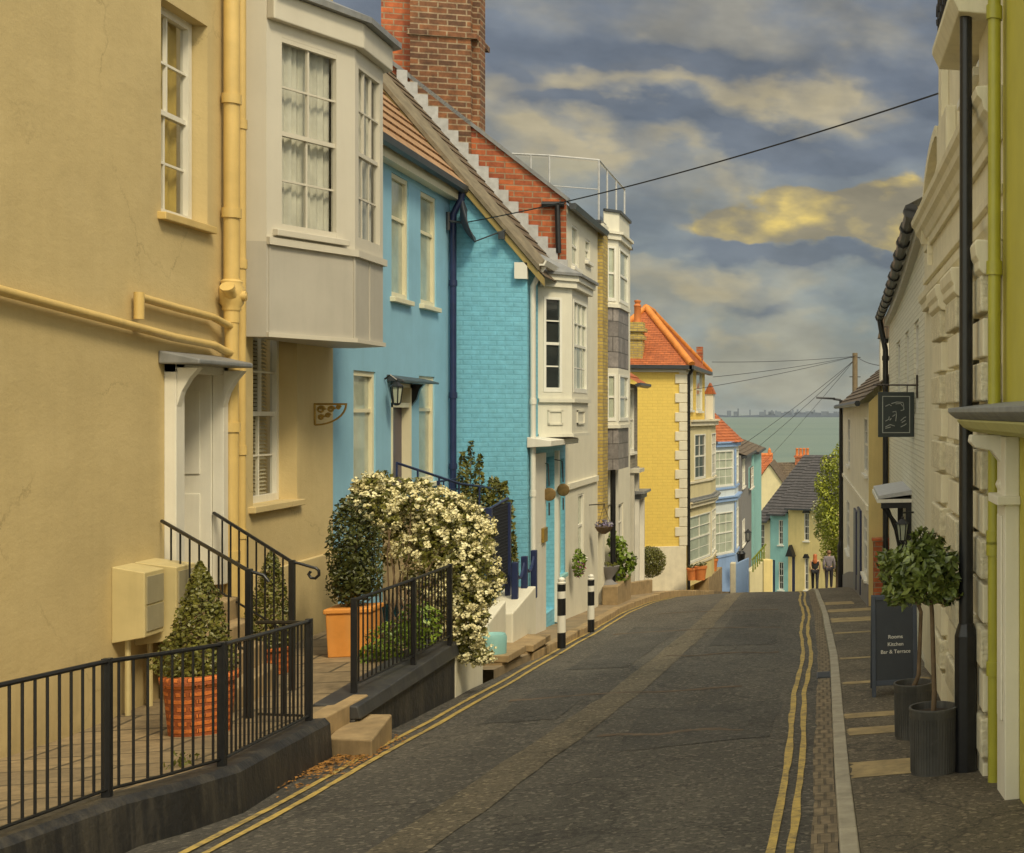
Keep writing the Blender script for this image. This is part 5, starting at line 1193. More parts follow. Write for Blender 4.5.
# far cottages across the bottom of the street
ux = Vector((.8, -.6, 0)); A0 = at_y(757, 520, 84); nn = Vector((-.6, -.8, 0))
FRW = Fr((A0.x, A0.y, 0), ux, nn); L = lambda px: FRW.hit(px, 500)[0]
zE = lambda px, py: FRW.hit(px, py)[1]
row = [('cream_cottage', 'pale cream cottage end at the left of the slate-roofed row', 756.5, 770, 520, PCRM), ('aqua_cottage', 'pale aqua cottage in the middle of the slate-roofed row', 770.2, 788, 513, AQUA), ('yellow_cottage', 'yellow cottage with dark arched window under the slate roof', 788.2, 836, 507.5, PYEL)]
for nm, lab, pa, pb, pe, mm in row:
    u0, u1, ez = L(pa), L(pb), zE((pa+pb)/2 if pb < 800 else 800, pe); H = thing(nm, lab, 'house', FRW.p(u0, -12), 'cottages across the foot of the street')
    H['label'] = lab
    ops = {'cream_cottage': [FRW.rect(760, 764.5, 524, 551, 762)], 'aqua_cottage': [FRW.rect(778.5, 783, 520, 545, 781), FRW.rect(778.5, 783.5, 562, 590, 781)], 'yellow_cottage': [FRW.rect(804, 809, 513, 541, 806), FRW.rect(804.5, 808.5, 558, 590, 806)]}[nm]
    dd = {'cream_cottage': [], 'aqua_cottage': [FRW.rect(772.5, 775, 560, 592, 774)], 'yellow_cottage': [FRW.rect(791.5, 795, 556, 596, 793)]}[nm]
    b = MB(); b.wall(FRW, u0, u1, -13, ez, [(*o, .12) for o in ops+dd]); zt = FRW.hit(790, 507)[1]+3.0; b.face([FRW.p(u0, -13), FRW.p(u0, ez-.15), FRW.p(u0, zt-.3, -4.6), FRW.p(u0, -13, -9)]); b.face([FRW.p(u1, -13), FRW.p(u1, ez-.15), FRW.p(u1, zt-.3, -4.6), FRW.p(u1, -13, -9)]); b.build('wall', mm, H)
    for o in ops: window(H, FRW, *o, -.1, 2, 2, 2, 'dark', WHITE, fw=.05)
    for o in dd:
        q = MB(); q.box(FRW, o[0], o[1], o[2], o[3], -.1, -.05); q.build('door', NAVY, H)
        if nm == 'yellow_cottage': q = MB(); q.prism(FRW, [(o[0]-.15, o[3]), (o[1]+.15, o[3]), ((o[0]+o[1])/2, o[3]+.7)], .1, .4); q.build('door_hood', BLACK, H)
    if nm == 'yellow_cottage':
        q = MB(); 
        for o in ops: q.prism(FRW, [(o[0]-.08, o[3]), (o[1]+.08, o[3]), (o[1]-.05, o[3]+.25), (o[0]+.05, o[3]+.25)], 0, .08); 
        q.build('window_head', BLACK, H)
    rA = [FRW.p(u0, ez, .3), FRW.p(u1, ez, .3)]; zt = FRW.hit(790, 507)[1]+3.0
    q = MB(); q.courses(FRW.p(u0, ez-.1, .3), FRW.p(u1, ez-.1, .3), FRW.p(u1, zt, -4.6), FRW.p(u0, zt, -4.6), 22, .03); q.face([FRW.p(u0, zt, -4.6), FRW.p(u1, zt, -4.6), FRW.p(u1, ez, -9), FRW.p(u0, ez, -9)]); q.build('roof', SLATE, H)
    q = MB(); q.box(FRW, u0, u1, ez-.14, ez-.04, .28, .38); q.build('gutter', GUTTER, H)
# cream gable and brown roofs beyond
G = FY(97); zz2 = lambda px, py, Y=97: at_y(px, py, Y)
a, l, r_ = zz2(769.5, 464.5), zz2(757, 492), zz2(783, 483.5)
r_.z = a.z-(r_.x-a.x)*(a.z-zz2(783, 483).z)/(r_.x-a.x); H = thing('cream_gable_house', 'pale cream gable end rising behind the slate-roofed cottages', 'house', (a.x, 97, -16))
sl = (a.z-zz2(783, 483.5).z)/(r_.x-a.x); W_ = 2.6
b = MB(); b.face([(a.x-W_, 97, -18), (a.x+W_, 97, -18), (a.x+W_, 97, a.z-sl*W_), (a.x, 97, a.z), (a.x-W_, 97, a.z-sl*W_)]); b.build('wall', PCRM, H)
q = MB()
for sgn in (-1, 1): q.courses((a.x+sgn*(W_+.2), 96.85, a.z-sl*(W_+.2)), (a.x+sgn*(W_+.2), 107, a.z-sl*(W_+.2)), (a.x, 107, a.z+.05), (a.x, 96.85, a.z+.05), 16, .03)
q.build('roof', SLATEB, H)
for (pl_, pr, pt, pb, Y, lab, mm) in ((748, 771, 455.5, 480, 103, 'russet roof with orange ridge left of the cream gable', TILE_RED), (768, 823, 462.5, 486, 104, 'long brown roof with a clustered orange chimney before the sea', SLATEB)):
    p0, p1, t0 = at_y(pl_, pb, Y), at_y(pr, pb, Y), at_y(pl_, pt, Y+4)
    H = thing('roofed_house', lab, 'house', ((p0.x+p1.x)/2, Y, -18), 'roofs before the sea')
    q = MB(); q.courses(p0, p1, (p1.x, Y+4, t0.z), (p0.x, Y+4, t0.z), 14, .03); q.face([(p0.x, Y+4, t0.z), (p1.x, Y+4, t0.z), (p1.x, Y+8, p0.z), (p0.x, Y+8, p0.z)]); q.build('roof', mm, H)
    b = MB(); b.wall(FY(Y+.1), p0.x, p1.x, -20, p0.z)
    for x in (p0.x+.02, p1.x-.02): b.face([(x, Y+.1, -20), (x, Y+.1, p0.z), (x, Y+4, t0.z-.05), (x, Y+7.9, p0.z), (x, Y+7.9, -20)])
    b.build('wall', PCRM, H)
    if mm is SLATEB:
        c0, c1 = at_y(795, 466, Y+3.5), at_y(809.5, 466, Y+3.5); ct = at_y(800, 457.5, Y+3.5).z; q = MB(); q.box(FY(Y+3.5), c0.x, c1.x, c0.z-1, ct, -.9, 0); q.box(FY(Y+3.5), c0.x-.08, c1.x+.08, ct, ct+.14, -.98, .08); C = q.build('chimney', RED, H)
        for k in range(4): q = MB(); q.lathe((c0.x+.15+(c1.x-c0.x-.3)*k/3, Y+3.9, ct+.14), [(.13, 0), (.11, .1), (.1, .5), (.13, .55), (.08, .6)], 10); q.build('chimney_pot', ORANGE, C, smooth=True)
    else:
        q = MB(); q.tube([(p0.x, Y+4, t0.z+.05), (p1.x, Y+4, t0.z+.05)], .14, 8); q.lathe((p1.x-.25, Y+4, t0.z), [(.16, 0), (.12, .4), (.02, .6)], 8); q.build('ridge_tile', ORANGE, H)
# ---------------------------------------------------------------- right side
RX = 1.3; F = FX(RX, -1)
yL = at_x(1003, 300, RX).y
H = thing('lime_house', 'lime green rendered house with white door surround and lead hood at the right edge', 'house', (RX, 7, -2.9))
hood_y1 = at_x(952, 410, .97).y
b = MB(); dd = (6.9, 8.0, -2.4, -.35); b.wall(F, 3.0, yL, -3.2, 5.6, [(*dd, .3)]); solidback(b, F, 3, yL, -3.2, 5.6, 7); b.build('wall', LIME, H)
q = MB(); q.box(F, dd[0], dd[1], dd[2], dd[3], -.3, -.24); q.build('door', LIME, H)
q = MB(); hz = .005
q.prof(F, [(hz-.05, 0), (hz-.05, .30), (hz-.02, .34), (hz+.0, .36), (hz+.03, .36), (hz+.075, 0)], 6.2, hood_y1); q.build('door_hood', LEAD, H, bevel=.004)
q = MB(); q.prof(F, [(-.14, 0), (-.14, .2), (-.11, .26), (-.06, .30), (-.048, .30), (-.048, 0)], 6.25, hood_y1-.08); q.build('hood_moulding', mat('lime_white_moulding', (.52, .50, .20), .6, .1, 4, .1, 30, streak=.2), H)
q = MB(); ys_ = hood_y1-.12
q.box(F, ys_-1.15, ys_-.75, -3.1, -.16, 0, .1); q.box(F, ys_-1.2, ys_-.72, -.62, -.56, 0, .16); q.box(F, ys_-1.05, ys_-.85, -2.1, -.7, .1, .115)
q.build('door_surround', PLASTER, H, bevel=.012)
q = MB(); q.box(F, 6.3, 6.8, -3.1, -.16, 0, .1); q.build('door_surround', PLASTER, H, bevel=.012)
q = MB(); Fc = FY(ys_-.78)
cons = [(RX, -.15), (RX-.30, -.15), (RX-.31, -.2), (RX-.27, -.24), (RX-.16, -.26), (RX-.1, -.34), (RX-.09, -.44), (RX-.12, -.5), (RX-.1, -.54), (RX, -.56)]
q.prism(Fc, cons, 0, .16); q.build('console_bracket', PLASTER, H, bevel=.01)
q = MB(); q.prism(FY(ys_-.78-.165), [(RX-.08+.0*0, -.54), (RX-.012, -.54), (RX-.012, -.42), (RX-.03, -.36), (RX-.06, -.36), (RX-.08, -.42)], 0, .02); q.build('carved_shell', PLASTER, H)
a = at_x(995, 400, 1.22)
pipe(H, 'drainpipe', [Vector((1.215, a.y, 5.6)), Vector((1.215, a.y, -3.0))], .047, LIMEP, [Vector((1.215, a.y, z)) for z in (-.9, -1.85, 1.05, -.0+2.9)]+[Vector((1.215, a.y, -.98))], 14)
# ornate stucco building
y0, y1 = yL+.001, at_x(924.5, 300, RX).y; yt = at_x(946, 100, RX).y; ya_ = at_x(931, 200, RX).y
H = thing('ornate_building', 'ornate cream stucco building with blocked pilasters, cornice and curved parapet on the right', 'building', (RX, 14, -3))
zA, zB = at_x(943, 133, RX).z, at_x(930, 236, RX).z
b = MB(); wb = [(y0+1.25, y0+2.5, -1.6, .9), (y0+3.6, y0+4.9, -1.6, .9)]
b.wall(F, y0, y1, -3.4, 2.0, [(*o, .25) for o in wb]); wu = (y0+1.4, y0+2.6, 2.9, 4.6); b.wall(F, y0, yt, 2.0, 5.2, [(*wu, .2)])
cv = [(yt+(ya_-yt)*math.sin(t*math.pi/20), zB+(zA-zB)*math.cos(t*math.pi/20)) for t in range(11)]
for (a, c) in zip(cv, cv[1:]): b.face([F.p(a[0], 2.0), F.p(c[0], 2.0), F.p(*c), F.p(*a)])
b.face([F.p(y0, -3.4), F.p(y0, 5.2), F.p(y0, 5.2, -7), F.p(y0, -3.4, -7)]); b.face([F.p(yt, 2.0), F.p(yt, 5.2), F.p(yt, 5.2, -7), F.p(yt, 2.0, -7)]); b.face([F.p(y1, -3.4), F.p(y1, zB), F.p(y1, zB, -7), F.p(y1, -3.4, -7)])
for (a, c) in zip(cv+[(y1, zB)], cv[1:]+[(y1, zB)]): b.face([F.p(*a), F.p(*c), F.p(*c, -.4), F.p(*a, -.4)])
b.face([F.p(ya_, 2.0), F.p(y1, 2.0), F.p(y1, zB), F.p(ya_, zB)]); b.build('wall', ORN, H)
for o in wb: window(H, F, *o, -.22, 2, 1, 1, 'dark', WHITE)
window(H, F, *wu, -.18, 2, 2, 2, 'dark', WHITE)
q = MB()
for k in range(10):
    a, c = cv[k], cv[k+1]
    for off, d0 in ((0, .12), (-.28, .06)):
        A = F.p(a[0]-(.0 if off == 0 else .12), a[1]+off, 0); C = F.p(c[0]-(0 if off == 0 else .2), c[1]+off, 0); n = F.n*d0; z = Vector((0, 0, -.12))
        q.hexa([A+z, C+z, C, A, A+z+n, C+z+n, C+n, A+n])
q.build('curved_moulding', ORN, H, bevel=.01)
q = MB(); pf = [(2.02, 0), (2.02, .04), (2.1, .05), (2.12, .07), (2.2, .10), (2.24, .14), (2.3, .155), (2.34, .19), (2.4, .2), (2.43, .0)]
q.prof(F, pf, y0, y1-.4); q.prof(F, [(1.28, 0), (1.28, .06), (1.36, .07), (1.4, .1), (1.47, .11), (1.5, .0)], y0, y1-.35); q.prof(F, [(1.62, 0), (1.62, .05), (1.7, .05), (1.7, 0)], y0, y1-.35)
q.prof(F, [(-2.95, 0), (-2.95, .08), (-2.2, .07), (-2.12, 0)], y0+.2, y1-.35)
q.build('cornice', ORN, H, bevel=.006)
q = MB(); q.box(F, yt-1.1, yt-.02, 2.45, 3.05, 0, .1); q.box(F, yt-.35, yt+.0, 3.05, 5.2, 0, .08); q.build('parapet_pier', ORN, H, bevel=.01)
q = MB(); q.box(F, y0+.3, y0+1.0, 2.45, 5.2, .0, .06); q.build('upper_pilaster', ORN, H, bevel=.01)
q = MB(); q.prof(F, [(3.0, 0), (3.0, .3), (3.12, .36), (3.18, .36), (3.22, 0)], y0+.2, y0+1.9); q.build('balcony_slab', ORN, H, bevel=.01)
VERM = mat('vermiculated_stone', (.68, .62, .44), .85, .2, 14, .8, 30, streak=.35, bdist=.025, dirt=(.25, .21, .13))
for pa, pb in ((935, 943.5), (949.5, 960), (974, 986)):
    u1, u0 = at_x(pa, 400, RX-.12).y, at_x(pb, 400, RX-.12).y
    z = -2.9; k = 0; q = MB(); v = MB()
    while z < 1.0:
        h = .33; (v if k % 2 else q).box(F, u0+(.0 if k % 2 else .03), u1-(0 if k % 2 else .03), z+.02, min(z+h-.025, 1.02), 0, .16 if k % 2 else .14); z += h; k += 1
    q.box(F, u0+.05, u1-.05, -2.9, 1.05, 0, .085)
    q.prof(F, [(1.02, 0), (1.02, .14), (1.06, .18), (1.12, .18), (1.16, .2), (1.24, .21), (1.275, .2), (1.275, 0)], u0-.05, u1+.05)
    P_ = q.build('pilaster', ORN, H, bevel=.012); v.build('vermiculated_block', VERM, P_, bevel=.015)
t = thing('balcony_grille', 'black wrought iron grille beside the lamp post at the top right', 'grille', (RX-.3, y0+1.3, 3.2))
q = MB(); rr = random.Random(2)
u0, u1 = at_x(992, 90, RX-.32).y, at_x(984, 90, RX-.32).y
for k in range(3): q.tube([F.p(y0+.25, 3.25+k*.4, .32), F.p(y0+1.9, 3.25+k*.4, .32)], .014, 6)
q.build('rail', BLACK, t); q = MB()
for k in range(8):
    u = y0+.32+k*.2; q.tube([F.p(u, 3.22, .32), F.p(u, 4.05, .32)], .01, 5)
    for c_ in (3.45, 3.8): q.tube([F.p(u+.1+.07*math.cos(a*.6), c_+.09*math.sin(a*.6), .32) for a in range(11)], .009, 5)
q.build('scrolls', BLACK, t)
# white inn
A, B_ = (1.33, y1), (1.46, at_x(889, 400, 1.46).y); FW = FP(A, B_, -1); Lw = plen(A, B_)
H = thing('white_inn', 'long white painted brick inn with black gutter and slate canopy over its door', 'building', (1.4, 23, -3.6))
zE0, zE1 = FW.hit(925, 214)[1], FW.hit(888, 318)[1]
ops = [FW.rect(914, 918.5, 318, 395, 916), FW.rect(905, 908.5, 318, 400, 907), FW.rect(896.5, 900, 325, 402, 898)]
ops = [(min(o[0], o[1]), max(o[0], o[1]), -.0, 1.35) for o in ops]
uD0, uD1 = FW.hit(911, 500)[0], FW.hit(903, 500)[0]; door = (min(uD0, uD1), max(uD0, uD1), zr(21)+.1, FW.hit(908, 496)[1])
b = MB(); b.wall(FW, 0, Lw, -4.9, zE1-.3, [(*o, .12) for o in ops]+[(*door, .3)])
n = 12
ze = lambda t: zE0+(zE1-zE0)*t-.12*math.sin(math.pi*t)
for k in range(n): t0, t1 = k/n, (k+1)/n; b.face([FW.p(Lw*t0, zE1-.3), FW.p(Lw*t1, zE1-.3), FW.p(Lw*t1, ze(t1)), FW.p(Lw*t0, ze(t0))])
b.face([FW.p(Lw, -4.9), FW.p(Lw, zE1), FW.p(Lw, zE1+3, -4), FW.p(Lw, zE1, -8), FW.p(Lw, -4.9, -8)]); b.face([FW.p(0, -4.9), FW.p(0, zE0), FW.p(0, zE0+3, -4), FW.p(0, zE0, -8), FW.p(0, -4.9, -8)]); b.build('wall', PLBRICK, H)
for o in ops: window(H, FW, *o, -.1, 2, 2, 2, 'dark', WHITE, sill=False)
q = MB(); q.box(FW, *door, -.3, -.24); q.build('door', BLACK, H)
q = MB()
for k in range(n):
    t0, t1 = k/n, (k+1)/n; q.courses(FW.p(Lw*t0, ze(t0)+.05, .22), FW.p(Lw*t1, ze(t1)+.05, .22), FW.p(Lw*t1, ze(t1)+3, -4), FW.p(Lw*t0, ze(t0)+3, -4), 20, .02)
q.build('roof', SLATE, H)
q = MB(); q.tube([FW.p(Lw*k/24, ze(k/24)-.02, .2) for k in range(25)], .075, 8)
for k in range(0, 25, 2): a = FW.p(Lw*k/24, ze(k/24)-.02, .2); c = FW.p(Lw*(k+.25)/24, ze((k+.25)/24)-.02, .2); q.tube([a, c], .1, 8)
q.build('gutter', BLACK, H)
q = MB(); 
for k in range(n): t0, t1 = k/n, (k+1)/n; a0, a1 = ze(t0), ze(t1); q.hexa([FW.p(Lw*t0, a0-.22, 0), FW.p(Lw*t1, a1-.22, 0), FW.p(Lw*t1, a1-.05, 0), FW.p(Lw*t0, a0-.05, 0), FW.p(Lw*t0, a0-.22, .1), FW.p(Lw*t1, a1-.22, .1), FW.p(Lw*t1, a1-.05, .1), FW.p(Lw*t0, a0-.05, .1)])
q.build('fascia', FASC, H)
pipe(H, 'drainpipe', [FW.p(Lw-.12, zE1-.1, .2), FW.p(Lw-.12, zE1-.35, .16), FW.p(Lw-.12, zE1-.75, .08), FW.p(Lw-.12, -4.6, .08)], .062, BLACK, [FW.p(Lw-.12, z, .08) for z in (1.2, -.1, -1.6)]+[FW.p(Lw-.12, zE1-.55, .09)])
q = MB(); a = at_y(930, 216, y1-.15); q.lathe((a.x, a.y+.2, a.z-.25), [(.12, 0), (.1, .08), (.16, .18), (.18, .3), (.14, .4), (.02, .44)], 12); q.build('finial', BRASS, H, smooth=True)
# canopy, bracket frame, lantern
z0 = FW.hit(908, 487)[1]; ua, ub = door[0]-.2, door[1]+.15; z0 -= .04
q = MB(); q.hexa([FW.p(ua, z0-.02, 0), FW.p(ub, z0-.02, 0), FW.p(ub, z0+.05, 0), FW.p(ua, z0+.05, 0), FW.p(ua, z0-.08, .5), FW.p(ub, z0-.08, .5), FW.p(ub, z0-.03, .5), FW.p(ua, z0-.03, .5)]); q.build('door_canopy', LEADL, H)
q = MB(); q.box(FW, ua, ub, z0-.14, z0-.085, .0, .52); q.build('canopy_board', WHITE, H)
for u in (ua+.1, ub-.1):
    q = MB(); q.box(FW, u-.04, u+.04, z0-.23, z0-.145, 0, .46); q.box(FW, u-.04, u+.04, z0-1.4, z0-.23, 0, .09)
    q.tube([FW.p(u, z0-1.1, .06), FW.p(u, z0-.8, .12), FW.p(u, z0-.45, .25), FW.p(u, z0-.22, .42)], .035, 6)
    q.build('canopy_bracket', BLACK, H)
a = at_y(902.5, 541, 19.9); lantern(a, .37, .18, 'wall_lantern', 'black glazed lantern hanging under the slate canopy of the white inn', arm=[a+Vector((0, 0, .33)), a+Vector((0, .02, .42)), a+Vector((.3, .15, .42))])
# hanging sign
SY = 19.9; G = FY(SY); xs0, xs1, zs0, zs1 = G.rect(878, 914, 392, 437)
t = thing('hanging_sign', 'dark green hanging inn sign with a thin pale border on an iron bar', 'sign', ((xs0+xs1)/2, SY, zs0))
q = MB(); q.box(G, xs0, xs1, zs0, zs1, -.03, .03); q.build('board', SIGNB, t, bevel=.004)
q = MB(); m_ = .06
for (u0, u1, v0, v1) in ((xs0+m_, xs1-m_, zs0+m_, zs0+m_+.012), (xs0+m_, xs1-m_, zs1-m_-.012, zs1-m_), (xs0+m_, xs0+m_+.012, zs0+m_+.012, zs1-m_-.012), (xs1-m_-.012, xs1-m_, zs0+m_+.012, zs1-m_-.012)): q.box(G, u0, u1, v0, v1, .0305, .034)
q.build('border', SIGNL, t)
q = MB(); sx = lambda x: xs0+(x-228)/(378-228)*(xs1-xs0); sz = lambda y: zs1-(y-648)/(836-648)*(zs1-zs0)
for st in ([(258, 708), (275, 700), (283, 706)], [(283, 697), (305, 690), (333, 692)], [(300, 698), (322, 696), (330, 708)], [(333, 695), (335, 722), (322, 726)], [(288, 732), (302, 728), (304, 745), (301, 770)], [(258, 770), (272, 762), (274, 750)], [(258, 794), (278, 784), (297, 790)], [(258, 800), (280, 794)], [(322, 768), (336, 755), (344, 752)], [(326, 776), (342, 766)], [(322, 794), (338, 786), (346, 780)], [(283, 758), (276, 766)], [(300, 742), (288, 750)]):
    q.tube([G.p(sx(x), sz(y), .034) for x, y in st], .006, 5)
q.build('emblem', SIGNL, t)
q = MB(); zb_ = G.hit(895, 385)[1]; x0_, x1_ = G.hit(873, 385)[0], G.hit(917, 385)[0]
q.tube([G.p(x0_, zb_), G.p(x1_+.03, zb_)], .014, 6); q.box(G, x1_-.012, x1_+.012, G.hit(917, 398)[1], G.hit(917, 375)[1], -.03, .03)
for x in (xs0+.1, xs1-.1): q.tube([G.p(x, zb_), G.p(x, zs1)], .008, 5)
q.build('bracket', mat('brown_iron', (.05, .035, .025), .5, .3, 8, .1, 40), t)
# far white cottage with its cream end wall towards us
A, B_ = (1.03, 29.5), (.76, 46.5); FC = FP(A, B_, -1); Lc = plen(A, B_)
H = thing('white_cottage', 'white terraced cottage with brown slate roof, black doors and cream end wall facing us', 'house', (1.0, 36, -4.8))
ez = FC.hit(866, 403)[1]; gx = 1.75; gz = at_y(880, 372, 32).z
ops = [FC.rect(847.5, 850, 418, 465, 849), FC.rect(864, 867.5, 417, 474, 866), FC.rect(846.5, 849.5, 500, 552, 848), FC.rect(863.5, 867, 515, 575, 865)]
dd = [FC.rect(855.2, 857.5, 514, 592, 856), FC.rect(859, 861.8, 519, 597, 860)]
srt = lambda o: (min(o[0], o[1]), max(o[0], o[1]), o[2], o[3]); ops = [srt(o) for o in ops]; dd = [srt(o) for o in dd]
dd = [(o[0], max(o[1], o[0]+.8), zr(29.5+o[0])+.15, zr(29.5+o[0])+2.2) for o in dd]
b = MB(); b.wall(FC, 0, Lc, -7.8, ez, [(*o, .1) for o in ops+dd]); b.face([FC.p(Lc, -7.8), FC.p(Lc, ez), FC.p(Lc, ez+2.6, -3), FC.p(Lc, ez, -6), FC.p(Lc, -7.8, -6)]); b.build('wall', PLASTER, H)
for o in ops: window(H, FC, *o, -.08, 2, 2, 2, 'dark', WHITE)
for o in dd: q = MB(); q.box(FC, *o, -.09, .05); q.build('door', NAVY, H)
q = MB(); q.box(FC, .02, Lc, -7.5, -4.55, -.005, .02)
q = MB()
for k in range(8): u0, u1 = Lc*k/8, Lc*(k+1)/8; z0, z1 = zr(29.5+u0)+.55, zr(29.5+u1)+.55; q.hexa([FC.p(u0, z0-1, 0), FC.p(u1, z1-1, 0), FC.p(u1, z1, 0), FC.p(u0, z0, 0), FC.p(u0, z0-1, .025), FC.p(u1, z1-1, .025), FC.p(u1, z1, .025), FC.p(u0, z0, .025)])
q.build('plinth', GREYH, H)
q = MB(); q.box(FC, .1, Lc, FC.hit(860, 497)[1]-.05, FC.hit(860, 497)[1]+.05, 0, .04); q.build('string_course', PLASTER, H)
q = MB(); q.courses(FC.p(-.1, ez, .2), FC.p(Lc, ez, .2), FC.p(Lc, ez+2.6*.9+.3, -2.7), FC.p(-.1, ez+2.6*.9+.3, -2.7), 18, .025); q.face([FC.p(-.1, ez+2.64, -2.7), FC.p(Lc, ez+2.64, -2.7), FC.p(Lc, ez, -6), FC.p(-.1, ez, -6)]); q.build('roof', SLATEB, H)
q = MB(); q.tube([FC.p(-.1, ez-.02, .24), FC.p(Lc, ez-.02, .24)], .07, 6); q.build('gutter', BLACK, H)
q = MB(); q.face([FC.p(-.002, -5), FC.p(-.002, ez), FC.p(-.002, ez+2.6, -2.7), FC.p(-.002, ez, -6), FC.p(-.002, -5, -6)]); q.build('end_wall', CREAMR, H)
q = MB(); p0, p1 = at_y(880.5, 370, 31), at_y(891, 370, 31); ct = at_y(886, 338, 31).z; q.box(FY(31), p0.x, p1.x+.3, -.2+.5, ct, -.6, 0); C = q.build('chimney', PLASTER, H)
q = MB(); q.prism(FY(30.97), [(p0.x-.05, ct), (p1.x+.3, ct), (p1.x+.2, ct+.45), (p0.x+.05, ct+.5)], -.5, .03); q.build('chimney_cap', SLATEB, C)
# brick pier
Gp = FY(29.2); u = Gp.rect(873.5, 891, 541, 606); b = MB(); b.box(Gp, u[0], u[1]+.15, u[2]-.2, u[3], -.25, 0); b.box(Gp, u[0]-.03, u[1]+.15, u[3], u[3]+.06, -.25, .03)
tag(b.build('brick_pier', RED), 'short red brick pier against the cream end wall behind the bay tree', 'pier')
# lamp posts
def lamp_post(base, h, r, label, wide, box_h, head_dir):
    t = thing('lamp_post', label, 'lamp post', base, 'black lamp posts on the right pavement')
    q = MB(); q.lathe(base, [(wide, 0), (wide, box_h), (r*1.1, box_h*1.05+.04)], 8); q.build('base_box', BLACK, t, bevel=.01)
    q = MB(); q.tube([base+Vector((0, 0, box_h)), base+Vector((0, 0, h))], r, 14, r*.8); q.build('column', BLACK, t, smooth=True)
    q = MB(); e = base+Vector((0, 0, h)); d = Vector(head_dir); q.tube([e, e+d*.25+Vector((0, 0, .02))], r*.5, 8)
    a = e+d*.2; s_ = d.cross(Vector((0, 0, 1)))*.11
    q.mesh([a-s_*.5, a+s_*.5, a+d*.62+s_, a+d*.62-s_]+[p+Vector((0, 0, .07)) for p in (a-s_*.5, a+s_*.5, a+d*.62+s_*.6, a+d*.62-s_*.6)], [(0, 1, 2, 3), (7, 6, 5, 4), (0, 4, 5, 1), (1, 5, 6, 2), (2, 6, 7, 3), (3, 7, 4, 0)]); q.build('lamp_head', BLACK, t)
a = at_g(967, 772, .1); a = Vector((1.065, 9.95, zp(9.95))); zb_ = at_y(967, 635, a.y).z-a.z
lamp_post(a, 7.2, .055, 'thick black lamp post close to the camera in front of the ornate building', .088, zb_, (-1, 0, 0))
a = at_y(841, 592, 46.2); tp = at_y(841, 400, a.y).z; lamp_post(a-Vector((0, 0, .3)), tp-a.z+.3, .075, 'tall thin black street lamp at the far corner of the white cottage', .12, 1.9, (-1, .0, .05))
# telegraph pole and wires
a = at_y(855, 353, 62); t = thing('telegraph_pole', 'weathered wooden telegraph pole rising behind the brown slate roof', 'pole', (a.x, a.y, -9))
q = MB(); q.tube([(a.x, a.y, -9), a], .16, 10, .12); q.build('pole', TIMBER, t, smooth=True); q = MB()
for k in range(4): q.tube([a+Vector((-.25, 0, -.2-k*.9)), a+Vector((.25, 0, -.2-k*.9))], .02, 5)
q.build('step_iron', BLACK, t); pole = a
WIRE = mat('black_cable', (.015, .015, .017), .6, .2, 5, 0)
def wire(p, q_, sag, r, label):
    b = MB(); p, q_ = Vector(p), Vector(q_); b.tube([p.lerp(q_, k/28)-Vector((0, 0, sag*4*(k/28)*(1-k/28))) for k in range(29)], r, 5)
    tag(b.build('overhead_cable', WIRE), label, 'cable', 'overhead cables')
e0, e1 = at_x(942.5, 92, RX), Vector((-4.9, 24.62, 0)); e1 = at_y(468, 222, 24.68)
mid = at_y(612, 188, 21)
wire(e0, e1, .12, .010, 'long black cable slung across the sky from the ornate building to the turquoise gable')
for (px, py, Y, lab) in ((712, 362, 52, 'upper thin cable from the telegraph pole to the yellow house'), (713, 377, 50, 'lower thin cable from the telegraph pole to the yellow house'), (690, 390, 46.5, 'thin cable from the pole to the yellow house quoins')):
    wire(pole+Vector((0, 0, -.15)), at_y(px, py, Y), .08, .010, lab)
for (px, py, Y, lab) in ((752, 452, 72, 'fanning cable from the pole to the aqua house roof'), (741, 446, 62, 'fanning cable from the pole to the grey house eaves'), (764, 463, 100, 'fanning cable from the pole down to the cream gable')):
    wire(pole+Vector((0, 0, -.3)), at_y(px, py, Y), .1, .010, lab)
wire(pole+Vector((0, 0, -.1)), at_y(885, 366, 31.2), .1, .010, 'short cable from the telegraph pole to the white chimney')
# drain grate, manhole
a = at_g(824, 677, 0); F_ = FY(a.y); q = MB(); xx = KR(a.y)-.27; zz_ = zg(0, a.y)+.012
for k in range(6): q.box(FY(a.y+k*.06), xx, xx+.15, zz_, zz_+.012, -.035, 0)
q.box(FY(a.y-.03), xx-.01, xx+.16, zz_-.01, zz_+.004, -.42, 0)
tag(q.build('drain_grate', GUTTER), 'iron drain grate in the stone gutter beside the right kerb', 'drain')
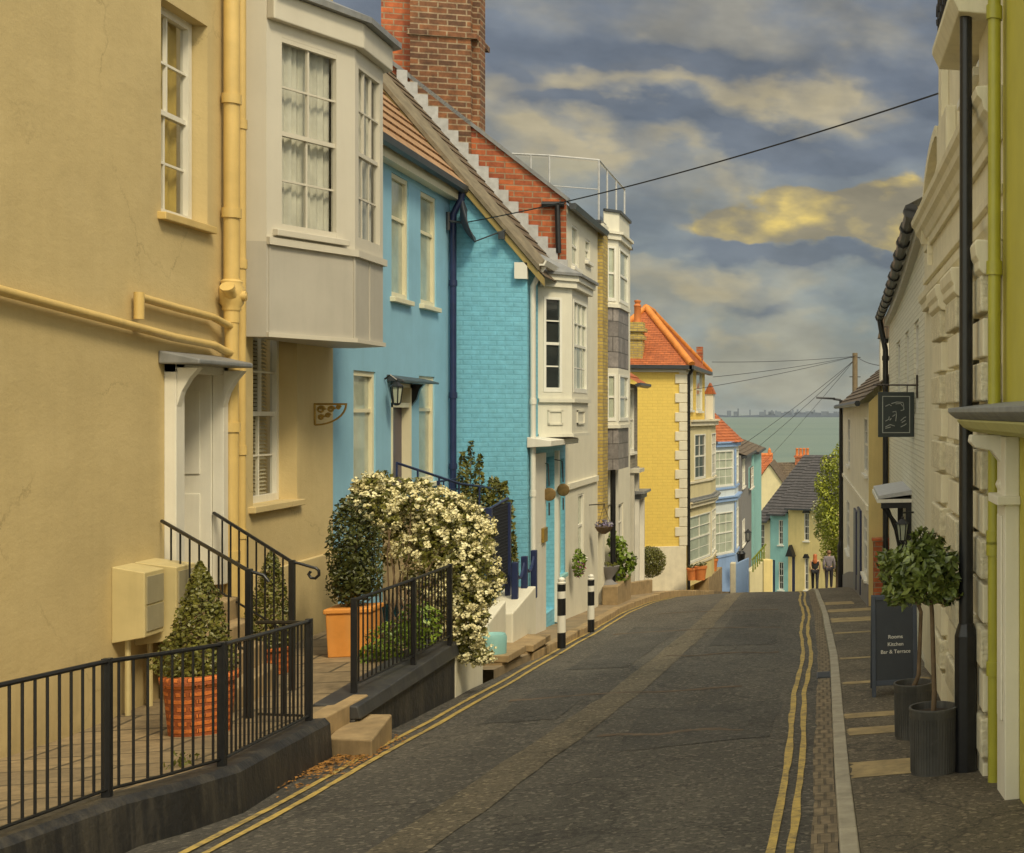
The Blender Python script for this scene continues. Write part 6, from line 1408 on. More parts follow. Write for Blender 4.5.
# A-board
yb = 14.45; G = FY(yb); xa, xb, za, zb_ = G.rect(872, 918, 598, 690); zf = zp(yb)
t = thing('chalkboard_sign', 'charcoal A-board with white lettering standing on the right pavement', 'sign', ((xa+xb)/2, yb, zf))
for i, (sg, y_) in enumerate(((1, 0), (-1, .5))):
    Q = lambda x, z, d: Vector((x, yb+y_+sg*(.22*(z-zf)/(zb_-zf))-d*sg, z))
    def bx(b, x0, x1, z0, z1, d0, d1): b.hexa([Q(x0, z0, d0), Q(x1, z0, d0), Q(x1, z1, d0), Q(x0, z1, d0), Q(x0, z0, d1), Q(x1, z0, d1), Q(x1, z1, d1), Q(x0, z1, d1)])
    q = MB(); w = .045; bx(q, xa, xa+w, zf, zb_, -.02, .02); bx(q, xb-w, xb, zf, zb_, -.02, .02); bx(q, xa+w, xb-w, zb_-w, zb_, -.02, .019); bx(q, xa+w, xb-w, zf+.12, zf+.12+w*1.2, -.02, .019); fr_ = q.build('frame', BOARDF, t, bevel=.004)
    q = MB(); bx(q, xa+w, xb-w, zf+.12+w*1.2, zb_-w, -.008, .008); bd = q.build('board', BOARD, t)
    if i == 0:
        dg = None
        for txt, py, sz in (('Rooms', 638.2, .055), ('Kitchen', 645.4, .055), ('Bar & Terrace', 652.6, .055)):
            cu = bpy.data.curves.new('lettering', 'FONT'); cu.body = txt; cu.size = sz; cu.align_x = 'CENTER'; cu.extrude = .0006; cu.offset = .0006
            o = bpy.data.objects.new('lettering_source', cu); col.objects.link(o); bpy.context.view_layer.update()
            me = bpy.data.meshes.new_from_object(o.evaluated_get(bpy.context.evaluated_depsgraph_get())); bpy.data.objects.remove(o)
            z = G.hit(897, py)[1]; tilt = math.atan(.22/(zb_-zf))
            c = Q((xa+xb)/2+.01, z-.02, .0105)
            M = Matrix.Translation(c-WL[t.name]) @ Matrix.Rotation(math.pi/2-tilt, 4, 'X')
            me.transform(M); me.materials.clear(); me.materials.append(CHALK); o = bpy.data.objects.new('lettering', me); col.objects.link(o); o.parent = t
# planters with bay trees
def bay_tree(px, pt, pb, wpx, Y, tx, crown, label, seed):
    x = at_y(px, pb, Y).x; zf = zp(Y); zt = at_y(px, pt, Y).z; w = wpx/2*(Y*CT+x*ST)/FPX
    t = thing('potted_tree', label, 'potted tree', (x, Y, zf), 'potted bay trees on the right pavement')
    h = zt-zf; c = Vector((x, Y, zf)); q = MB()
    q.lathe(c, [(w*.93, 0), (w*.94, .02), (w*.985, h*.86), (w*1.02, h*.88), (w*1.0, h*.95), (w*1.04, h*.97), (w*1.03, h), (w*.94, h), (w*.92, h*.9)], 28)
    for k_ in range(48): a_ = k_*math.pi/24; q.tube([c+Vector((w*.945*math.cos(a_), w*.945*math.sin(a_), .03)), c+Vector((w*.985*math.cos(a_), w*.985*math.sin(a_), h*.86))], w*.022, 4)
    P_ = q.build('pot', ZINC, t, smooth=True)
    q = MB(); q.lathe(c, [(w*.915, h*.88), (w*.9, h*.9), (.02, h*.93)], 20); q.build('soil', SOIL, P_)
    cc = [at_y(p[0], p[1], Y+p[3]) for p in crown]
    q = MB(); top = at_y(tx, 612, Y); r = random.Random(seed)
    q.tube([c+Vector((0, 0, h*.9)), c.lerp(top, .5)+Vector((.012, 0, 0)), Vector((top.x, Y, top.z)), cc[0]], .021, 8, .014); 
    for k in range(14):
        e, _ = in_ell(r, cc[k % len(cc)], (.13, .13, .13), .4); q.tube([Vector((top.x, Y, top.z+.06)), (Vector((top.x, Y, top.z))+e)/2+Vector((0, 0, .03)), e], .006, 4)
    q.build('trunk', BARK, t, smooth=True)
    q = MB()
    for p, a in zip(crown, cc):
        R_ = p[2]*(a.y*CT+a.x*ST)/FPX
        leaves(q, lambda: in_ell(r, a, (R_, R_, R_*.95), .35), int(p[4]*.85), .042, r, 2.3)
    q.build('crown', LF_BAY, t)
bay_tree(933.5, 706, 770, 47, 10.0, 932, [(928, 572, 34, 0, 1150), (905, 590, 18, .1, 200), (948, 590, 16, -.05, 200), (925, 545, 18, 0, 220)], 'nearer bay tree in a large ribbed zinc pot beside the lamp post', 4)
bay_tree(913.5, 682, 740, 38, 11.6, 921, [(906, 572, 27, 0, 700), (890, 562, 14, .1, 180), (895, 592, 14, .1, 160)], 'farther bay tree in a smaller zinc pot behind the nearer one', 9)
# ---------------------------------------------------------------- plants on the left
def cone_tree(px, pt, pb, wt, ct, Yz, label, seed, potm, crown_w, nleaf):
    c = at_t(px, pb-5, 0); w = wt/2*(c.y*CT+c.x*ST)/FPX; h = at_y(px, pt, c.y).z-c.z; hc = at_y(px, ct, c.y).z-c.z; cw = crown_w/2*(c.y*CT+c.x*ST)/FPX
    t = thing('potted_tree', label, 'potted tree', c, 'clipped cone trees in brick-pattern pots'); q = MB()
    q.lathe(c, [(w*.80, 0), (w*.82, .02), (w*.95, h*.86), (w*1.04, h*.87), (w*1.06, h*.97), (w*1.0, h), (w*.9, h), (w*.88, h*.9)], 30); P_ = q.build('pot', potm, t, smooth=True)
    q = MB(); q.lathe(c, [(w*.88, h*.88), (w*.86, h*.92), (.02, h*.94)], 18); q.build('soil', SOIL, P_)
    q = MB(); q.tube([c+Vector((0, 0, h*.8)), c+Vector((0, 0, hc*.85))], .02, 8, .008); q.build('trunk', BARK, t)
    r = random.Random(seed); q = MB()
    bump_ = [(r.uniform(0, 6.28), r.uniform(0, 1), r.uniform(-.12, .16)) for _ in range(16)]
    def f():
        z = r.random()**1.5; a = r.uniform(0, 2*math.pi); base = cw*(1-z)**.75*(.75+.35*min(1, z*8))
        k = 1+sum(b3*math.exp(-((math.cos(a-b1)-1)**2*3+((z-b2)/.16)**2)) for b1, b2, b3 in bump_)
        rr = base*k*(r.uniform(.55, 1.08)); return c+Vector((rr*math.cos(a), rr*math.sin(a), h*.93+(hc-h*.93)*z)), Vector((math.cos(a), math.sin(a), .4))
    leaves(q, f, nleaf, .023, r, 1.7); q.build('crown', LF_BOX, t)
cone_tree(200, 672, 738, 62, 562, -2.52, 'foremost clipped cone tree in a basket-weave terracotta pot behind the front railing', 21, TERRAW, 60, 5200)
cone_tree(271.5, 646, 678, 38, 549, -2.6, 'smaller clipped cone tree in a terracotta pot between the handrails', 22, TERRAW, 44, 3600)
# box planter with dark shrub
c = at_t(354, 654, 0); w = 19.5*(c.y*CT+c.x*ST)/FPX; h = at_y(353, 606, c.y).z-c.z
t = thing('box_planter', 'square orange planter with dark leafy column shrub at the corner of the cream house', 'planter', c); q = MB(); Fz = FY(c.y-w)
q.hexa([c+Vector((sx_*w*.9, sy_*w*.9, 0)) for sx_, sy_ in ((-1, -1), (1, -1), (1, 1), (-1, 1))]+[c+Vector((sx_*w*.98, sy_*w*.98, h*.9)) for sx_, sy_ in ((-1, -1), (1, -1), (1, 1), (-1, 1))])
q.hexa([c+Vector((sx_*w*1.06, sy_*w*1.06, h*.9)) for sx_, sy_ in ((-1, -1), (1, -1), (1, 1), (-1, 1))]+[c+Vector((sx_*w*1.06, sy_*w*1.06, h)) for sx_, sy_ in ((-1, -1), (1, -1), (1, 1), (-1, 1))])
q.build('pot', WOODT, t, bevel=.012)
q = MB(); q.tube([c+Vector((0, 0, h)), c+Vector((.03, 0, h+.8))], .03, 6, .01); q.build('trunk', BARK, t)
r = random.Random(31); q = MB(); Rx = 26*(c.y*CT+c.x*ST)/FPX
for (px, py, rx, ry, n) in ((354, 548, 24, 56, 3600), (357, 578, 24, 28, 1300), (350, 584, 22, 24, 800)):
    a = at_y(px, py, c.y); s_ = (c.y*CT+c.x*ST)/FPX; leaves(q, lambda: in_ell(r, a, (rx*s_, rx*s_, ry*s_), .3), n, .028, r, 1.8)
q.build('foliage', LF_DK, t)
# blossom shrub
BL = [(412, 504, 40, 18, 17.9, 260), (372, 505, 20, 20, 16.9, 130), (450, 528, 36, 24, 17.9, 320), (398, 535, 30, 20, 18.0, 110), (440, 552, 40, 24, 17.7, 260), (476, 538, 18, 20, 17.9, 120), (468, 572, 26, 24, 17.6, 220), (460, 600, 22, 22, 17.5, 190), (466, 628, 19, 22, 17.4, 160), (470, 650, 12, 12, 17.4, 80), (432, 588, 20, 18, 17.6, 50), (425, 620, 20, 24, 17.6, 60), (392, 488, 20, 11, 17.8, 90)]
t = thing('blossom_shrub', 'large shrub smothered in cream-white blossom spilling over the second railing', 'shrub', (-4.6, 17.6, -2.64))
r = random.Random(41); q = MB(); fl = MB(); br = MB(); root = Vector((-4.75, 17.2, -2.64))
rs = random.Random(77)
for (px, py, rx, ry, Y, n) in list(BL):
    for _ in range(5):
        a_ = rs.uniform(0, 6.28); BL.append((px+rx*1.12*math.cos(a_), py+ry*1.15*math.sin(a_), rs.uniform(5, 11), rs.uniform(5, 10), Y, rs.randint(10, 26)))
for (px, py, rx, ry, Y, n) in BL:
    a = at_y(px, py, Y); s_ = (a.y*CT+a.x*ST)/FPX; R_ = (rx*s_, min(.45, rx*s_*1.1), ry*s_)
    leaves(q, lambda: in_ell(r, a, R_, .2), n*4, .03, r, 2)
    for _ in range(int(n*.42)):
        p, nn_ = in_ell(r, a, tuple(x*1.05 for x in R_), .72)
        for k in range(r.randint(9, 17)):
            o = p+nn_*.02+Vector((r.gauss(0, 1), r.gauss(0, 1), r.gauss(0, 1))).normalized()*r.uniform(.015, .05)
            d = (nn_+Vector((r.gauss(0, .6), r.gauss(0, .6), r.gauss(0, .6)))).normalized(); tt = d.cross(Vector((.3, .5, .8))).normalized(); ww = d.cross(tt); s2 = r.uniform(.013, .022)
            fl.face([o+(tt*math.cos(k2*1.2566)+ww*math.sin(k2*1.2566))*s2+d*.006*(k2 % 2) for k2 in range(5)])
    for _ in range(2 if n > 60 else 0):
        e, _n = in_ell(r, a, R_, .1); m1 = root.lerp(e, .5)+Vector((r.uniform(-.12, .12), r.uniform(-.1, .1), .12)); br.tube([root+Vector((r.uniform(-.2, .2), r.uniform(-.15, .15), 0)), m1, e], .012, 5, .004)
br.build('stems', BARK, t); q.build('foliage', LF_BOX, t); tag(fl.build('blossom', PETAL, t, uvs=False), kind='stuff')
# low green plants inside the second railing
t = thing('low_shrub', 'low green shrub growing behind the second railing below the blossom', 'shrub', (-4.8, 16, -2.64)); q = MB()
for (px, py, rx, ry, n) in ((395, 640, 28, 20, 600), (420, 625, 22, 25, 500), (375, 655, 16, 12, 260)):
    a = at_y(px, py, 16.2); s_ = (a.y*CT+a.x*ST)/FPX; leaves(q, lambda: in_ell(r, a, (rx*s_, rx*s_, ry*s_), .2), n, .03, r, 2)
q.build('foliage', LF_IVY, t)
# spiky evergreen behind the mesh screen
t = thing('spire_shrub', 'dark evergreen shrub with upright spires beside the turquoise gable wall', 'shrub', (-5.2, 22.4, -3)); q = MB(); st = MB()
for (px, pt, pb) in ((463, 452, 560), (471, 441, 560), (480, 455, 560), (491, 478, 560), (497, 478, 560), (505, 482, 580), (510, 500, 580), (512, 532, 590), (486, 490, 570), (476, 480, 570), (466, 480, 570)):
    a, c = at_y(px, pt, 24.0+r.uniform(-.3, .3)), at_y(px+r.uniform(-4, 4), pb, 24.0); st.tube([c, a], .012, 5, .005)
    def f(): k = r.random(); w_ = .10*(1-k)**.6+.02; b1 = r.uniform(0, 6.28); return c.lerp(a, k)+Vector((w_*math.cos(b1), w_*math.sin(b1), 0)), Vector((math.cos(b1), math.sin(b1), .8))
    leaves(q, f, 380, .042, r, 2.4)
for (px, py, rx, ry, n) in ((485, 545, 22, 24, 900), (500, 585, 12, 30, 400), (480, 600, 10, 40, 400), (494, 640, 8, 20, 160)):
    a = at_y(px, py, 23.9); s_ = (a.y*CT+a.x*ST)/FPX; leaves(q, lambda: in_ell(r, a, (rx*s_, rx*s_, ry*s_), .2), n, .032, r, 2.2)
st.build('stems', BARK, t); q.build('foliage', LF_BOX, t)
# climber, urns, hedge ball
t = thing('climber', 'bright green large-leaved climber by the black pipe of the slate bay house', 'plant', at_y(622, 580, 33.6)); q = MB(); st = MB(); c = at_y(622, 582, 33.8)
for (px, py, rx, ry, n) in ((618, 548, 8, 12, 170), (627, 561, 9, 11, 190), (622, 574, 8, 9, 130), (613, 540, 5, 8, 60)):
    a = at_y(px, py, 33.8); s_ = 33/FPX; leaves(q, lambda: in_ell(r, a, (rx*s_, rx*s_, ry*s_), .2), n, .085, r, 1.4); st.tube([c, (a+c)/2, a], .012, 5)
st.build('stems', BARK, t); q.build('foliage', LF_IVY, t)
for px, pt, pb, Y, lab in ((609, 566, 582, 33.2, 'nearer stone urn on a pedestal by the white arch'), (616.5, 558, 573, 34.4, 'farther stone urn with a leafy top beside the climber')):
    a = at_y(px, pb, Y); h = at_y(px, pt, Y).z-a.z; t = thing('urn', lab, 'urn', a-Vector((0, 0, .5)), 'grey stone urns'); q = MB()
    q.lathe(a-Vector((0, 0, .5)), [(.2, 0), (.2, .45), (.12, .5), (.07, .56), (.08, .6), (.2, .5+h*.75), (.24, .5+h), (.17, .5+h)], 16); q.build('pot', GREYH, t, smooth=True)
    q = MB(); leaves(q, lambda: in_ell(r, a+Vector((0, 0, h)), (.2, .2, .12), .1), 90, .05, r); q.build('foliage', LF_HEDGE, t)
b = MB(); a = at_y(610, 583, 33.4); b.slab([(-4.86, 32.7, a.z), (-4.52, 32.7, a.z), (-4.52, 34.9, a.z), (-4.86, 34.9, a.z)], .7); tag(b.build('raised_step', STEP, bevel=.02), 'stone ledge under the two urns', 'step')
b = MB(); a = at_y(596, 582, 31.5); 
tag(lowwall(((-4.86, 35.6), (-4.4, 38.2), .15), -6, at_y(637, 572, 36).z-.25, at_y(640, 570, 37).z-.4, 'low stone edging beyond the climber', STEP), kind=None)
c = at_y(649.5, 562, 42.4); s_ = 40.0/FPX; t = thing('clipped_hedge', 'clipped round box hedge in front of the yellow gable wall', 'hedge', c-Vector((0, 0, .5))); q = MB()
def f():
    p, n_ = in_ell(r, c, (15.5*s_, 13*s_, 16*s_), .45); return p, n_
leaves(q, f, 6000, .034, r, 1.5); q.build('foliage', LF_HEDGE, t)
# far tree
t = thing('street_tree', 'bright spring-green tree beyond the white cottage at the foot of the street', 'tree', at_y(836, 590, 64)); q = MB(); st = MB(); base = at_y(838, 596, 64)
LFm = [(836, 470, 9, 22), (828, 500, 11, 22), (826, 465, 6, 10), (834, 525, 13, 22), (824, 515, 10, 16), (830, 550, 10, 20), (822, 485, 8, 14), (838, 560, 8, 20), (845, 500, 12, 30), (846, 540, 12, 30), (822, 532, 8, 10), (840, 450, 5, 10)]
s_ = 62.0/FPX
for (px, py, rx, ry) in LFm:
    a = at_y(px, py, 64+r.uniform(-.8, .8)); leaves(q, lambda: in_ell(r, a, (rx*s_, rx*s_, ry*s_), .15), int(rx*ry*4.2), .075, r, 1.7); st.tube([base+Vector((0, 0, 1)), (base+a)/2+Vector((.15, 0, .3)), a], .05, 6, .015)
st.tube([base, base+Vector((0, 0, 1.6))], .12, 8, .09); st.build('trunk', BARK, t); q.build('crown', LF_TREE, t)
t = thing('white_blossom_bush', 'small white-flowering bush against the yellow cottage under the tree', 'shrub', at_y(818, 545, 66)); q = MB()
a = at_y(818, 512, 66); leaves(q, lambda: in_ell(r, a, (.35, .35, .7), .1), 220, .07, r); q.build('foliage', leafmat('cream_green_leaves', (.12, .14, .03), (.6, .56, .34), 7), t)
# dry leaves in the gutter by the steps
q = MB()
def f(): return Vector((r.uniform(-4.12, -3.85), r.uniform(11.6, 14.6), 0)), Vector((0, 0, 1))
for _ in range(700):
    p, n_ = f(); k = r.random()**1.6; p.y = r.gauss(12.9, .55); p.x = KW[-1][0]+.05+.34*k; p.z = zroad(p.x, p.y)+.008+.02*(1-k)*r.random(); a = r.uniform(0, 6.28); s2 = r.uniform(.006, .015)
    q.face([p+Vector((math.cos(a+i*1.57)*s2*(1 if i % 2 else 1.7), math.sin(a+i*1.57)*s2*(1 if i % 2 else 1.7), r.uniform(0, .012))) for i in range(4)])
tag(q.build('dry_leaves', leafmat('dry_brown_leaves', (.22, .10, .02), (.42, .2, .04), 9, .8)), 'drift of dry orange-brown leaves in the gutter by the stone step', 'leaf litter', kind='stuff')
for (px, py, h_, n) in ((296, 715, 20, 120), (180, 775, 12, 60)):
    a = at_z(px, py, -2.5-.005*(px-150)); q = MB(); leaves(q, lambda: in_ell(r, a+Vector((0, 0, .07)), (.13, .13, .11), .1), n, .022, r, 2.2)
    tag(q.build('weed', LF_HEDGE), {296: 'green weed at the foot of the gate post', 180: 'brown-green weed between the flagstones behind the front railing', 150: 'smallest weed by the nearest railing bars'}[px], 'weed', 'weeds on the terrace')

# ---------------------------------------------------------------- people
def skin(name, verts, edges, radii, m, parent, off, sub=2):
    me = bpy.data.meshes.new(name); me.from_pydata([Vector(v) for v in verts], edges, [])
    o = bpy.data.objects.new(name, me); col.objects.link(o); me.materials.append(m)
    sk = o.modifiers.new('skin', 'SKIN'); sk.use_smooth_shade = True
    for i, r_ in enumerate(radii): me.skin_vertices[0].data[i].radius = r_ if isinstance(r_, tuple) else (r_, r_)
    me.skin_vertices[0].data[0].use_root = True
    ss = o.modifiers.new('sub', 'SUBSURF'); ss.levels = ss.render_levels = sub
    if parent: o.parent = parent
    return o
def person(base, height, rot, stride, label, top_m, leg_m, hair_m, hair_long, armless):
    k = height/1.7
    t = thing('person', label, 'person', base); t.rotation_euler = (0, 0, rot); t.scale = (k, k, k)
    s = stride
    J = {'pel': (0, 0, .93), 'waist': (0, 0, 1.08), 'chest': (0, -.01, 1.28), 'neck': (0, 0, 1.44), 'head': (0, .01, 1.56), 'crown': (0, .0, 1.65),
         'hl': (-.09, 0, .9), 'kl': (-.09, s*.5+.03, .5), 'al': (-.085, s-.06, .1 if s > 0 else .12), 'tl': (-.085, s+.1, .035),
         'hr': (.09, 0, .9), 'kr': (.09, -s*.3+.04, .5), 'ar': (.085, -s-.02, .12), 'tr': (.085, -s+.12, .035),
         'sl': (-.165, -.01, 1.37), 'el': (-.205, -.06, 1.1), 'wl': (-.205, .03, .88), 'pl': (-.2, .05, .81),
         'sr': (.165, -.01, 1.37), 'er': (.205, .03, 1.1), 'wr': (.2, .11, .89), 'pr': (.195, .14, .82)}
    names = list(J); ix = {n: i for i, n in enumerate(names)}
    E_ = [('pel', 'waist'), ('waist', 'chest'), ('chest', 'neck'), ('neck', 'head'), ('head', 'crown'), ('pel', 'hl'), ('hl', 'kl'), ('kl', 'al'), ('al', 'tl'), ('pel', 'hr'), ('hr', 'kr'), ('kr', 'ar'), ('ar', 'tr'), ('chest', 'sl'), ('sl', 'el'), ('el', 'wl'), ('wl', 'pl'), ('chest', 'sr'), ('sr', 'er'), ('er', 'wr'), ('wr', 'pr')]
    Rr = dict(pel=(.12, .09), waist=(.105, .08), chest=(.13, .09), neck=.05, head=(.078, .092), crown=(.06, .07), hl=.085, hr=.085, kl=.055, kr=.055, al=.038, ar=.038, tl=.035, tr=.035, sl=.055, sr=.055, el=.04, er=.04, wl=.028, wr=.028, pl=(.02, .035), pr=(.02, .035))
    V = [J[n] for n in names]; Ed = [(ix[a], ix[c]) for a, c in E_]; Ra = [Rr[n] for n in names]
    for sd in ('l', 'r'):                                     # fingers and thumb
        p = Vector(J['p'+sd]); w_ = Vector(J['w'+sd]); d = (p-w_).normalized()
        for i, (oy, ln) in enumerate(((-.03, .06), (-.01, .075), (.01, .07), (.03, .055))):
            a = p+Vector((0, oy, 0))+d*.03; V += [tuple(a), tuple(a+d*ln*.6+Vector((0, .0, -.005))), tuple(a+d*ln+Vector((0, -.01, 0)))]; n0 = len(V)-3; Ed += [(ix['p'+sd], n0), (n0, n0+1), (n0+1, n0+2)]; Ra += [.009, .008, .007]
        a = p+Vector((0, .045, .03)); V += [tuple(a), tuple(a+Vector((0, .03, -.035)))]; n0 = len(V)-2; Ed += [(ix['w'+sd], n0), (n0, n0+1)]; Ra += [.011, .009]
    SK = mat('skin_tone', (.50, .30, .18), .5, .1, 8, 0)
    skin('body', V, Ed, Ra, SK, t, base)
    def part(nm, ns, es, inc, m, extra=()):
        v = [J[n] for n in ns]; rd = []
        for n in ns:
            q_ = Rr[n]; rd.append(tuple(x+inc for x in q_) if isinstance(q_, tuple) else q_+inc)
        skin(nm, v, [(ns.index(a), ns.index(c)) for a, c in es], rd, m, t, base)
    arms = [('chest', 'sl'), ('chest', 'sr')]+([] if armless else [('sl', 'el'), ('el', 'wl'), ('sr', 'er'), ('er', 'wr')])
    tn = ['pel', 'waist', 'chest', 'sl', 'sr']+([] if armless else ['el', 'wl', 'er', 'wr'])
    part('top', tn, [('pel', 'waist'), ('waist', 'chest')]+arms, .022, top_m)
    part('trousers', ['pel', 'hl', 'kl', 'al', 'hr', 'kr', 'ar'], [('pel', 'hl'), ('hl', 'kl'), ('kl', 'al'), ('pel', 'hr'), ('hr', 'kr'), ('kr', 'ar')], .016, leg_m)
    SH = mat('dark_shoe', (.03, .025, .02), .5, .2, 6, 0)
    for sd in ('l', 'r'): a, c = Vector(J['a'+sd]), Vector(J['t'+sd]); skin('shoe', [a+Vector((0, -.03, -.06)), c], [(0, 1)], [.047, .043], SH, t, base, 1)
    hv = [(0, .0, 1.66), (0, -.035, 1.6), (0, -.06, 1.5)]; hr = [.085, (.10, .09), (.085, .06)]
    if hair_long: hv += [(0, -.095, 1.38), (0, -.105, 1.24)]; hr += [(.11, .05), (.07, .03)]
    skin('hair', hv, [(i, i+1) for i in range(len(hv)-1)], hr, hair_m, t, base)
    f = MB(); 
    for sx_ in (-.03, .03): f.ball(Vector((sx_, .095, 1.565)), .011, 8, 6)
    f.ball(Vector((0, .1, 1.535)), .016, 8, 6, (.7, 1.1, 1.3)); f.box(FY(.085), -.022, .022, 1.497, 1.507, -.012, .0)
    o = f.build('face_features', SK, t); o.data.transform(Matrix.Translation(WL[t.name])) ; o.location = (0, 0, 0)
    return t
zpp = lambda px, Y: zp(Y)
bx_ = at_y(815, 590, 58.5); person(Vector((bx_.x, 58.5, zp(58.5))), 1.66, .05, .2, 'person with long red hair in a black sleeveless top walking away down the street', mat('black_top_cloth', (.015, .014, .016), .8, .2, 8, .2, 50), mat('black_trouser_cloth', (.014, .014, .018), .8, .2, 8, .2, 50), mat('red_hair', (.42, .115, .03), .5, .25, 15, .4, 80), True, True)
bx_ = at_y(829, 589, 57.0); person(Vector((bx_.x, 57.0, zp(57.0))), 1.74, -.05, -.17, 'person in a loose grey-lilac top and dark trousers walking beside the red-haired one', mat('lilac_grey_cloth', (.20, .17, .18), .85, .25, 8, .3, 40), mat('dark_trouser_cloth', (.03, .024, .028), .8, .2, 8, .2, 50), mat('brown_hair', (.20, .10, .045), .5, .25, 15, .4, 80), False, False)

# ---------------------------------------------------------------- sky, sun, view
EL_S, AZ_S = math.radians(48), math.radians(142)             # sun elevation; azimuth clockwise from +Y
W = bpy.data.worlds.new('World'); S.world = W; W.use_nodes = True; nt = W.node_tree; nt.nodes.clear()
out = N(nt, 'ShaderNodeOutputWorld'); bg = N(nt, 'ShaderNodeBackground'); nt.links.new(bg.outputs[0], out.inputs[0])
tcd = N(nt, 'ShaderNodeTexCoord').outputs['Generated']; sep = N(nt, 'ShaderNodeSeparateXYZ'); nt.links.new(tcd, sep.inputs[0])
def M_(op, a, b=None, c=None, clamp=False):
    n = N(nt, 'ShaderNodeMath', operation=op); n.use_clamp = clamp
    for i, v in enumerate((a, b, c)):
        if v is None: continue
        if hasattr(v, 'is_output'): nt.links.new(v, n.inputs[i])
        else: n.inputs[i].default_value = v
    return n.outputs[0]
x, y, z = sep.outputs
az = M_('ARCTAN2', x, y); hyp = M_('SQRT', M_('ADD', M_('MULTIPLY', x, x), M_('MULTIPLY', y, y))); el = M_('ARCTAN2', z, hyp)
cmb = N(nt, 'ShaderNodeCombineXYZ'); nt.links.new(az, cmb.inputs[0]); nt.links.new(M_('MULTIPLY', el, 1.9), cmb.inputs[1])
wn = noise(nt, cmb.outputs[0], 8, 6, .52); wn.normalize = True if hasattr(wn, 'normalize') else None
ws = N(nt, 'ShaderNodeSeparateColor'); nt.links.new(wn.outputs['Color'], ws.inputs[0])
azw = M_('MULTIPLY_ADD', M_('SUBTRACT', ws.outputs[0], .5), .16, az); elw = M_('MULTIPLY_ADD', M_('SUBTRACT', ws.outputs[1], .5), .11, el)
n1 = noise(nt, cmb.outputs[0], 5.5, 5, .6).outputs[0]; n2 = noise(nt, stretch(nt, cmb.outputs[0], (1, 1.4, 1)), 11, 5, .55).outputs[0]
n3 = noise(nt, stretch(nt, cmb.outputs[0], (1, 1.2, 1)), 13, 5, .55).outputs[0]
wc = N(nt, 'ShaderNodeCombineXYZ'); nt.links.new(M_('MULTIPLY_ADD', M_('SUBTRACT', ws.outputs[0], .5), .05, az), wc.inputs[0]); nt.links.new(M_('MULTIPLY', M_('MULTIPLY_ADD', M_('SUBTRACT', ws.outputs[1], .5), .05, el), 1.35), wc.inputs[1])
vp = N(nt, 'ShaderNodeTexVoronoi', feature='SMOOTH_F1', voronoi_dimensions='2D'); vp.inputs['Scale'].default_value = 26; vp.inputs['Detail'].default_value = 1.5; vp.inputs['Roughness'].default_value = .5; vp.inputs['Smoothness'].default_value = .6; nt.links.new(wc.outputs[0], vp.inputs['Vector'])
puff = M_('SUBTRACT', .52, vp.outputs['Distance'])
def ae(px, py): d = ray(px, py); return math.atan2(d.x, d.y), math.atan2(d.z, math.hypot(d.x, d.y))
def blob(px, py, sx_, sy_):
    a, e = ae(px, py); a2 = abs(ae(px+sx_, py)[0]-a); e2 = abs(ae(px, py-sy_)[1]-e)
    q_ = M_('ADD', M_('POWER', M_('ABSOLUTE', M_('DIVIDE', M_('SUBTRACT', azw, a), a2)), 2.0), M_('POWER', M_('ABSOLUTE', M_('DIVIDE', M_('SUBTRACT', elw, e), e2)), 2.0))
    return M_('POWER', 2.718, M_('MULTIPLY', q_, -1.0))
def total(bl):
    o = None
    for b_ in bl:
        s_ = M_('MULTIPLY', blob(*b_[:4]), b_[4]); o = s_ if o is None else M_('ADD', o, s_)
    return M_('MINIMUM', o, 1.0)
base = ramp(nt, M_('DIVIDE', el, 1.57), [(.0, (.25, .30, .29)), (.05, (.235, .27, .265)), (.10, (.215, .235, .235)), (.16, (.185, .205, .23)), (.3, (.13, .15, .18)), (1, (.17, .19, .22))]).outputs[0]
f1 = ramp(nt, n1, [(.40, (0, 0, 0)), (.62, (1, 1, 1))]).outputs[0]
c_ = mixc(nt, M_('MULTIPLY', f1, .6), base, (.36, .315, .21))
cream = total([(600, 95, 90, 30, .8), (500, 110, 50, 30, .5), (700, 85, 90, 16, .9), (800, 90, 60, 24, .7), (560, 152, 110, 20, .7), (690, 160, 60, 14, .3), (710, 285, 70, 22, .55), (745, 342, 45, 12, .5), (650, 290, 60, 25, .3), (880, 305, 40, 30, .35)])
cf = ramp(nt, M_('ADD', M_('MULTIPLY', puff, .6), M_('MULTIPLY_ADD', cream, 1.25, -.12)), [(.0, (0, 0, 0)), (.7, (.95,)*3)]).outputs[0]
c_ = mixc(nt, cf, c_, (.45, .375, .22))
dark = total([(680, 66, 62, 22, .95), (590, 118, 100, 14, .85), (500, 75, 60, 26, .8), (830, 140, 105, 20, .95), (905, 90, 60, 28, .8), (790, 255, 125, 13, .9), (700, 132, 60, 16, .7), (640, 215, 60, 20, .45), (600, 40, 250, 25, .7), (760, 310, 60, 8, .5)])
df = ramp(nt, M_('ADD', M_('MULTIPLY', puff, -.5), M_('MULTIPLY_ADD', dark, 1.2, -.02)), [(.05, (0, 0, 0)), (.85, (.92,)*3)]).outputs[0]
c_ = mixc(nt, df, c_, (.132, .15, .178))
yel = total([(730, 210, 45, 26, .9), (800, 195, 70, 20, .8), (880, 205, 60, 24, .8), (815, 225, 105, 20, .9), (705, 215, 25, 14, .7), (880, 235, 50, 12, .6)])
yf = ramp(nt, M_('ADD', M_('MULTIPLY', puff, .9), M_('MULTIPLY_ADD', n2, .7, M_('MULTIPLY_ADD', yel, 1.5, -.42))), [(.1, (0, 0, 0)), (.55, (1, 1, 1))]).outputs[0]
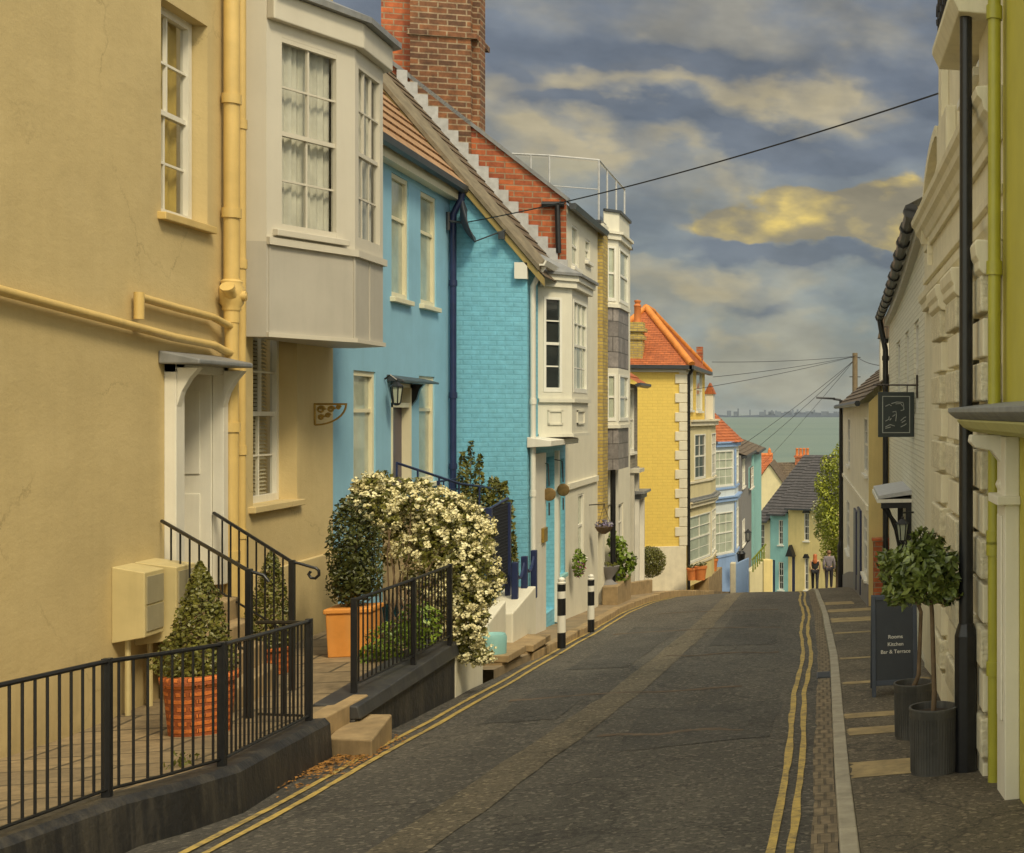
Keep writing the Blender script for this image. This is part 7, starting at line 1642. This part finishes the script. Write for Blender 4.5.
yf = M_('MULTIPLY', yf, ramp(nt, M_('ADD', yel, M_('MULTIPLY', puff, .25)), [(.12, (0, 0, 0)), (.5, (1, 1, 1))]).outputs[0])
yc_ = ramp(nt, M_('ADD', M_('MULTIPLY', n3, .75), M_('MULTIPLY', puff, .42)), [(.26, (.27, .225, .13)), (.42, (.43, .33, .12)), (.58, (.70, .51, .12))]).outputs[0]
c_ = mixc(nt, yf, c_, yc_)
tx = ramp(nt, n3, [(.3, (.8,)*3), (.7, (1.2,)*3)]).outputs[0]
c_ = mixc(nt, 1.0, c_, tx, 'MULTIPLY')
sky = N(nt, 'ShaderNodeTexSky', sky_type='NISHITA'); sky.sun_disc = False; sky.sun_elevation = EL_S; sky.sun_rotation = AZ_S
sk = N(nt, 'ShaderNodeVectorMath', operation='SCALE'); sk.inputs['Scale'].default_value = .10; nt.links.new(sky.outputs[0], sk.inputs[0])
c_ = mixc(nt, .10, c_, sk.outputs[0])
# overcast: unseen cloud deck overhead and behind brightened as added fill for the facades
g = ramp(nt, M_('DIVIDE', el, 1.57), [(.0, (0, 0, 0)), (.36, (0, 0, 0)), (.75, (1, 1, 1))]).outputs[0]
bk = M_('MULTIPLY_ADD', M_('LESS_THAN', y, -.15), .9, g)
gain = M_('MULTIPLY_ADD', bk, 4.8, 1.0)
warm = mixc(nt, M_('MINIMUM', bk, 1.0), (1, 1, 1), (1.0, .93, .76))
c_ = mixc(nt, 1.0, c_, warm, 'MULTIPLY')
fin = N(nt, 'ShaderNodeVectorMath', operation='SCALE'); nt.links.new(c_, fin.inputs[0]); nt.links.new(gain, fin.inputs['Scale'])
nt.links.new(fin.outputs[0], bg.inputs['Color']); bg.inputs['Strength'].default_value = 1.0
sd = bpy.data.lights.new('sun', 'SUN'); sd.energy = 2.45; sd.angle = math.radians(13); sd.color = (1, .86, .58)
so = bpy.data.objects.new('sun', sd); col.objects.link(so)
dv = Vector((math.sin(AZ_S)*math.cos(EL_S), math.cos(AZ_S)*math.cos(EL_S), math.sin(EL_S)))
so.rotation_euler = dv.to_track_quat('Z', 'Y').to_euler()
v = S.view_settings; v.view_transform = 'Standard'; v.look = 'None'; v.exposure = .08; v.gamma = 1; v.use_curve_mapping = False
for n_ in nt.nodes:
    if n_.type == 'TEX_NOISE': n_.noise_dimensions = '2D'
W.cycles.sampling_method = 'MANUAL'; W.cycles.sample_map_resolution = 512
S.render.engine = 'CYCLES'; S.cycles.volume_bounces = 0
